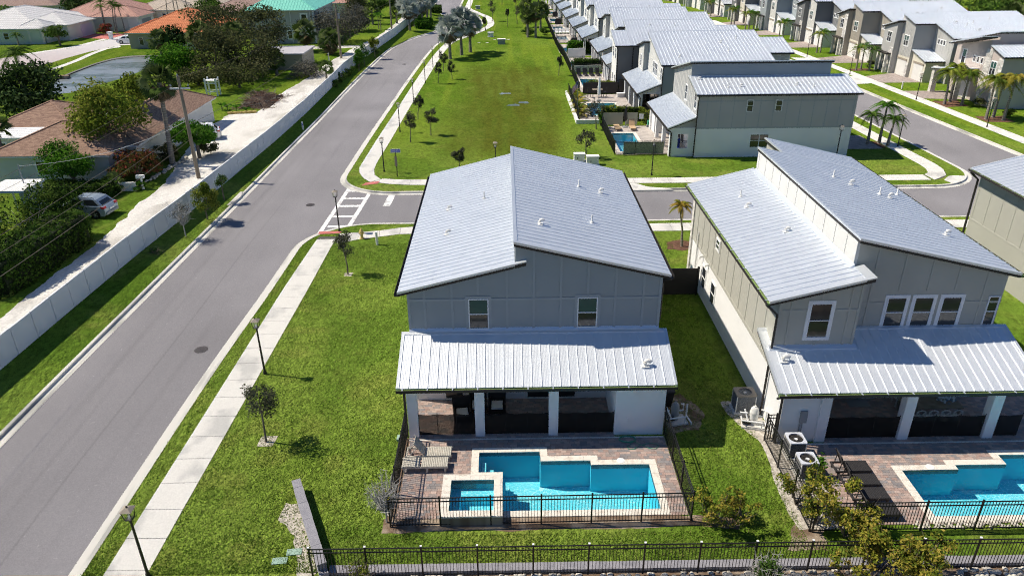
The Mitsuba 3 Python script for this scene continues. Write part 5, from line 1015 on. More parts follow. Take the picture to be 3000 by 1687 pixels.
def hedge(label, x0, x1, y0, y1, h, pal, n, size=.10, cat='hedge', rough=.12, name='hedge', rot=0., rounded=True):
    r = np.random.default_rng(int(abs(x0 * 131 + y0 * 77)) % 99991); K = thing(name, label, cat)
    cx, cy, hx, hy = (x0 + x1) / 2, (y0 + y1) / 2, (x1 - x0) / 2, (y1 - y0) / 2; c, s = math.cos(rot), math.sin(rot)
    u = r.uniform(-1, 1, (n, 3)); fc = r.choice(6, n, p=np.array([hy * h, hy * h, hx * h, hx * h, hx * hy * 1.6, hx * hy * .05]) / (2 * hy * h + 2 * hx * h + hx * hy * 1.65))
    u[fc == 0, 0] = -1; u[fc == 1, 0] = 1; u[fc == 2, 1] = -1; u[fc == 3, 1] = 1; u[fc == 4, 2] = 1; u[fc == 5, 2] = -1
    if rounded: q = np.linalg.norm(u[:, :2], ord=5, axis=1)[:, None]; u[:, :2] *= np.minimum(1, 1 / np.maximum(q, 1e-6)); u[:, :2] *= (1 - .12 * np.clip(u[:, 2:3], 0, 1) ** 4)
    p = np.column_stack([u[:, 0] * hx, u[:, 1] * hy, (u[:, 2] + 1) / 2 * h]); bmp = (meshkit.noise(p * 1.3 + 7, 2) - .5)[:, None]
    nrm = u / (np.linalg.norm(u, axis=1, keepdims=True) + 1e-9); p = p + nrm * (bmp * rough * 2 + r.normal(size=(n, 1)) * rough * .35); p[:, 2] = np.maximum(p[:, 2], .02)
    p = np.column_stack([cx + p[:, 0] * c - p[:, 1] * s, cy + p[:, 0] * s + p[:, 1] * c, p[:, 2]])
    m = M(); leaf_at(m, p, nrm, size, pal, r); 
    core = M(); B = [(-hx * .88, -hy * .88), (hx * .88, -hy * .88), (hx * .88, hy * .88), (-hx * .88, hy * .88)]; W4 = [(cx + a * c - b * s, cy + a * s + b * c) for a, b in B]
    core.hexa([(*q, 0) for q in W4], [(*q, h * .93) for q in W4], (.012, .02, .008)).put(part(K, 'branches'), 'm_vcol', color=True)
    m.put(part(K, 'foliage'), 'm_leaf', color=True); return K
def leaf_at(m, p, d, size, pal, r):
    n = len(p); nrm = d * .6 + r.normal(size=(n, 3)) * .6 + [0, 0, .25]; nrm /= np.linalg.norm(nrm, axis=1, keepdims=True)
    a = np.cross(nrm, r.normal(size=(n, 3))); a /= np.linalg.norm(a, axis=1, keepdims=True); b = np.cross(nrm, a); s = size * r.uniform(.6, 1.35, n)[:, None]; a, b = a * s, b * s * .6
    v = np.stack([p - a, p + b, p + a, p - b], 1).reshape(-1, 3); f = np.arange(n * 4).reshape(-1, 4); P = fix(PAL[pal])
    pick = np.where(r.random(n) < .6, (meshkit.noise(p * .9, 5) * len(P) * .999).astype(int), r.integers(len(P), size=n))
    m.v.append(v); m.f.append(np.vstack([f[:, [0, 1, 2]], f[:, [0, 2, 3]]]) + m.n); m.c.append(np.repeat(P[pick] * r.uniform(.75, 1.25, n)[:, None], 4, 0)); m.n += len(v)
def frond(m, base, az, el, ln, r, pal, drop=1.0, leaflets=20, wd=.55, c=None):
    """A feather frond: an arching midrib with leaflets along both sides."""
    t = np.linspace(0, 1, 8); dirh = np.array([math.cos(az), math.sin(az), 0.])
    pts = base + np.outer(t * ln * (math.cos(el) + .25 * t * (1 - math.cos(el))), dirh) + np.outer(ln * (math.sin(el) * t - drop * .75 * t ** 2.2), [0, 0, 1.]); P = fix(PAL[pal]); col = P[r.integers(len(P))] * r.uniform(.8, 1.2)
    m.tube(pts, np.linspace(.035, .010, 8) * max(1, ln / 2.2), 4, col * 1.1, caps=False); side = np.cross(dirh, [0, 0, 1.])
    V, F = [], []
    for i in range(leaflets):
        q = .14 + .84 * i / leaflets; o = np.array([np.interp(q, t, pts[:, k]) for k in range(3)]); tg = np.array([np.interp(min(q + .05, 1), t, pts[:, k]) for k in range(3)]) - o; tg /= np.linalg.norm(tg) + 1e-9
        l = wd * math.sin(math.pi * min(.97, q * .82 + .16)) * r.uniform(.85, 1.1)
        for s in (-1, 1):
            d = side * s * .8 + tg * .65 + np.array([0, 0, -.18 - .30 * r.random()]); d /= np.linalg.norm(d); w = tg * .040 * max(1, ln / 2); k0 = len(V)
            V += [o - w, o + w, o + d * l]; F.append([k0, k0 + 1, k0 + 2])
    m.add(V, F, col)
def feather_palm(label, x, y, h, ln, pal, n=15, trunk=.13, group=None, lean=(0, 0), parts=True, shaft=True, drop=1.0, name='palm_tree', leaflets=20, bark='m_palm_bark'):
    r = np.random.default_rng(int(abs(x * 137 + y * 911)) % 99991); K = thing(name, label, 'palm tree', group); top = fix((x + lean[0], y + lean[1], h))
    M().tube([(x, y, -.05), (x + lean[0] * .25, y + lean[1] * .25, h * .5), top], [trunk * 1.5, trunk, trunk * .75], 9).put(part(K, 'trunk'), bark, smooth=40)
    if shaft: M().tube([top - [0, 0, .05], top + [0, 0, .45]], [trunk * .8, trunk * .45], 8).put(part(K, 'crown_shaft'), bsdf('m_shaft', scene.get('m_shaft') or {'type': 'twosided', 'bsdf': prin((.16, .22, .07), .7)}), smooth=40)
    b = top + [0, 0, .4 if shaft else .05]; allm = M()
    for i in range(n):
        mm = M() if parts else allm; frond(mm, b, i * 2.4 + r.uniform(-.2, .2), math.radians(72 - 62 * (i / n) ** .9 + r.uniform(-6, 6)), ln * r.uniform(.85, 1.1), r, pal, drop * r.uniform(.85, 1.15), leaflets, ln * .27)
        if parts: mm.put(part(K, 'frond'), 'm_leaf', color=True)
    if not parts: allm.put(part(K, 'crown'), 'm_leaf', color=True)
    return K
def fan(m, o, d, rad, r, col, blades=15, spread=2.3):
    d = d / np.linalg.norm(d); a = np.cross(d, [0, 0, 1.]); a /= np.linalg.norm(a) + 1e-9; up = np.cross(a, d); w_ = r.uniform(-1.1, 1.1); a, up = a * math.cos(w_) + up * math.sin(w_), up * math.cos(w_) - a * math.sin(w_); V, F = [], []
    for i in range(blades):
        t = (i / (blades - 1) - .5) * spread * 2 * .5 * 1.25; q = d * math.cos(t) + a * math.sin(t); w = np.cross(q, up) * rad * .075; tip = o + q * rad * r.uniform(.85, 1.05) * (1 - .12 * abs(t)) - np.array([0, 0, rad * .18 * r.random()]); mid = o + q * rad * .55 + up * .05 * rad; k = len(V)
        V += [o, mid - w, mid + w, tip]; F += [[k, k + 1, k + 2], [k + 1, k + 3, k + 2]]
    m.add(V, F, col)
def fan_palm(label, x, y, h, cr, cols, n=26, trunk=.16, group=None, dead=0, lean=(0, 0), parts=False, bark='m_palm_bark', name='palm_tree', cat='palm tree'):
    r = np.random.default_rng(int(abs(x * 139 + y * 919)) % 99991); K = thing(name, label, cat, group); top = fix((x + lean[0], y + lean[1], h)); cols = fix(cols)
    if h > .4: M().tube([(x, y, -.05), (x + lean[0] * .5, y + lean[1] * .5, h * .5), top], [trunk * 1.35, trunk, trunk * .95], 9).put(part(K, 'trunk'), bark, smooth=40)
    C, D = M(), M(); pet = cr * .5
    for i in range(n + dead):
        az = i * 2.4 + r.uniform(-.25, .25); el = math.radians(85 - 125 * ((i + .5) / n) + r.uniform(-8, 8)) if i < n else math.radians(r.uniform(-82, -50)); d = np.array([math.cos(az) * math.cos(el), math.sin(az) * math.cos(el), math.sin(el)])
        o = top + d * pet * r.uniform(.8, 1.15) * (1 if i < n else .7); mm = D if i >= n else (M() if parts else C); col = cols[r.integers(len(cols))] * r.uniform(.75, 1.25) if i < n else fix((.19, .15, .10)) * r.uniform(.6, 1.3)
        mm.tube([top, o], [.03, .018], 4, col, caps=False); fan(mm, o, d + np.array([0, 0, -.12]), cr * .58, r, col)
        if parts and i < n: mm.put(part(K, 'frond'), 'm_leaf', color=True)
    if C.n: C.put(part(K, 'crown'), 'm_leaf', color=True)
    if D.n: stuff(D.put(part(K, 'dead_fronds'), 'm_leaf', color=True))
    return K
SAB = [(.070, .115, .028), (.105, .155, .045), (.050, .080, .022), (.15, .19, .075)]; SILVER = [(.24, .29, .265), (.34, .385, .36), (.16, .205, .18), (.44, .48, .45)]
def twigs(label, x, y, h, w, n=90, mat='m_twig', cat='dead shrub', name='dead_shrub', leaves=None, nl=0, group=None, trunk=0.):
    r = np.random.default_rng(int(abs(x * 149 + y * 929)) % 99991); K = thing(name, label, cat, group); m = M()
    if trunk: m.tube([(x, y, 0), (x + r.normal() * .05, y, trunk)], [.045, .03], 6)
    for i in range(n):
        az = r.uniform(0, 6.28); o = fix((x, y, trunk)); e = fix((x + math.cos(az) * w * r.uniform(.2, 1), y + math.sin(az) * w * r.uniform(.2, 1), trunk + (h - trunk) * r.uniform(.35, 1.0))); mid = (o + e) / 2 + r.normal(size=3) * .12 * w; m.tube([o, mid, e], [.018, .010, .004], 4, caps=False)
        for k in range(3): s = mid + (e - mid) * r.random(); m.tube([s, s + r.normal(size=3) * [.22 * w, .22 * w, .18 * w]], [.007, .003], 3, caps=False)
    m.put(part(K, 'branches'), mat)
    if leaves: leaf_cloud(M(), clumps_in(x, y, trunk + (h - trunk) * .55, w * .8, w * .8, (h - trunk) * .4, 12, r), nl, .05, leaves, r).put(part(K, 'foliage'), 'm_leaf', color=True)
    return K

# young street oaks: position, crown centre, radii
g = None
for i, (x, y, dx, zc, rx, rz, lab) in enumerate([
        (-10.4, 43.5, -.05, 2.11, .75, 1.05, 'young dark oak near the fire hydrant at the crossing corner'), (-10.8, 26.3, .06, 2.35, .94, 1.11, 'young dark oak on a pale mulch ring, nearest the camera'),
        (-4.3, 66.7, -.03, 1.07, .67, .81, 'stubby young oak just behind the ridge of the middle house'), (-9.4, 106.2, .11, 2.08, .62, 1.01, 'young oak by the pavement, left of three below the silver palms'), (-9.4, 116.0, .10, 2.01, .78, 1.20, 'young oak by the pavement, farthest of three below the silver palms'),
        (-7.6, 109.3, -.04, 1.69, .70, 1.04, 'young oak in the lawn, right of three below the silver palms'), (-10.1, 85.3, .18, 1.97, .68, .99, 'young oak by the pavement, farthest of the three nearer the crossing'), (-9.9, 75.5, .15, 2.21, .74, 1.03, 'young oak by the pavement, nearest of the three beyond the crossing'),
        (-8.0, 78.2, .08, 2.05, .84, .92, 'young oak in the lawn, right of the three beyond the crossing'), (7.8, 69.1, -.10, 1.80, 1.06, 1.03, 'young oak beside the pale utility boxes at the pool fence'), (8.0, 111.1, .14, 2.05, .58, 1.04, 'thin young oak outside the dark lounger yard'),
        (10.0, 79.9, -.14, 2.3, 1.1, 1.25, 'bare looking young oak at the corner of two pool yards'), (-2.6, 176.8, .06, 3.14, 1.35, 1.62, 'larger staked oak near the top of the lawn'), (.8, 166.1, -.05, 3.05, .51, 1.02, 'thin sapling in the upper lawn between the oak and the palm clump'),
        (3.0, 172.0, -.16, 2.82, 1.23, 1.23, 'grey green oak left of the palm clump at the top'), (-3.8, 160.8, -.19, 2.12, .49, 1.07, 'spindly sapling by the bend of the pavement'), (3.2, 200.5, 0, 2.5, 1.2, 1.3, 'small oak at the top edge of the lawn'), (-.4, 214, 0, 2.5, 1.1, 1.3, 'far oak at the top edge left of the palms')]):
    broadleaf(lab, x, y, zc, rx, rz, 'oak', n=1500 if y < 60 else 800, size=.055 if y < 60 else .09, trunk=.045 if rx < 1 else .06, nc=15, dx=dx, k=.34, group='young oaks along the lawns', name='young_oak', low=-.7)
# trees of the older neighbourhood
for a in [('dark glossy broadleaf tree filling the left edge behind the bungalow', -53.2, 84, 4.2, 4.4, 3.4, 'dark', 5200, .22), ('big yellow green tree in front of the brown shingled roof', -36.1, 67.6, 4.6, 3.5, 3.6, 'yellow', 6500, .16),
          ('yellow green tree top behind the big yellow green tree', -37.3, 75.5, 5.9, 2.0, 1.5, 'yellow', 1800, .17), ('dense bright green tree in front of the bungalow wall', -37.4, 61.6, 2.5, 2.5, 2.0, 'bright', 5200, .11), ('red and copper leaved bush beside the shell lane', -33.0, 63.8, 1.6, 2.4, 1.5, 'red', 3600, .13),
          ('spreading green tree beside the wooden pole, over the white vehicle', -30.0, 70.6, 2.4, 2.7, 1.3, 'bright', 3600, .14), ('glossy tree in front of the terracotta roofed house', -56.9, 133, 3.0, 3.1, 2.0, 'dark', 2200, .24), ('rounded bright green tree right of the pond', -48.2, 112, 2.6, 4.1, 2.5, 'bright', 4200, .19),
          ('broad olive tree, tallest behind the dark thicket left of the teal roofed house', -45.2, 125.5, 6.2, 6.4, 3.6, 'olive', 4600, .2), ('dark olive tree on the near left of the thicket', -42.3, 112, 4.2, 4.6, 3.5, 'olive', 4200, .19), ('dark olive tree in the middle of the thicket', -37.6, 112.5, 4.2, 5.0, 3.8, 'olive', 4400, .19),
          ('low shaggy tree at the near foot of the thicket', -37.0, 105, 2.2, 4.4, 2.2, 'olive', 3200, .17), ('olive tree against the corner of the teal roofed house', -39.6, 128, 5.4, 4.6, 3.4, 'olive', 3200, .2), ('large grey brown tree right of the teal roofed house', -31.6, 147, 3.6, 5.4, 4.0, 'grey', 4400, .19),
          ('smaller grey tree behind the large grey brown tree', -30.4, 163, 2.7, 3.4, 2.8, 'grey', 2600, .2), ('dark green tree at the top left of the lane', -29.5, 187, 3.4, 3.0, 2.4, 'mid', 2200, .24), ('dark tree at the top edge above the shell lane', -25.5, 190, 3.0, 2.6, 2.2, 'dark', 1800, .24), ('olive tree near the top edge beyond the grey trees', -33.9, 181, 3.2, 3.2, 2.4, 'olive', 2200, .22),
          ('dark round tree beside the arched white house entry', -84.6, 147.2, 2.5, 2.2, 1.5, 'mid', 1500, .2), ('dark tree clump behind the white roofed house', -95, 178, 4.5, 5.2, 3.5, 'dark', 2600, .32), ('leafy tree mass at the top left corner', -115, 172, 4.2, 6.0, 3.8, 'mid', 3000, .34), ('dark tree between the pink roofs', -68, 181, 3.2, 3.5, 2.6, 'mid', 1800, .3), ('green tree behind the terracotta roof', -64, 172.5, 3.0, 2.6, 2.6, 'mid', 1500, .28), ('bushy tree at the top between pale roofs', -54.5, 197, 4.0, 4.5, 3.0, 'mid', 2200, .3),
          ('low bushy growth behind the bungalow ridge by the pond', -43.5, 92, 1.6, 3.4, 1.6, 'mid', 2200, .17), ('scrubby green bush behind the bungalow at left', -48.5, 90, 1.5, 3.2, 1.4, 'mid', 2000, .17), ('olive scrub under the thicket by the garden', -43.5, 107, 1.6, 3.2, 1.5, 'olive', 2000, .17)]:
    lab, x, y, zc, rx, rz, pal, n, size = a
    broadleaf(lab, x, y, zc, rx, rz, pal, n=n, size=size, trunk=.18, nc=24 if rx > 3 else 16, low=-.9 if pal in ('yellow', 'olive', 'grey') else -.55)
broadleaf('croton with orange red leaves beside the pink roofed house', -82.6, 161, 1.3, 1.6, 1.2, 'red', 'shrub', 900, .2, .05, 10, name='shrub')
# trimmed and untrimmed hedges by the parked silver car
hedge('tall trimmed hedge along the shell lane below the parked silver car', -33.2, -30.3, 40.6, 50.2, 2.3, 'hedge', 9000, .10, rough=.22, rot=-.10)
broadleaf('untrimmed dark hedge mass behind the trimmed hedge at the left edge', -38.5, 48.5, 1.9, 4.2, 1.7, 'hedge', 'hedge', 7500, .12, .08, 26, 4.6, name='hedge'); broadleaf('leafy shrubs at the left edge below the carport', -42.5, 51.5, 2.0, 3.2, 1.6, 'mid', 'shrub', 4200, .12, .08, 18, 3.2, name='shrub'); broadleaf('shrub mass left of the parked silver car', -34.9, 53.0, 1.6, 2.5, 1.7, 'hedge', 'shrub', 5200, .11, .06, 16, name='shrub'); broadleaf('bright trimmed end bush between the silver car and the lane', -31.8, 50.6, 1.1, 1.5, 1.1, 'mid', 'shrub', 3000, .08, .05, 14, name='shrub')
hedge('dark hedge in front of the bungalow garden wall', -39.6, -33.0, 58.6, 60.6, 1.2, 'hedge', 4200, .10, rough=.25); broadleaf('small bright round bush under the white mailbox', -31.6, 61.2, .4, .75, .45, 'bright', 'shrub', 1100, .06, .03, 10, name='shrub')
broadleaf('scrubby bushes beside the washingtonia trunk', -32.6, 69.6, .9, 1.6, .9, 'olive', 'shrub', 1500, .12, .04, 10, name='shrub'); broadleaf('scrub at the foot of the wooden pole along the lane', -29.3, 71.8, .8, 1.2, .7, 'olive', 'shrub', 900, .11, .04, 9, name='shrub')
twigs('frangipani with bare pale branches in front of the dark hedge', -34.4, 49.9, 2.6, 1.5, 26, 'm_twig', 'shrub', 'frangipani', 'yellow', 260)
# palms of the older neighbourhood
fan_palm('tall fan palm with a skirt of dead fronds beside the bungalow', -31.8, 68.5, 7.7, 1.9, SAB, 30, .2, None, 26, (.42, 0), True)
fan_palm('fan palm cut off by the left edge beside the flat roof', -45.8, 66, 4.4, 1.5, SAB, 24); fan_palm('small fan palm in the bungalow garden', -33.8, 61, .7, 1.1, SAB, 16, .1)
fan_palm('fan palm in front of the terracotta roofed house', -58.1, 130, 3.0, 2.1, SAB, 26, .2, None, 10); fan_palm('fan palm at the left end of the dark thicket', -46.9, 119, 5.4, 2.2, SAB, 28, .2, None, 14); fan_palm('fan palm in the middle of the dark thicket', -41.1, 117.5, 5.6, 2.0, SAB, 26, .2, None, 8)
fan_palm('fan palm below the teal roofed house', -35.2, 136.5, 3.2, 2.5, SAB, 30, .2, None, 12); fan_palm('shaggy fan palm right of the one below the teal roofed house', -30.1, 133, 2.2, 2.5, SAB, 28, .2, None, 16); fan_palm('lone cabbage palm on the lawn by the thicket', -34.5, 114.6, 2.1, 1.8, SAB, 24, .2); fan_palm('cabbage palm behind the lone one on the lawn', -37.3, 118, 2.7, 1.6, SAB, 20, .18); fan_palm('small fan palm leaning over the white wall', -25.6, 108.5, 1.9, 1.35, SAB, 22, .14); fan_palm('fan palm at the top left of the bend behind the wall', -24.2, 176, 2.2, 1.8, SAB, 22, .2); fan_palm('dark fan palm behind the lane near the top', -29.3, 174, 3.0, 2.0, SAB, 24, .2)
feather_palm('palm with drooping feather fronds at the left edge above the glossy tree', -57.4, 90, 6.6, 3.0, 'mid', 16, .18, drop=1.15)
feather_palm('small palm beside the parked white car', -70.6, 147, 1.3, 1.5, 'mid', 12, .13, parts=False); feather_palm('small palm before the white roofed house wall', -92.6, 147.4, 1.5, 1.7, 'mid', 14, .13, parts=False); feather_palm('slim palm pair by the shell drive near the top, left one', -26.7, 165.5, 2.6, 1.5, 'bright', 11, .07, parts=False); feather_palm('slim palm pair by the shell drive near the top, right one', -26.1, 164.4, 2.4, 1.4, 'bright', 11, .07, parts=False)
for i, (x, y, h) in enumerate(((-83.5, 163, 4.8), (-82.2, 164.5, 5.4), (-81.2, 163.2, 5.0), (-84.6, 165.5, 5.6), (-80.6, 165.4, 4.6))): feather_palm('slender palm in the clump before the pink roofed house', x, y, h, 2.1, 'mid', 13, .10, 'palms before the pink roofed house', (.5 * math.sin(i), .2), False, leaflets=14)
for i, (x, y, h) in enumerate(((-75.6, 176.2, 6.0), (-74.2, 177, 6.6), (-72.8, 176, 5.8), (-71.2, 177.5, 6.4), (-66.8, 178, 6.0), (-62.5, 190, 6.4))): feather_palm('tall slender palm before the cream house at the top', x, y, h, 2.2, 'mid', 13, .10, 'tall palms at the top left', (.4 * math.cos(i), 0), False, leaflets=14)
for i, (x, y, h) in enumerate(((-92, 174, 5), (-89.5, 175, 5.4), (-98, 181, 6))): feather_palm('palm rising behind the white roofed house', x, y, h, 2.3, 'dark', 13, .10, 'palms behind the white roofed house', (.3, 0), False, leaflets=14)
# bungalow garden
K = thing('brush_pile', 'heap of cut brown brushwood on the lawn beside the lane', 'brush pile'); r = np.random.default_rng(5); m = M()
for i in range(420):
    u = r.uniform(-1, 1, 2); hgt = 1.25 * max(0, 1 - (u[0] ** 2 + u[1] ** 2)); o = fix((-31.3 + u[0] * 2.2 + u[1] * .4, 95.5 + u[1] * 4.4, hgt * r.uniform(.3, 1.05))); d = r.normal(size=3) * [.6, .6, .22]; c = fix([(.16, .085, .06), (.22, .17, .13), (.10, .06, .045), (.26, .24, .21)][r.integers(4)]); m.tube([o - d, o + d], [.03, .012], 4, c, caps=False)
stuff(m.put(part(K, 'sticks'), 'm_vcol', color=True)); M().hexa([(-33.3, 92, 0), (-29.3, 92, 0), (-29.3, 99, 0), (-33.3, 99, 0)], [(-32, 94, .8), (-30.6, 94, .8), (-30.6, 97, .8), (-32, 97, .8)], (.07, .05, .04)).put(part(K, 'core'), 'm_vcol', color=True)
K = thing('brush_pile', 'grey heap of dead vines before the lane wall and the leaning palm', 'brush pile'); m = M()
for i in range(300):
    u = r.uniform(-1, 1, 2); hgt = 2.4 * max(0, 1 - (u[0] ** 2 + u[1] ** 2)) ** .7; o = fix((-29.6 + u[0] * 2.4, 113 + u[1] * 2.6, hgt * r.uniform(.4, 1.02))); d = r.normal(size=3) * [.5, .5, .3]; c = fix([(.13, .12, .10), (.19, .18, .15), (.08, .08, .06)][r.integers(3)]); m.tube([o - d, o, o + d * .9 + [0, 0, -.2]], [.02, .02, .01], 4, c, caps=False)
stuff(m.put(part(K, 'sticks'), 'm_vcol', color=True)); leaf_cloud(M(), [(-29.6, 113, .9, 2.2, 2.4, 1.3)], 1800, .12, 'grey', r).put(part(K, 'leaves'), 'm_leaf', color=True)
K = thing('bench_tower', 'white painted open wooden stand on four posts in the bungalow garden', 'garden stand')
for a, b in ((-39.6, 100.6), (-38.2, 100.6), (-39.6, 99.5), (-38.2, 99.5)): M().box(a - .09, a + .09, b - .09, b + .09, 0, 2.3).put(part(K, 'post'), 'm_white')
for z in (.5, 1.6): 
    for q in ((-39.5, -38.3, 99.45, 99.55), (-39.5, -38.3, 100.55, 100.65)): M().box(*q, z, z + .14).put(part(K, 'rail'), 'm_white')
M().box(-39.7, -38.1, 99.4, 100.7, 1.95, 2.03).put(part(K, 'platform'), 'm_white')
single('kayak', M().tube([(-35.0, 84.6, .5), (-34.7, 83.6, .55), (-34.4, 82.6, .5), (-34.2, 81.6, .5)], [.08, .36, .36, .08], 10), 'm_teal_kayak', 'turquoise kayak leaning at the corner of the bungalow', 'kayak', smooth=60)
m = M()
for i in range(6): m.hexa([(-33.4 + i * .55, 88.9 + .1 * i, 0), (-32.9 + i * .55, 88.95 + .1 * i, 0), (-32.9 + i * .55, 89.3 + .1 * i, 0), (-33.4 + i * .55, 89.2 + .1 * i, 0)], [(-33.4 + i * .55, 88.9 + .1 * i, .22), (-32.9 + i * .55, 88.95 + .1 * i, .26), (-32.9 + i * .55, 89.3 + .1 * i, .26), (-33.4 + i * .55, 89.2 + .1 * i, .22)])
single('log_edging', m, 'm_yellow_wood', 'curved yellow timber edging of the garden bed', 'garden edging')
for i, (x, y) in enumerate(((-33.8, 90.3), (-32.6, 90.0), (-34.8, 91.2), (-31.6, 90.4))): 
    K = thing('banana_plant', ['broad leaved banana plant left in the timber edged bed', 'broad leaved banana plant in the middle of the timber edged bed', 'banana plant behind the timber edged bed', 'low leafy plant at the right of the timber edged bed'][i], 'plant'); m = M(); r = np.random.default_rng(40 + i)
    for k in range(6): az = k * 2.4; frond(m, fix((x, y, .5 if i < 3 else .1)), az, 1.1, 1.2, r, 'bright', .9, 14, .35)
    m.put(part(K, 'leaves'), 'm_leaf', color=True); M().cyl(x, y, 0, .55, .06, n=6).put(part(K, 'stem'), 'm_shaft')
m = M()
for i in range(40): rock(m, -31.9 + r.normal() * .15 + .02 * i, 63.2 + i * .19, .12, r.uniform(.1, .2), r)
k = num('stone_border'); m.put(k, 'm_rock'); stuff(k, 'rough pale stones edging the lane beside the red leaved bush', 'stones')
# silver palms at the bend
for i, (x, y, h, cr, lab) in enumerate(((-9.0, 109.8 + 17, 4.6, 2.6, 'silver blue fan palm nearest the camera in the group right of the road'), (-7.3, 130.6, 5.2, 2.8, 'tall silver blue fan palm in the middle of the group right of the road'), (-5.9, 133.5, 4.6, 2.5, 'silver blue fan palm at the right of the group right of the road'))):
    fan_palm(lab, x, y, h, cr, SILVER, 34, .22, 'silver palms right of the road', 8, parts=True)
for i, (x, y, h) in enumerate(((-19.4, 160.0, 4.2), (-19.0, 166, 4.2), (-18.0, 172, 4.2), (-17.5, 178, 4.2), (-17.2, 184, 4.2), (-21.5, 169, 4.2), (-19.6, 176, 4.2), (-18.5, 190, 4.2))): fan_palm('silver blue fan palm in the double row left of the bend', x, y, h, 2.2, SILVER, 26, .2, 'silver palms left of the bend', 6)
hedge('clipped rounded hedge between the silver palms and the bend', -18.7, -15.4, 163, 168.5, 1.9, 'bright', 3800, .13, rough=.2); hedge('clipped hedge ball at the inside of the upper bend', -18.2, -15.6, 193.5, 198, 1.6, 'mid', 2200, .14, rough=.2)
# small trees and clipped balls along the road face of the white wall
for lab, x, y, zc, rx, rz, pal, n, s in (('bare grey branched tree against the white wall', -23.8, 50.8, 2.1, .8, 1.0, 'grey', 500, .05), ('bushy yellow green tree against the white wall beside the bare tree', -23.5, 54.4, 1.6, 1.15, 1.45, 'yellow', 4200, .065), ('small twisted tree against the white wall by the wooden pole', -23.6, 58.7, 1.6, .6, .6, 'mid', 800, .06),
        ('bright narrow tree against the wall, nearest of three', -21.9 - .6, 117.3, 1.8, .95, 1.6, 'bright', 2000, .10), ('bright bushy tree against the wall, middle of three', -22.5, 122, 1.9, 1.1, 1.5, 'bright', 1800, .10), ('golden green tree against the wall, farthest of three', -22.0, 130, 2.2, .95, 1.2, 'yellow', 1300, .11)):
    x, y, zc = x * .985, y * .985, zc + .28
    if pal == 'grey': twigs(lab, x, y, 2.9, 1.0, 70, 'm_twig', 'tree', 'bare_tree', 'grey', n, None, 1.0)
    else: broadleaf(lab, x, y, zc, rx, rz, pal, n=n, size=s, trunk=.05, nc=12, k=.4)
for i, (x, y, s) in enumerate(((-23.75, 104.6, .62), (-23.65, 107.2, .6), (-23.55, 109.6, .75), (-23.45, 112.6, .62), (-23.4, 115.2, .66), (-22.9, 119.6, .7), (-22.2, 133.5, .75))): broadleaf('clipped round shrub at the foot of the white wall', x * .982, y * .982, s * .8 + .33, s * 1.15, s, 'hedge' if i % 2 else 'mid', 'shrub', 900, .07, .03, 9, group='clipped round shrubs along the wall', name='shrub')
twigs('sparse low shrub in the wall shade below the bare tree', -24.2, 46.8, .7, .7, 30, 'm_bark', 'shrub', 'shrub', 'mid', 260)
# palms near the right street
for lab, x, y, h, ln, pal, ln2 in (('foxtail palm left of the trio at the corner of the crossing street', 36.6, 72.6, 2.5, 1.75, 'mid', (-.1, 0)), ('foxtail palm in the middle of the trio at the corner of the crossing street', 37.9, 72.9, 3.3, 1.8, 'bright', (.1, .1)), ('foxtail palm right of the trio at the corner of the crossing street', 38.3, 71.9, 2.2, 1.7, 'mid', (.15, 0)),
        ('yellowing palm standing alone between the two front houses', 12.3, 47.4, 2.6, 1.0, 'gold', (-.35, 0))): feather_palm(lab, x, y, h, ln * 1.12, pal, 17, .12 if y > 50 else .07, None, ln2, True, drop=1.1)
for lab, x, y, h in (('yellow green palm left in the clump before the pinkish house', 53.7, 89.8, 3.3), ('yellow green palm behind in the clump before the pinkish house', 55.0, 91, 3.6), ('yellow green palm right in the clump before the pinkish house', 55.4, 89.1, 3.2), ('palm left in the clump nearest the right edge', 54.3, 82.2, 3.9), ('palm behind in the clump nearest the right edge', 55.6, 83, 3.5), ('palm right in the clump nearest the right edge', 55.9, 81.6, 4.1)):
    feather_palm(lab, x, y, h, 2.35, 'yellow' if y > 85 else 'shrub', 20, .13, None, ((x - 55) * .15, 0), True, drop=1.2)
for yS, xs in ((112.6, (52.7, 53.6, 54.5)), (128.6, (52.9, 53.7)), (143.6, (51.5, 52.4)), (158.5, (49.6, 50.5, 51.2)), (166, (48.8, 49.6)), (182, (47.6, 48.6))):
    for i, x in enumerate(xs): feather_palm('feather palm on a front lawn along the right street', x, yS + .5 * math.sin(i * 2), 2.6 + .3 * (i % 2), 1.9, ['yellow', 'bright', 'mid'][i % 3], 12, .1, 'palms on the front lawns of the right street', (0, 0), yS < 130, leaflets=16)
m_bed = lambda pts: patch('mulch_bed', pts, 'm_mulch', .15, .007, .3)
m_bed([(52.8, 88.3), (56, 88.4), (56.2, 91.6), (53.2, 91.5)]); m_bed([(53.4, 80.8), (56.8, 80.8), (57, 83.6), (53.8, 83.6)]); m_bed([(52, 111.9), (55.2, 112.2), (55, 113.8), (52, 113.7)]); m_bed([(35.8, 71.2), (38.0, 71.2), (38.0, 73.6), (35.8, 73.6)])
for x, y, lab in ((57.4, 82.9, 'round green bush at the right edge beside the palm clump'), (56.8, 88.0, 'dark low bush beside the pinkish house wall'), (55.9, 114.4, 'brownish bush beside the grey house porch')): broadleaf(lab, x, y, .55, .9, .6, 'yellow' if x > 57 else 'olive', 'shrub', 700, .09, .03, 9, name='shrub')
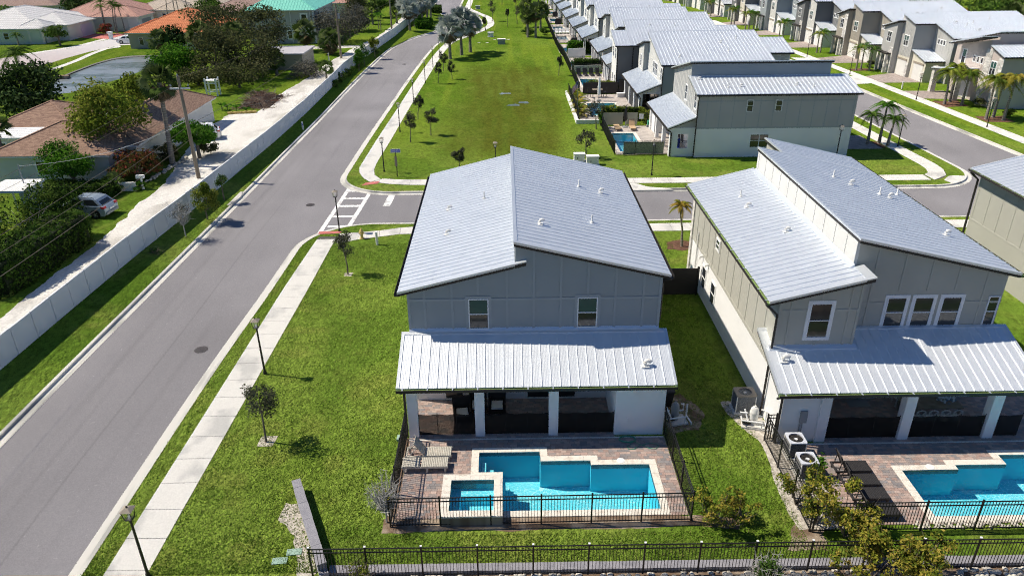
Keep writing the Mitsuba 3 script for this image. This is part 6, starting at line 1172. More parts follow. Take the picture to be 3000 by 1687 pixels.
# woods at the top right
r = np.random.default_rng(21); m = M(); cl = [(x, y, r.uniform(2, 4.5), r.uniform(3, 5), r.uniform(3, 5), r.uniform(2.5, 4)) for x, y in zip(r.uniform(76, 150, 95), r.uniform(112, 260, 95)) if x > 72 + (y - 112) * .02]
leaf_cloud(m, cl, 26000, .42, 'mid', r); k = num('woodland'); m.put(k, 'm_leaf', color=True); stuff(k, 'dense green woodland in the top right corner behind the roofs', 'woodland')
broadleaf('rusty brown tree among the woodland at the top right', 79, 139, 5.0, 3.2, 2.6, 'gold', n=2200, size=.3, nc=14)
for i, (x, y) in enumerate(((84, 128), (90, 118), (97, 132), (84, 150), (92, 165))): fan_palm('fan palm rising out of the woodland at the top right', x, y, 5.5 + (i % 3), 2.6, SAB, 24, .2, 'fan palms in the woodland')
# clump of cabbage palms in the upper lawn
for lab, x, y, h, cr, dead in (('cabbage palm nearest in the clump on the upper lawn', 6.2, 150.5, 4.6, 2.1, 6), ('leaning cabbage palm left in the clump on the upper lawn', 4.7, 151, 3.9, 1.8, 6), ('cabbage palm behind the clump on the upper lawn', 5.0, 166, 4.2, 2.1, 4), ('cabbage palm at the right back of the clump on the upper lawn', 7.6, 160, 4.0, 2.0, 4)): fan_palm(lab, x, y, h, cr, SAB, 28, .2, None, dead)
for x, y, lab in ((4.4, 156, 'dark shrub left under the palm clump'), (5.2, 152.5, 'round dark shrub under the palm clump'), (8.2, 154, 'thin leaved shrub right of the palm clump')): broadleaf(lab, x, y, .75, 1.1, .75, 'mid', 'shrub', 1000, .11, .04, 10, name='shrub')
# shrubs of the near ground
r0 = np.random.default_rng(77)
def loose_shrub(label, stems, pal, n, size, z_c, name='shrub'):
    K = thing(name, label, 'shrub'); m = M(); cl = []
    for (x, y, h, w) in stems:
        for i in range(7):
            az = r0.uniform(0, 6.28); e = fix((x + math.cos(az) * w * r0.uniform(.3, 1), y + math.sin(az) * w * r0.uniform(.3, 1), h * r0.uniform(.55, 1.0))); mid = (fix((x, y, 0)) + e) / 2 + r0.normal(size=3) * .1; m.tube([(x, y, 0), mid, e], [.03, .018, .006], 5, caps=False)
            for k in range(4): q = mid + (e - mid) * r0.uniform(.1, 1.05) + r0.normal(size=3) * .12 * w; s = r0.uniform(.12, .30) * max(.7, w); cl.append((*q, s, s, s * .75)); m.tube([mid + (e - mid) * .5, q], [.009, .004], 3, caps=False)
    m.put(part(K, 'stems'), 'm_bark'); leaf_cloud(M(), cl, n, size, pal, r0, shell=.6).put(part(K, 'foliage'), 'm_leaf', color=True); return K
loose_shrub('loose yellow green shrub at the right corner of the nearest pool fence', [(7.6, 20.9, 1.75, 1.0), (8.3, 20.7, 1.6, .9), (8.9, 21.3, 1.3, .8)], 'shrub', 2600, .055, 1)
loose_shrub('big yellowing shrub between the long fence and the right pool fence', [(11.6, 20.9, 2.2, 1.2), (12.4, 20.2, 2.2, 1.2), (11.2, 21.9, 2.0, 1.0), (12.7, 19.6, 2.0, 1.1)], 'shrub', 6200, .06, 1)
loose_shrub('big green and yellow shrub at the bottom edge in front of the long fence', [(12.6, 18.3, 2.0, 1.1), (13.4, 18.1, 2.1, 1.1), (14.2, 18.0, 1.7, 1.0), (13.2, 17.5, 2.0, 1.1), (11.7, 18.0, 1.3, .8)], 'shrub', 6400, .062, 1)
loose_shrub('tall leafy shoot in front of the second air conditioner', [(12.75, 23.4, 1.2, .25)], 'bright', 260, .06, 1)
twigs('leafless grey shrub at the left corner of the nearest pool fence', -4.75, 21.3, 2.2, .75, 130, 'm_twig', 'dead shrub', 'dead_shrub', 'shrub', 90, None, .5)
twigs('grey twiggy shrub at the bottom edge in front of the long fence', 8.7, 17.9, 1.35, .8, 120, 'm_twig', 'dead shrub', 'dead_shrub', 'mid', 1300)
twigs('sparse yellow green sapling behind the long fence beside the block wall', -5.2, 18.4, 1.25, .7, 40, 'm_bark', 'shrub', 'shrub', 'yellow', 420)

# short blades standing in the near lawn, so that it has a nap of its own
from shapely import contains_xy
r = np.random.default_rng(123); near = sbox(-23, 18.9, 11.7, 52.8).difference(unary_union([kerb_zone, sbox(-4.9, 20.6, 7.1, 45.6), sbox(11.0, 20, 30, 46), Polygon(S1L + S1R[::-1]).buffer(.03), sbox(-13, 48.6, 12, 51.9), sbox(-4.9, 18.7, 12, 19.2)])).difference(sbox(-30, 0, -22.3, 60))
N = 190000; x, y = r.uniform(-16, 11.7, N), 18.9 + 34 * r.random(N) ** 1.5; ok = contains_xy(near, x, y); x, y = x[ok], y[ok]; n = len(x)
h = r.uniform(.03, .075, n) * (.6 + .8 * meshkit.noise(np.column_stack([x * 1.5, y * 1.5, x * 0]), 3)); az = r.uniform(0, 6.283, n); w = r.uniform(.012, .03, n); lx, ly = r.normal(size=n) * .04, r.normal(size=n) * .04
v = np.stack([np.column_stack([x - np.cos(az) * w, y - np.sin(az) * w, x * 0]), np.column_stack([x + np.cos(az) * w, y + np.sin(az) * w, x * 0]), np.column_stack([x + lx, y + ly, h])], 1).reshape(-1, 3)
pc = fix([(.085, .150, .016), (.125, .195, .028), (.165, .215, .045), (.055, .115, .012), (.19, .20, .06)])[r.choice(5, n, p=[.3, .3, .2, .12, .08])] * 1.32 * r.uniform(.8, 1.25, n)[:, None]
m = M(); m.add(v, np.arange(3 * n).reshape(-1, 3)); m.c = [np.repeat(pc, 3, 0)]
k = num('grass_blades'); m.put(k, 'm_leaf', color=True); stuff(k, 'short mown grass blades of the near lawn', 'grass')
# ---------------------------------------------------------------- long white wall between the lane and the road
K = thing('boundary_wall', 'long white panel wall between the road and the shell lane', 'wall')
wp = WALL
d = np.concatenate([[0], np.cumsum(np.linalg.norm(np.diff(wp, axis=0), axis=1))]); r = np.random.default_rng(3)
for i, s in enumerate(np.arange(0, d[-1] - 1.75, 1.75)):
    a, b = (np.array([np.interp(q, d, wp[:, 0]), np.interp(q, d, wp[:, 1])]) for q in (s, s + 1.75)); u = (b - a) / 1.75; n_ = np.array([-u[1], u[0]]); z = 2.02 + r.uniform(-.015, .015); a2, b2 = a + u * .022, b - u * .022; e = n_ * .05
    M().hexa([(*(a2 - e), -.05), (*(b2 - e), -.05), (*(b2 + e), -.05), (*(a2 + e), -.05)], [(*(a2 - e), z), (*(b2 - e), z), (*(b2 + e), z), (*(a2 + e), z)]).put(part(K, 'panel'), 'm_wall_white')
    e = n_ * .012; M().hexa([(*(a - u * .03 - e), -.05), (*(a + u * .03 - e), -.05), (*(a + u * .03 + e), -.05), (*(a - u * .03 + e), -.05)], [(*(a - u * .03 - e), z - .02), (*(a + u * .03 - e), z - .02), (*(a + u * .03 + e), z - .02), (*(a - u * .03 + e), z - .02)]).put(part(K, 'joint_strip'), 'm_grey_plastic')
# ---------------------------------------------------------------- street furniture
def lamp(label, x, y, h=3.22, sc=1.0):
    K = thing('street_lamp', label, 'street lamp', 'lantern street lamps'); hb = h - .52
    M().lathe(x, y, [(.085, 0), (.085, .12), (.055, .2), (.05, .9), (.042, hb - .06), (.06, hb - .04), (.06, hb)], 10).put(part(K, 'pole'), 'm_black', smooth=40)
    b, t = .11, .155; z0, z1 = hb, h - .12; L = part(K, 'lantern'); m = M().box(x - b - .01, x + b + .01, y - b - .01, y + b + .01, z0, z0 + .03)
    for i, j in ((-1, -1), (1, -1), (1, 1), (-1, 1)): m.bar((x + i * b, y + j * b, z0 + .02), (x + i * t, y + j * t, z1), .022)
    m.put(L, 'm_black')
    M().hexa([(x - .20, y - .20, z1), (x + .20, y - .20, z1), (x + .20, y + .20, z1), (x - .20, y + .20, z1)], [(x - .07, y - .07, h - .02), (x + .07, y - .07, h - .02), (x + .07, y + .07, h - .02), (x - .07, y + .07, h - .02)]).put(part(L, 'cap'), 'm_taupe'); M().lathe(x, y, [(.03, h - .02), (.035, h + .01), (.012, h + .05)], 8).put(part(L, 'finial'), 'm_black')
    g = M()
    for i in range(4):
        q = [(-1, -1), (1, -1), (1, 1), (-1, 1)]; (i0, j0), (i1, j1) = q[i], q[(i + 1) % 4]; g.add([(x + i0 * b * .96, y + j0 * b * .96, z0 + .035), (x + i1 * b * .96, y + j1 * b * .96, z0 + .035), (x + i1 * t * .96, y + j1 * t * .96, z1 - .01), (x + i0 * t * .96, y + j0 * t * .96, z1 - .01)], [[0, 1, 2, 3]])
    g.put(part(L, 'glazing'), 'm_lamp_glass'); M().lathe(x, y, [(.035, z0 + .03), (.045, z0 + .12), (.02, z0 + .2)], 8).put(part(L, 'bulb_holder'), 'm_offwhite')
for x, y, l in ((-12.82, 18.85, 'lantern street lamp nearest the camera at the bottom left'), (-12.44, 31.82, 'second nearest lantern street lamp beside the pavement slabs'), (-12.44, 51.03, 'lantern street lamp at the near end of the crosswalk'), (-11.19, 65.5, 'lantern street lamp left of the blue street sign'),
                (-11.5, 79.7, 'first lantern street lamp up the road from the street sign'), (-11.45, 93.2, 'second lantern street lamp up the road from the street sign'), (-11.26, 106.6, 'third lantern street lamp up the road beside three young oaks'), (-11.2, 118.9, 'fourth lantern street lamp up the road below the silver palms'), (-11.1, 130.6, 'fifth lantern street lamp half behind the silver palms'),
                (-3.75, 160.2, 'lantern street lamp on the upper bend of the pavement'), (-8.6, 205, 'lantern street lamp at the top of the winding pavement'), (-.9, 63.6, 'lantern street lamp peeping over the ridge of the middle house'), (13.1, 63.5, 'lantern street lamp on the grass across the crossing street'), (31.5, 67.9, 'lantern street lamp by the shaded corner of the panelled grey house'),
                (39.3, 71.8, 'lantern street lamp among the three foxtail palms'), (51.6, 92.5, 'lantern street lamp beside the drive of the grey boarded house'), (52.4, 78.8, 'lantern street lamp on the lawn near the right edge'), (50.45, 109.5, 'lantern street lamp on the lawn before the tan boarded house'), (49.9, 124.9, 'lantern street lamp further up the right street'), (48, 146, 'lantern street lamp near the top of the right street')): lamp(l, x, y)
K = thing('fire_hydrant', 'yellow fire hydrant on the grass at the crossing corner', 'fire hydrant')
M().lathe(-10.52, 49.6, [(.17, 0), (.17, .05), (.11, .06), (.105, .5), (.15, .52), (.15, .57), (.12, .6), (.10, .70), (.03, .76), (.03, .82)], 14).put(part(K, 'barrel'), 'm_hydrant', smooth=40)
for a, b in (((-10.72, 49.6, .42), (-10.32, 49.6, .42)), ((-10.52, 49.38, .40), (-10.52, 49.5, .40))): M().tube([a, b], .065, 10).put(part(K, 'nozzle'), 'm_hydrant', smooth=40)
K = thing('marker_post', 'white service post on the grass right of the hydrant', 'post'); M().cyl(-9.23, 48.4, 0, .95, .09, n=12).put(part(K, 'pipe'), 'm_offwhite', smooth=40); M().cyl(-9.23, 48.4, .95, .99, .105, n=12).put(part(K, 'cap'), 'm_white')
K = thing('street_sign', 'blue street name sign on a square post at the corner', 'street sign'); x, y = -9.78, 64.0
M().bar((x, y, -.05), (x, y, 2.2), .07).put(part(K, 'post'), 'm_bronze'); M().bar((x - .02, y - .06, 1.0), (x - .02, y - .06, 1.9), .22, .012, up=(0, 1, 0)).put(part(K, 'stop_sign_edge'), 'm_wood')
B = part(K, 'name_plate'); M().box(x - .42, x + .42, y - .012, y + .012, 2.22, 2.52).put(B, 'm_sign_blue'); m = M()
for q in ((x - .42, x + .42, 2.505, 2.525), (x - .42, x + .42, 2.215, 2.235), (x - .43, x - .41, 2.215, 2.525), (x + .41, x + .43, 2.215, 2.525)): m.box(q[0], q[1], y - .02, y + .02, q[2], q[3])
m.put(part(B, 'border'), 'm_white'); t = meshkit.text_mesh('Strand Dr', .14, .004, True); v = np.array(t.vertices); w = v[:, 0].max() - v[:, 0].min(); sc = .74 / w
scene[part(B, 'lettering')] = mikit.ply((np.column_stack([x - .37 + (v[:, 0] - v[:, 0].min()) * sc, y - .014 - v[:, 2], 2.30 + v[:, 1] * 1.0]), np.array(t.faces)), 'm_white')
for x, y, s, l, n in ((7.0, 68.0, .9, 'pale utility cabinet on the left of the pair behind the middle roof', 'utility_cabinet'), (8.14, 66.9, 1.0, 'pale utility cabinet on the right of the pair behind the middle roof', 'utility_cabinet'), (-2.62, 152.2, 1.0, 'pale utility cabinet in the upper lawn beside the pavement', 'utility_cabinet'), (-6.66, 203, 1.0, 'utility cabinet at the top by the winding pavement', 'utility_cabinet')):
    K = thing(n, l, 'utility cabinet'); M().box(x - .55 * s, x + .55 * s, y - .3, y + .3, 0, .80 * s).put(part(K, 'body'), 'm_grey_plastic' if y > 200 else 'm_offwhite'); M().box(x - .60 * s, x + .60 * s, y - .35, y + .35, .80 * s, .88 * s).put(part(K, 'lid'), 'm_white'); M().box(x - .65, x + .65, y - .45, y + .45, -.02, .06).put(part(K, 'pad'), 'm_concrete'); M().box(x - .2, x - .14, y - .325, y - .30, .3, .5).put(part(K, 'handle'), 'm_bronze')
K = thing('valve_vault', 'low pale concrete vault with a dark front in the upper lawn', 'vault'); M().box(-1.25, .3, 142.0, 143.2, .75, .95).put(part(K, 'lid'), 'm_concrete'); M().box(-1.15, .2, 142.1, 143.1, 0, .75).put(part(K, 'body'), 'm_grey_plastic')
for i, (x, y) in enumerate(((-3.18, 144), (-4.7, 144.6), (-1.8, 148), (-.9, 148.1), (.2, 148), (.9, 148.2))): single('ground_cover', M().box(x - .25, x + .25, y - .25, y + .25, -.02, .06), 'm_concrete', 'small pale ground box in a row near the concrete vault', 'ground box', 'small ground boxes in the upper lawn')
for x, y, h, l in ((-22.4, 81, .95, 'white marker post with blue marks at the left kerb'), (-22.5, 146, .9, 'white marker post in the grass before the clipped hedge'), (-29.0, 126, 1.3, 'yellow and white marker post beside the lane by the grey wooden pole')):
    K = thing('marker_post', l, 'post'); M().box(x - .08, x + .08, y - .04, y + .04, 0, h).put(part(K, 'board'), 'm_white'); M().box(x - .05, x + .05, y - .046, y - .04, h * .55, h * .8).put(part(K, 'mark'), 'm_hydrant' if x < -28 else 'm_sign_blue')
K = thing('mailbox', 'white mailbox on a post above the bright round bush', 'mailbox'); M().box(-31.56, -31.42, 61.3, 61.44, 0, 1.0).put(part(K, 'post'), 'm_white'); M().box(-31.85, -31.2, 61.22, 61.52, 1.0, 1.28).put(part(K, 'box'), 'm_white')
K = thing('mailbox', 'tall white mailbox pillar at the brick drive of the white roofed house', 'mailbox'); M().box(-78.9, -78.3, 154.6, 155.2, 0, 1.1).put(part(K, 'pillar'), 'm_white'); M().box(-79.0, -78.2, 154.4, 155.3, 1.1, 1.45).put(part(K, 'box'), 'm_white')
K = thing('mailbox', 'double white mailbox by the kerb of the right street', 'mailbox'); M().box(49.2, 49.32, 66.5, 66.62, 0, 1.1).put(part(K, 'post'), 'm_white'); M().box(49.0, 49.5, 66.3, 66.8, 1.1, 1.4).put(part(K, 'box'), 'm_grey_plastic')
K = thing('service_post', 'white service post on the lawn before the grey boarded house', 'post'); M().cyl(52.9, 98.9, 0, .95, .09, n=10).put(part(K, 'pipe'), 'm_offwhite', smooth=40); M().cyl(52.9, 98.9, .95, 1.0, .10, n=10).put(part(K, 'cap'), 'm_white')
m = M().prism(Polygon([(-23.4, 56.6), (-22.5, 57.0), (-22.3, 59), (-22.5, 60.2), (-22.75, 60.2), (-22.8, 57.6), (-23.5, 57.1)]), -.2, .05); m.put(struct('kerb_inlet'), 'm_kerb')
single('garden_wall', M().box(-39.8, -31.9, 60.9, 61.1, 0, .75), 'm_offwhite', 'low pale garden wall behind the dark hedge of the bungalow', 'wall')
single('pond_wall', M().box(-64.5, -61.3, 101.3, 101.5, -.3, .5), 'm_white', 'short white wall at the near end of the pond', 'wall')
single('pond_drain', M().box(-67.6, -66.0, 114.2, 115.2, -.3, .18), 'm_dirt', 'brown drain box at the grassy edge of the pond', 'drain box')
K = thing('fence', 'small picket fence glimpsed under the hedge at the left edge', 'fence')
for i in range(8): M().box(-33.8 + i * .17, -33.69 + i * .17, 42.2, 42.24, 0, .9).put(part(K, 'picket'), 'm_wood')
# wooden poles and their wires
def pole(label, x, y, h, arm=None, r=.16):
    K = thing('utility_pole', label, 'utility pole'); M().lathe(x, y, [(r * 1.15, -.1), (r, h * .4), (r * .75, h)], 10).put(part(K, 'mast'), 'm_wood', smooth=40)
    if arm: M().bar((x - .85, y - .05, arm), (x + .85, y - .05, arm), .12, .14).put(part(K, 'crossarm'), 'm_offwhite')
    for q in ((h, 0), (arm + .15, -.75), (arm + .15, .75)) if arm else ((h, 0),): M().lathe(x + q[1], y - .05, [(.05, q[0]), (.08, q[0] + .08), (.05, q[0] + .16), (.02, q[0] + .22)], 8).put(part(K, 'insulator'), 'm_grey_plastic')
    return K
pole('nearest grey wooden pole, with a white crossarm, beside the bungalow', -27.77, 64.27, 9.0, 8.0); k = pole('grey wooden pole rising behind the lane beside the yellow marker', -27.5, 128.7, 8.6); M().cyl(-27.2, 128.7, 6.3, 7.1, .2, n=10).put(part(k, 'transformer'), 'm_grey_plastic', smooth=40); k = pole('wooden pole at the white wall near the top', -22.75, 157.3, 9.5); M().cyl(-22.45, 157.1, 6.8, 7.6, .22, n=10).put(part(k, 'transformer'), 'm_grey_plastic', smooth=40)
def wire(name, label, p, q, sag, r=.016, mat='m_wood', n=14):
    t = np.linspace(0, 1, n); p, q = fix(p), fix(q); pts = p + np.outer(t, q - p); pts[:, 2] -= sag * 4 * t * (1 - t); single(name, M().tube(pts, r, 4), mat, label, 'wire')
for z, x0, l, rr in ((3.5, -27.9, 'lowest thick cable from the nearest wooden pole towards the lower left', .020), (4.6, -28.0, 'second thick cable from the nearest wooden pole towards the lower left', .015), (5.6, -27.8, 'third cable from the nearest wooden pole towards the lower left', .015), (8.1, -28.5, 'thin high wire from the left end of the crossarm towards the lower left', .010), (8.1, -27.0, 'thin high wire from the right end of the crossarm towards the lower left', .010)): wire('cable', l, (x0 - .4, 18, z + .3), (x0, 64.2, z), .5, rr)
wire('cable', 'upper cable from the nearest pole to the grey pole up the lane', (-27.77, 64.3, 8.9), (-27.5, 128.6, 8.4), .9, .010); wire('cable', 'lower cable from the nearest pole to the grey pole up the lane', (-27.77, 64.3, 4.8), (-27.5, 128.6, 4.6), .8, .018); wire('cable', 'cable from the grey pole to the pole at the white wall', (-27.5, 128.8, 6.0), (-22.75, 157.3, 6.2), .4, .016)
wire('cable', 'service wire from the nearest pole across the bungalow garden to its roof', (-27.8, 64.2, 6.5), (-35.0, 68.0, 3.0), .35, .014); wire('cable', 'pale looping service wire to the carport mast', (-27.8, 64.2, 5.2), (-37.6, 55.4, 4.0), .8, .016, 'm_offwhite'); wire('cable', 'wire crossing the lane to the thicket', (-27.5, 128.6, 7.8), (-44, 118, 5.5), .6, .010)
single('carport_mast', M().cyl(-37.6, 55.4, 0, 4.1, .04, n=8), 'm_grey_plastic', 'thin grey service mast on the carport', 'mast')
# ---------------------------------------------------------------- cars
def car(label, x, y, rot, paint, kind):
    """Nose towards local +x; body, glasshouse, wheels, lamps and glass as parts."""
    K = thing('parked_car', label, 'car'); c, s = math.cos(rot), math.sin(rot); X = lambda v: np.column_stack([x + v[:, 0] * c - v[:, 1] * s, y + v[:, 0] * s + v[:, 1] * c, v[:, 2]])
    def put(m, key, mat, **kw): m.v = [X(v) for v in m.v]; return m.put(key, mat, **kw)
    def extr(m, poly, y0, y1):
        t = trimesh.creation.extrude_polygon(poly, y1 - y0, engine='earcut'); v = np.array(t.vertices); m.add(np.column_stack([v[:, 0], y1 - v[:, 2], v[:, 1]]), t.faces)
    W, gc = .9, (.22 if kind == 'suv' else .16)
    if kind == 'suv': prof = [(-2.2, .42), (-2.22, .75), (-2.12, 1.02), (-1.0, 1.04), (.85, 1.0), (1.75, .92), (2.18, .78), (2.24, .45), (2.1, gc), (-2.05, gc)]; house = [(-2.02, 1.0), (-1.55, 1.50), (-1.1, 1.60), (.05, 1.60), (.35, 1.55), (1.15, 1.0)]; wr, wx = .35, (-1.33, 1.33)
    else: prof = [(-2.3, .40), (-2.33, .75), (-2.2, .92), (-1.4, .96), (.9, .92), (1.9, .80), (2.3, .62), (2.32, .4), (2.2, gc), (-2.15, gc)]; house = [(-1.75, .93), (-1.0, 1.36), (-.6, 1.42), (.2, 1.40), (1.1, .92)]; wr, wx = .33, (-1.4, 1.4)
    from shapely.geometry import Point
    P = Polygon(prof).buffer(-.04).buffer(.04); A = P
    for q in wx: A = A.difference(Point(q, wr).buffer(wr + .07))
    m = M(); extr(m, P.difference(sbox(-3, 0, 3, .3)).buffer(-.02), -W + .14, W - .14); extr(m, A.buffer(-.025), -W, -W + .14); extr(m, A.buffer(-.025), W - .14, W); extr(m, A, -W + .03, -W + .14); extr(m, A, W - .14, W - .03); put(m, part(K, 'body'), paint, smooth=35)
    b, t = fix(house), .17; m = M(); n = len(b); yy = lambda z: W - .05 - (z - b[0][1]) / (b[:, 1].max() - b[0][1]) * t; v = [(p[0], -yy(p[1]), p[1]) for p in b] + [(p[0], yy(p[1]), p[1]) for p in b]
    f = [[i, i + 1, n + i + 1, n + i] for i in range(n - 1)]; m.add(v, f); mid = [[0, i, i + 1] for i in range(1, n - 1)]; m.add(v[:n], mid); m.add(v[n:], [q[::-1] for q in mid]); put(m, part(K, 'cabin'), paint)
    def pane(pts): m = M(); p = fix(pts); cen = p.mean(0); nn = np.cross(p[1] - p[0], p[2] - p[0]); nn /= np.linalg.norm(nn); o = cen - [0 if abs(nn[1]) < .7 else cen[0], 0, 1.1]; nn *= np.sign(nn @ (o + 1e-6)); q = cen + (p - cen) * .9; m.add(q + nn * .012, [[0, 1, 2, 3]]); put(m, part(K, 'window_glass'), 'm_glass_dark')
    zt = b[:, 1].max() - .08; zb_ = b[0][1] + .05
    for sg in (-1, 1):
        xs0, xs1 = np.interp(zb_, b[:3, 1], b[:3, 0]) + .15, np.interp(zt, b[:3, 1], b[:3, 0]) + .10; xe0, xe1 = np.interp(-zb_, -b[-2:, 1], b[-2:, 0]) - .15, np.interp(-zt, -b[-2:, 1], b[-2:, 0]) - .15; xm = (xs0 + xe0) / 2
        for a0, a1, c0, c1 in ((xs0, xm - .05, xs1, xm - .05), (xm + .05, xe0, xm + .05, xe1)): pane([(a0, sg * yy(zb_), zb_), (a1, sg * yy(zb_), zb_), (c1, sg * yy(zt), zt), (c0, sg * yy(zt), zt)])
    e = .10; pane([(b[0][0] + .03, -yy(b[0][1]) + e, b[0][1] + .02), (b[0][0] + .03, yy(b[0][1]) - e, b[0][1] + .02), (b[1][0], yy(b[1][1]) - e, b[1][1] - .02), (b[1][0], -yy(b[1][1]) + e, b[1][1] - .02)]); pane([(b[-1][0] - .03, -yy(b[-1][1]) + e, b[-1][1] + .02), (b[-1][0] - .03, yy(b[-1][1]) - e, b[-1][1] + .02), (b[-2][0], yy(b[-2][1]) - e, b[-2][1] - .02), (b[-2][0], -yy(b[-2][1]) + e, b[-2][1] - .02)])
    for q in wx:
        for sg in (-1, 1):
            k = part(K, 'wheel'); put(M().tube([(q, sg * (W - .24), wr), (q, sg * (W - .02), wr)], wr, 20), k, 'm_rubber', smooth=40); m = M().tube([(q, sg * (W - .03), wr), (q, sg * (W - .012), wr)], wr * .66, 16); put(m, part(k, 'rim_back'), 'm_black'); m = M()
            for i in range(5): a = i * 1.2566; m.bar((q, sg * (W - .008), wr), (q + math.cos(a) * wr * .64, sg * (W - .008), wr + math.sin(a) * wr * .64), .075, .02, up=(0, 1, 0))
            put(m, part(k, 'spokes'), 'm_alloy')
    zl_ = 1.0 if kind == 'suv' else .82
    for sg in (-1, 1):
        y0, y1 = sorted((sg * (W - .34), sg * (W + .008))); put(M().hexa([(-2.22, y0, zl_ - .17), (-1.95, y0, zl_ - .15), (-1.95, y1, zl_ - .15), (-2.22, y1, zl_ - .17)], [(-2.17, y0, zl_ - .01), (-1.92, y0, zl_), (-1.92, y1, zl_), (-2.17, y1, zl_ - .01)]), part(K, 'tail_light'), 'm_tail_light'); put(M().box(2.0, 2.2, y0, y1, .66, .78), part(K, 'headlight'), 'm_lamp_glass')
        put(M().box(.72, .86, *sorted((sg * (W - .02), sg * (W + .14))), .95, 1.08), part(K, 'mirror'), paint)
    put(M().box(-2.27, -2.1, -W + .1, W - .1, .32, .52), part(K, 'rear_bumper'), 'm_grey_plastic'); put(M().box(-2.25, -2.2, -.26, .26, .62, .75), part(K, 'licence_plate'), 'm_white')
    if kind == 'suv':
        for sg in (-1, 1): put(M().tube([(-1.35, sg * .62, 1.60), (-1.2, sg * .62, 1.66), (.0, sg * .62, 1.66), (.15, sg * .62, 1.60)], .02, 6), part(K, 'roof_rail'), 'm_black')
    return K
car('silver blue crossover car parked behind the hedge on the left', -33.3, 55.25, math.pi - .10, 'm_car_silver', 'suv'); car('white car parked beside the terracotta roofed house', -72.1, 149.1, 0.02, 'm_car_white', 'sedan'); car('white car mostly hidden by the spreading tree at the bungalow', -32.6, 77.6, math.pi + .35, 'm_car_white', 'suv')

# ---------------------------------------------------------------- back yards of the pool row
def yard(pts, hole): M().prism(Polygon(pts).difference(hole.buffer(.33, join_style=2)), -.02, .024).put(struct('pool_deck', 'pale paved deck of a back yard in the pool row'), 'm_yard')
flat('m_yard', proc(lambda p, n, uv: mix((.36, .325, .30), (.47, .435, .41), cell_rand(dr.floor(p.x * 4), dr.floor(p.y * 5), 1)) * (.9 + .2 * noise(p.x * 1.2, p.y * 1.2, 2))), .95, .1)
xr = [15.9, 15.4, 15.0, 14.3, 13.4, 13.1, 12.9, 12.7, 12.5, 12.3]
YD = [(10.85, 70.0, 18.4, 81.0), (8.7, 84.0, 17.6, 97.7), (10.2, 99.2, 16.5, 111.9), (10.2, 114.8, 16.5, 126.4), (9.75, 128.4, 15.6, 141.4), (9.8, 143.4, 15.4, 155.8), (10, 158, 15.2, 170), (10, 172.5, 15, 184.5), (9.8, 187, 14.8, 199), (9.8, 201, 14.6, 213)]
names = ['nearest', 'second', 'third', 'fourth', 'fifth', 'sixth', 'seventh', 'eighth', 'ninth', 'tenth']
for i, (q, hole) in enumerate(zip(YD, POOLS_R)):
    yard([(q[0], q[1]), (q[2], q[1]), (q[2], q[3]), (q[0], q[3])], hole); shell_pool('swimming_pool', f'small turquoise pool in the {names[i]} yard of the pool row', hole, 1.3, group='pools of the pool row', detail=False)
fence('black picket fence round the nearest yard of the pool row', [(18.5, 69.85), (10.65, 69.85), (10.65, 81.4), (15.8, 81.4)], 1.4, bay=1.78)
fence('black picket fence round the yard with the flag', [(16.0, 83.7), (8.4, 83.2), (8.4, 98.1)], 1.4, parts=False); fence('black picket fence along the yard with dark loungers', [(9.9, 98.6), (10.05, 113.0), (14.9, 112.6)], 1.4, parts=False)
fence('black picket fence crossing north of the pool in the flag yard', [(10.4, 98.3), (15.2, 98.3)], 1.4, parts=False); fence('black picket fence along the fourth to fifth pool yards', [(9.95, 113.2), (9.9, 127.3), (9.6, 133), (9.5, 142.5)], 1.4, parts=False); fence('black picket fence along the far pool yards', [(9.5, 142.7), (9.55, 157), (9.6, 172), (9.6, 186), (9.4, 214)], 1.4, parts=False)
for y, l in ((142.6, 'fence across between the fifth and sixth pool yards'), (157, 'fence across between the sixth and seventh pool yards'), (171.3, 'fence across between the seventh and eighth pool yards'), (185.8, 'fence across between the eighth and ninth pool yards'), (200, 'fence across between the ninth and tenth pool yards')): fence('black ' + l, [(9.7, y), (14.6, y)], 1.4, parts=False)
def panel(name, label, x0, x1, y0, y1, z0, z1, mat, cat): single(name, M().box(x0, x1, y0, y1, z0, z1), mat, label, cat)
panel('privacy_screen', 'beige windscreen tied inside the fence of the nearest pool row yard', 11.5, 15.4, 69.93, 69.96, .06, 1.28, 'm_beige_screen', 'screen'); panel('privacy_screen', 'beige windscreen behind the tan loungers, left part', 10.9, 13.1, 81.28, 81.31, .08, 1.45, 'm_beige_screen', 'screen'); panel('privacy_screen', 'beige windscreen behind the tan loungers, right part', 13.4, 14.7, 81.28, 81.31, .08, 1.45, 'm_beige_screen', 'screen')
panel('privacy_fence', 'solid dark fence panel behind the bar table in the flag yard', 10.3, 14.9, 98.0, 98.06, .05, 1.5, 'm_bronze', 'fence'); panel('privacy_fence', 'solid dark panel beside the lanai of the flag yard', 15.0, 17.0, 97.9, 97.96, .05, 1.9, 'm_bronze', 'fence'); panel('yard_wall', 'white screen wall at the far end of the fourth pool yard', 10.6, 13.5, 126.7, 126.8, 0, 1.5, 'm_white_stucco', 'wall'); panel('yard_wall', 'white screen wall behind the dark loungers', 10.5, 14.6, 113.6, 113.7, 0, 1.0, 'm_offwhite', 'wall')
m = M().box(8.0, 8.3, 82.3, 98.3, -.05, .42).box(8.3, 10.6, 82.3, 82.6, -.05, .42); single('planter_wall', m, 'm_offwhite', 'low white L shaped kerb wall below the fence of the flag yard', 'wall')
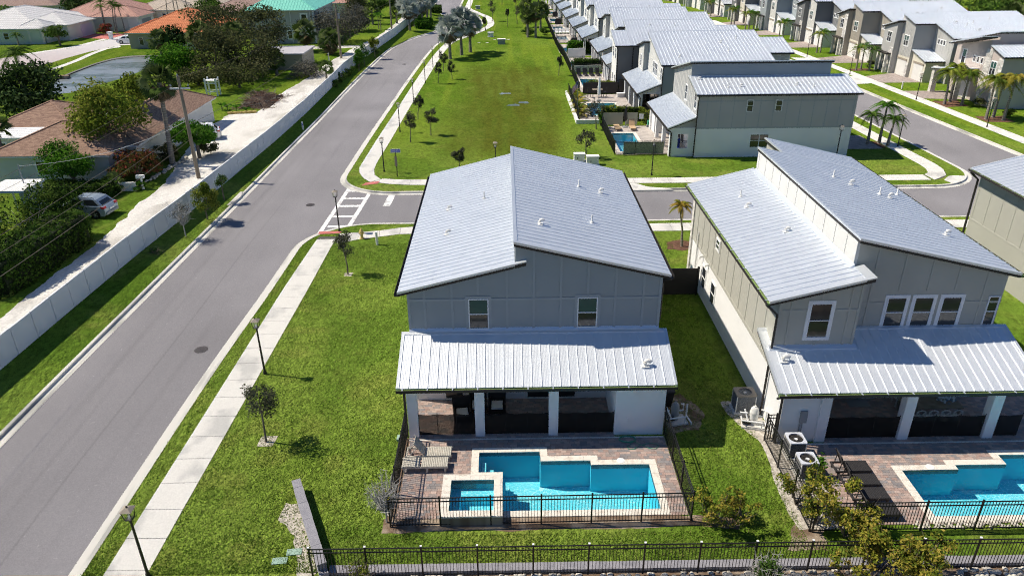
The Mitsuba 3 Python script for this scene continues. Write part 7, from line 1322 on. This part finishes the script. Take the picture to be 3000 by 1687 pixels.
hedge('flowering hedge between the nearest pool row yard and the flag yard', 10.7, 15.9, 83.3, 84.1, 1.5, 'yellow', 3000, .10, rough=.25); hedge('flowering hedge before the dark panel of the flag yard', 10.8, 15.0, 98.5, 99.1, 1.5, 'yellow', 2000, .10, rough=.25); hedge('dark green hedge behind the dark loungers', 10.3, 14.9, 114.0, 114.9, 1.7, 'hedge', 2600, .12, rough=.25); hedge('dark green hedge beyond the white screen wall of the fourth yard', 10.9, 14.6, 130.4, 131.3, 1.9, 'bright', 2200, .13, rough=.3); broadleaf('green ivy bush on the corner of the nearest pool row fence', 10.5, 80.7, .9, .35, .85, 'bright', 'shrub', 500, .08, .03, 8, name='shrub'); broadleaf('round flowering bush beside the nearest lanai of the pool row', 15.8, 82.6, .9, .9, .9, 'yellow', 'shrub', 800, .09, .03, 9, name='shrub')
for i, (x, y) in enumerate(((8.95, 86.0), (9.0, 88.6), (9.1, 91.0), (9.3, 94.2), (9.0, 97.2))): feather_palm('areca palm clump along the fence of the flag yard', x, y, .25, 1.7, 'shrub', 16, .06, 'areca palms of the flag yard', (0, 0), True, False, .8, leaflets=16)
K = thing('flag', 'American flag hanging from a short pole at the fence of the flag yard', 'flag'); px, py = 8.45, 86.0; M().bar((px, py, 0), (px + .0, py, 4.15), .05).put(part(K, 'pole'), 'm_grey_plastic'); C = part(K, 'cloth')
u = np.linspace(0, 1, 14); dx, dz = -.62, -.95                       # the cloth hangs down from the pole, its fly slanting away
def cloth(u0, u1, v0, v1, mat, key):
    uu = np.linspace(u0, u1, 12); vv = (v0, v1); P_ = lambda a, b: (px - .03 + dx * a, py - .05 + .07 * math.sin(a * 9 + b * 3), 4.05 - .8 * b + dz * a * .75); m = M()
    for a, b in zip(uu[:-1], uu[1:]): m.add([P_(a, vv[1]), P_(b, vv[1]), P_(b, vv[0]), P_(a, vv[0])], [[0, 1, 2, 3]])
    m.put(key, mat)
for i in range(13): cloth(.42 if i < 7 else 0, 1, i / 13, (i + 1) / 13, 'm_red' if i % 2 == 0 else 'm_white', C if i == 0 else part(C, 'stripe'))
cloth(0, .42, 0, 7 / 13, 'm_navy', part(C, 'canton'))
st = M()
for a in range(6):
    for b in range(5): A_, B_ = .035 + .068 * a, .04 + .1 * b; st.box(px - .03 + dx * A_ - .012, px - .03 + dx * A_ + .012, py - .05 + .07 * math.sin(A_ * 9 + B_ * 3) - .012, py - .05 + .07 * math.sin(A_ * 9 + B_ * 3) + .0, 4.05 - .8 * B_ + dz * A_ * .75 - .012, 4.05 - .8 * B_ + dz * A_ * .75 + .012)
stuff(st.put(part(C, 'stars'), 'm_white'))
def umbrella(label, x, y, h, mat): K = thing('closed_umbrella', label, 'umbrella'); M().cyl(x, y, 0, h + .1, .03, n=8).put(part(K, 'pole'), 'm_grey_plastic'); M().lathe(x, y, [(.10, .75), (.20, .9), (.19, h * .6), (.12, h - .25), (.03, h)], 12).put(part(K, 'canopy'), mat, smooth=40); M().cyl(x, y, 0, .12, .32, n=14).put(part(K, 'base'), 'm_grey_plastic')
umbrella('tall closed white umbrella in the flag yard', 11.9, 93.8, 3.0, 'm_offwhite'); umbrella('closed black umbrella before the beige windscreen', 13.25, 80.5, 2.3, 'm_black')
K = thing('bar_table', 'dark bar table beside the closed white umbrella', 'table'); M().box(11.3, 12.6, 95.6, 96.4, .98, 1.03).put(part(K, 'tabletop'), 'm_wood'); 
for x in (11.4, 12.5): M().box(x - .04, x + .04, 95.96, 96.04, 0, .98).put(part(K, 'leg'), 'm_black')
for i, (x, l) in enumerate(((10.9, 'left'), (12.9, 'right'))):
    K = thing('bar_chair', f'dark bar chair {l} of the bar table', 'chair'); M().box(x - .22, x + .22, 95.6, 96.0, .68, .74).put(part(K, 'seat'), 'm_black'); M().box(x - .22 if i == 0 else x + .18, x - .18 if i == 0 else x + .22, 95.6, 96.0, .74, 1.25).put(part(K, 'back'), 'm_black')
    for a in (-.2, .17):
        for b in (95.62, 95.95): M().box(x + a, x + a + .035, b, b + .035, 0, .68).put(part(K, 'leg'), 'm_black')
def chaise(label, x, y, mat, raised=True, group=None, frame='m_black'):
    K = thing('sun_lounger', label, 'sun lounger', group); M().box(x - .3, x + .3, y - 1.2, y, .28, .35).put(part(K, 'bed'), mat)
    (M().hexa([(x - .3, y, .30), (x + .3, y, .30), (x + .3, y + .07, .30), (x - .3, y + .07, .30)], [(x - .3, y + .38, .98), (x + .3, y + .38, .98), (x + .3, y + .45, .98), (x - .3, y + .45, .98)]) if raised else M().box(x - .3, x + .3, y, y + .7, .28, .35)).put(part(K, 'backrest'), mat)
    for a in (-.28, .24):
        for b in (-1.15, -.1): M().box(x + a, x + a + .04, y + b, y + b + .04, 0, .28).put(part(K, 'leg'), frame)
chaise('tan cushioned lounger lying low before the beige windscreen', 12.25, 79.9, 'm_tan_cushion', False); chaise('tan cushioned lounger with raised back before the beige windscreen', 13.9, 79.9, 'm_tan_cushion')
for i in range(4): chaise('dark raised lounger in the row of four at the fence', 10.95 + i * .92, 111.2, 'm_black', True, 'row of four dark loungers')
for i in range(4): chaise('white lounger in the sixth yard of the pool row', 10.6 + i * .75, 156, 'm_white', True, 'white loungers of the far yards', 'm_white')
for i in range(3): chaise('white lounger in the tenth yard of the pool row', 10.6 + i * .9, 212.4, 'm_white', True, 'white loungers at the top edge', 'm_white')
for x, y, l in ((12.2, 184.2, 'dark covered grill in the eighth yard of the pool row'), (12.0, 170.6, 'dark covered grill in the seventh yard of the pool row'), (12.9, 141, 'small dark covered grill beside a white chair in the fifth yard')): K = thing('covered_grill', l, 'grill'); M().hexa([(x - .7, y - .35, 0), (x + .7, y - .35, 0), (x + .7, y + .35, 0), (x - .7, y + .35, 0)], [(x - .6, y - .25, 1.0), (x + .6, y - .25, 1.0), (x + .6, y + .25, 1.0), (x - .6, y + .25, 1.0)]).put(part(K, 'cover'), 'm_black'); M().tube([(x - .5, y, 1.0), (x + .5, y, 1.0)], .24, 10).put(part(K, 'hood'), 'm_black')
K = thing('deck_box', 'white storage box beside the lanai of the flag yard', 'box'); M().box(14.5, 15.4, 95.6, 96.2, .03, .48).put(part(K, 'box'), 'm_offwhite'); M().box(14.46, 15.44, 95.56, 96.24, .48, .56).put(part(K, 'lid'), 'm_white')
K = thing('lounge_chair', 'blue folding lounge chair inside the opening of the nearest pool row lanai', 'chair'); M().hexa([(16.5, 69.6, .35), (17.1, 69.6, .35), (17.1, 70.6, .42), (16.5, 70.6, .42)], [(16.5, 69.6, .41), (17.1, 69.6, .41), (17.1, 70.6, .48), (16.5, 70.6, .48)]).put(part(K, 'seat'), 'm_cloth_blue'); M().hexa([(16.5, 70.6, .42), (17.1, 70.6, .42), (17.1, 70.68, .42), (16.5, 70.68, .42)], [(16.6, 71.0, 1.25), (17.2, 71.0, 1.25), (17.2, 71.08, 1.25), (16.6, 71.08, 1.25)]).put(part(K, 'back'), 'm_cloth_blue')
for a in (16.52, 17.05):
    for b in (69.65, 70.5): M().box(a, a + .04, b, b + .04, .02, .36).put(part(K, 'leg'), 'm_offwhite')
K = thing('hose_reel', 'green hose reel at the gate of the nearest pool row yard', 'hose reel'); M().tube([(15.7, 80.5, .5), (15.9, 80.5, .5)], .28, 14).put(part(K, 'drum'), 'm_hose'); M().box(15.6, 16.0, 80.4, 80.6, 0, .3).put(part(K, 'stand'), 'm_grey_plastic')
panel('notice_board', 'white notice sheet on the gate of the nearest pool row yard', 14.85, 15.35, 81.2, 81.23, .75, 1.3, 'm_white', 'notice')
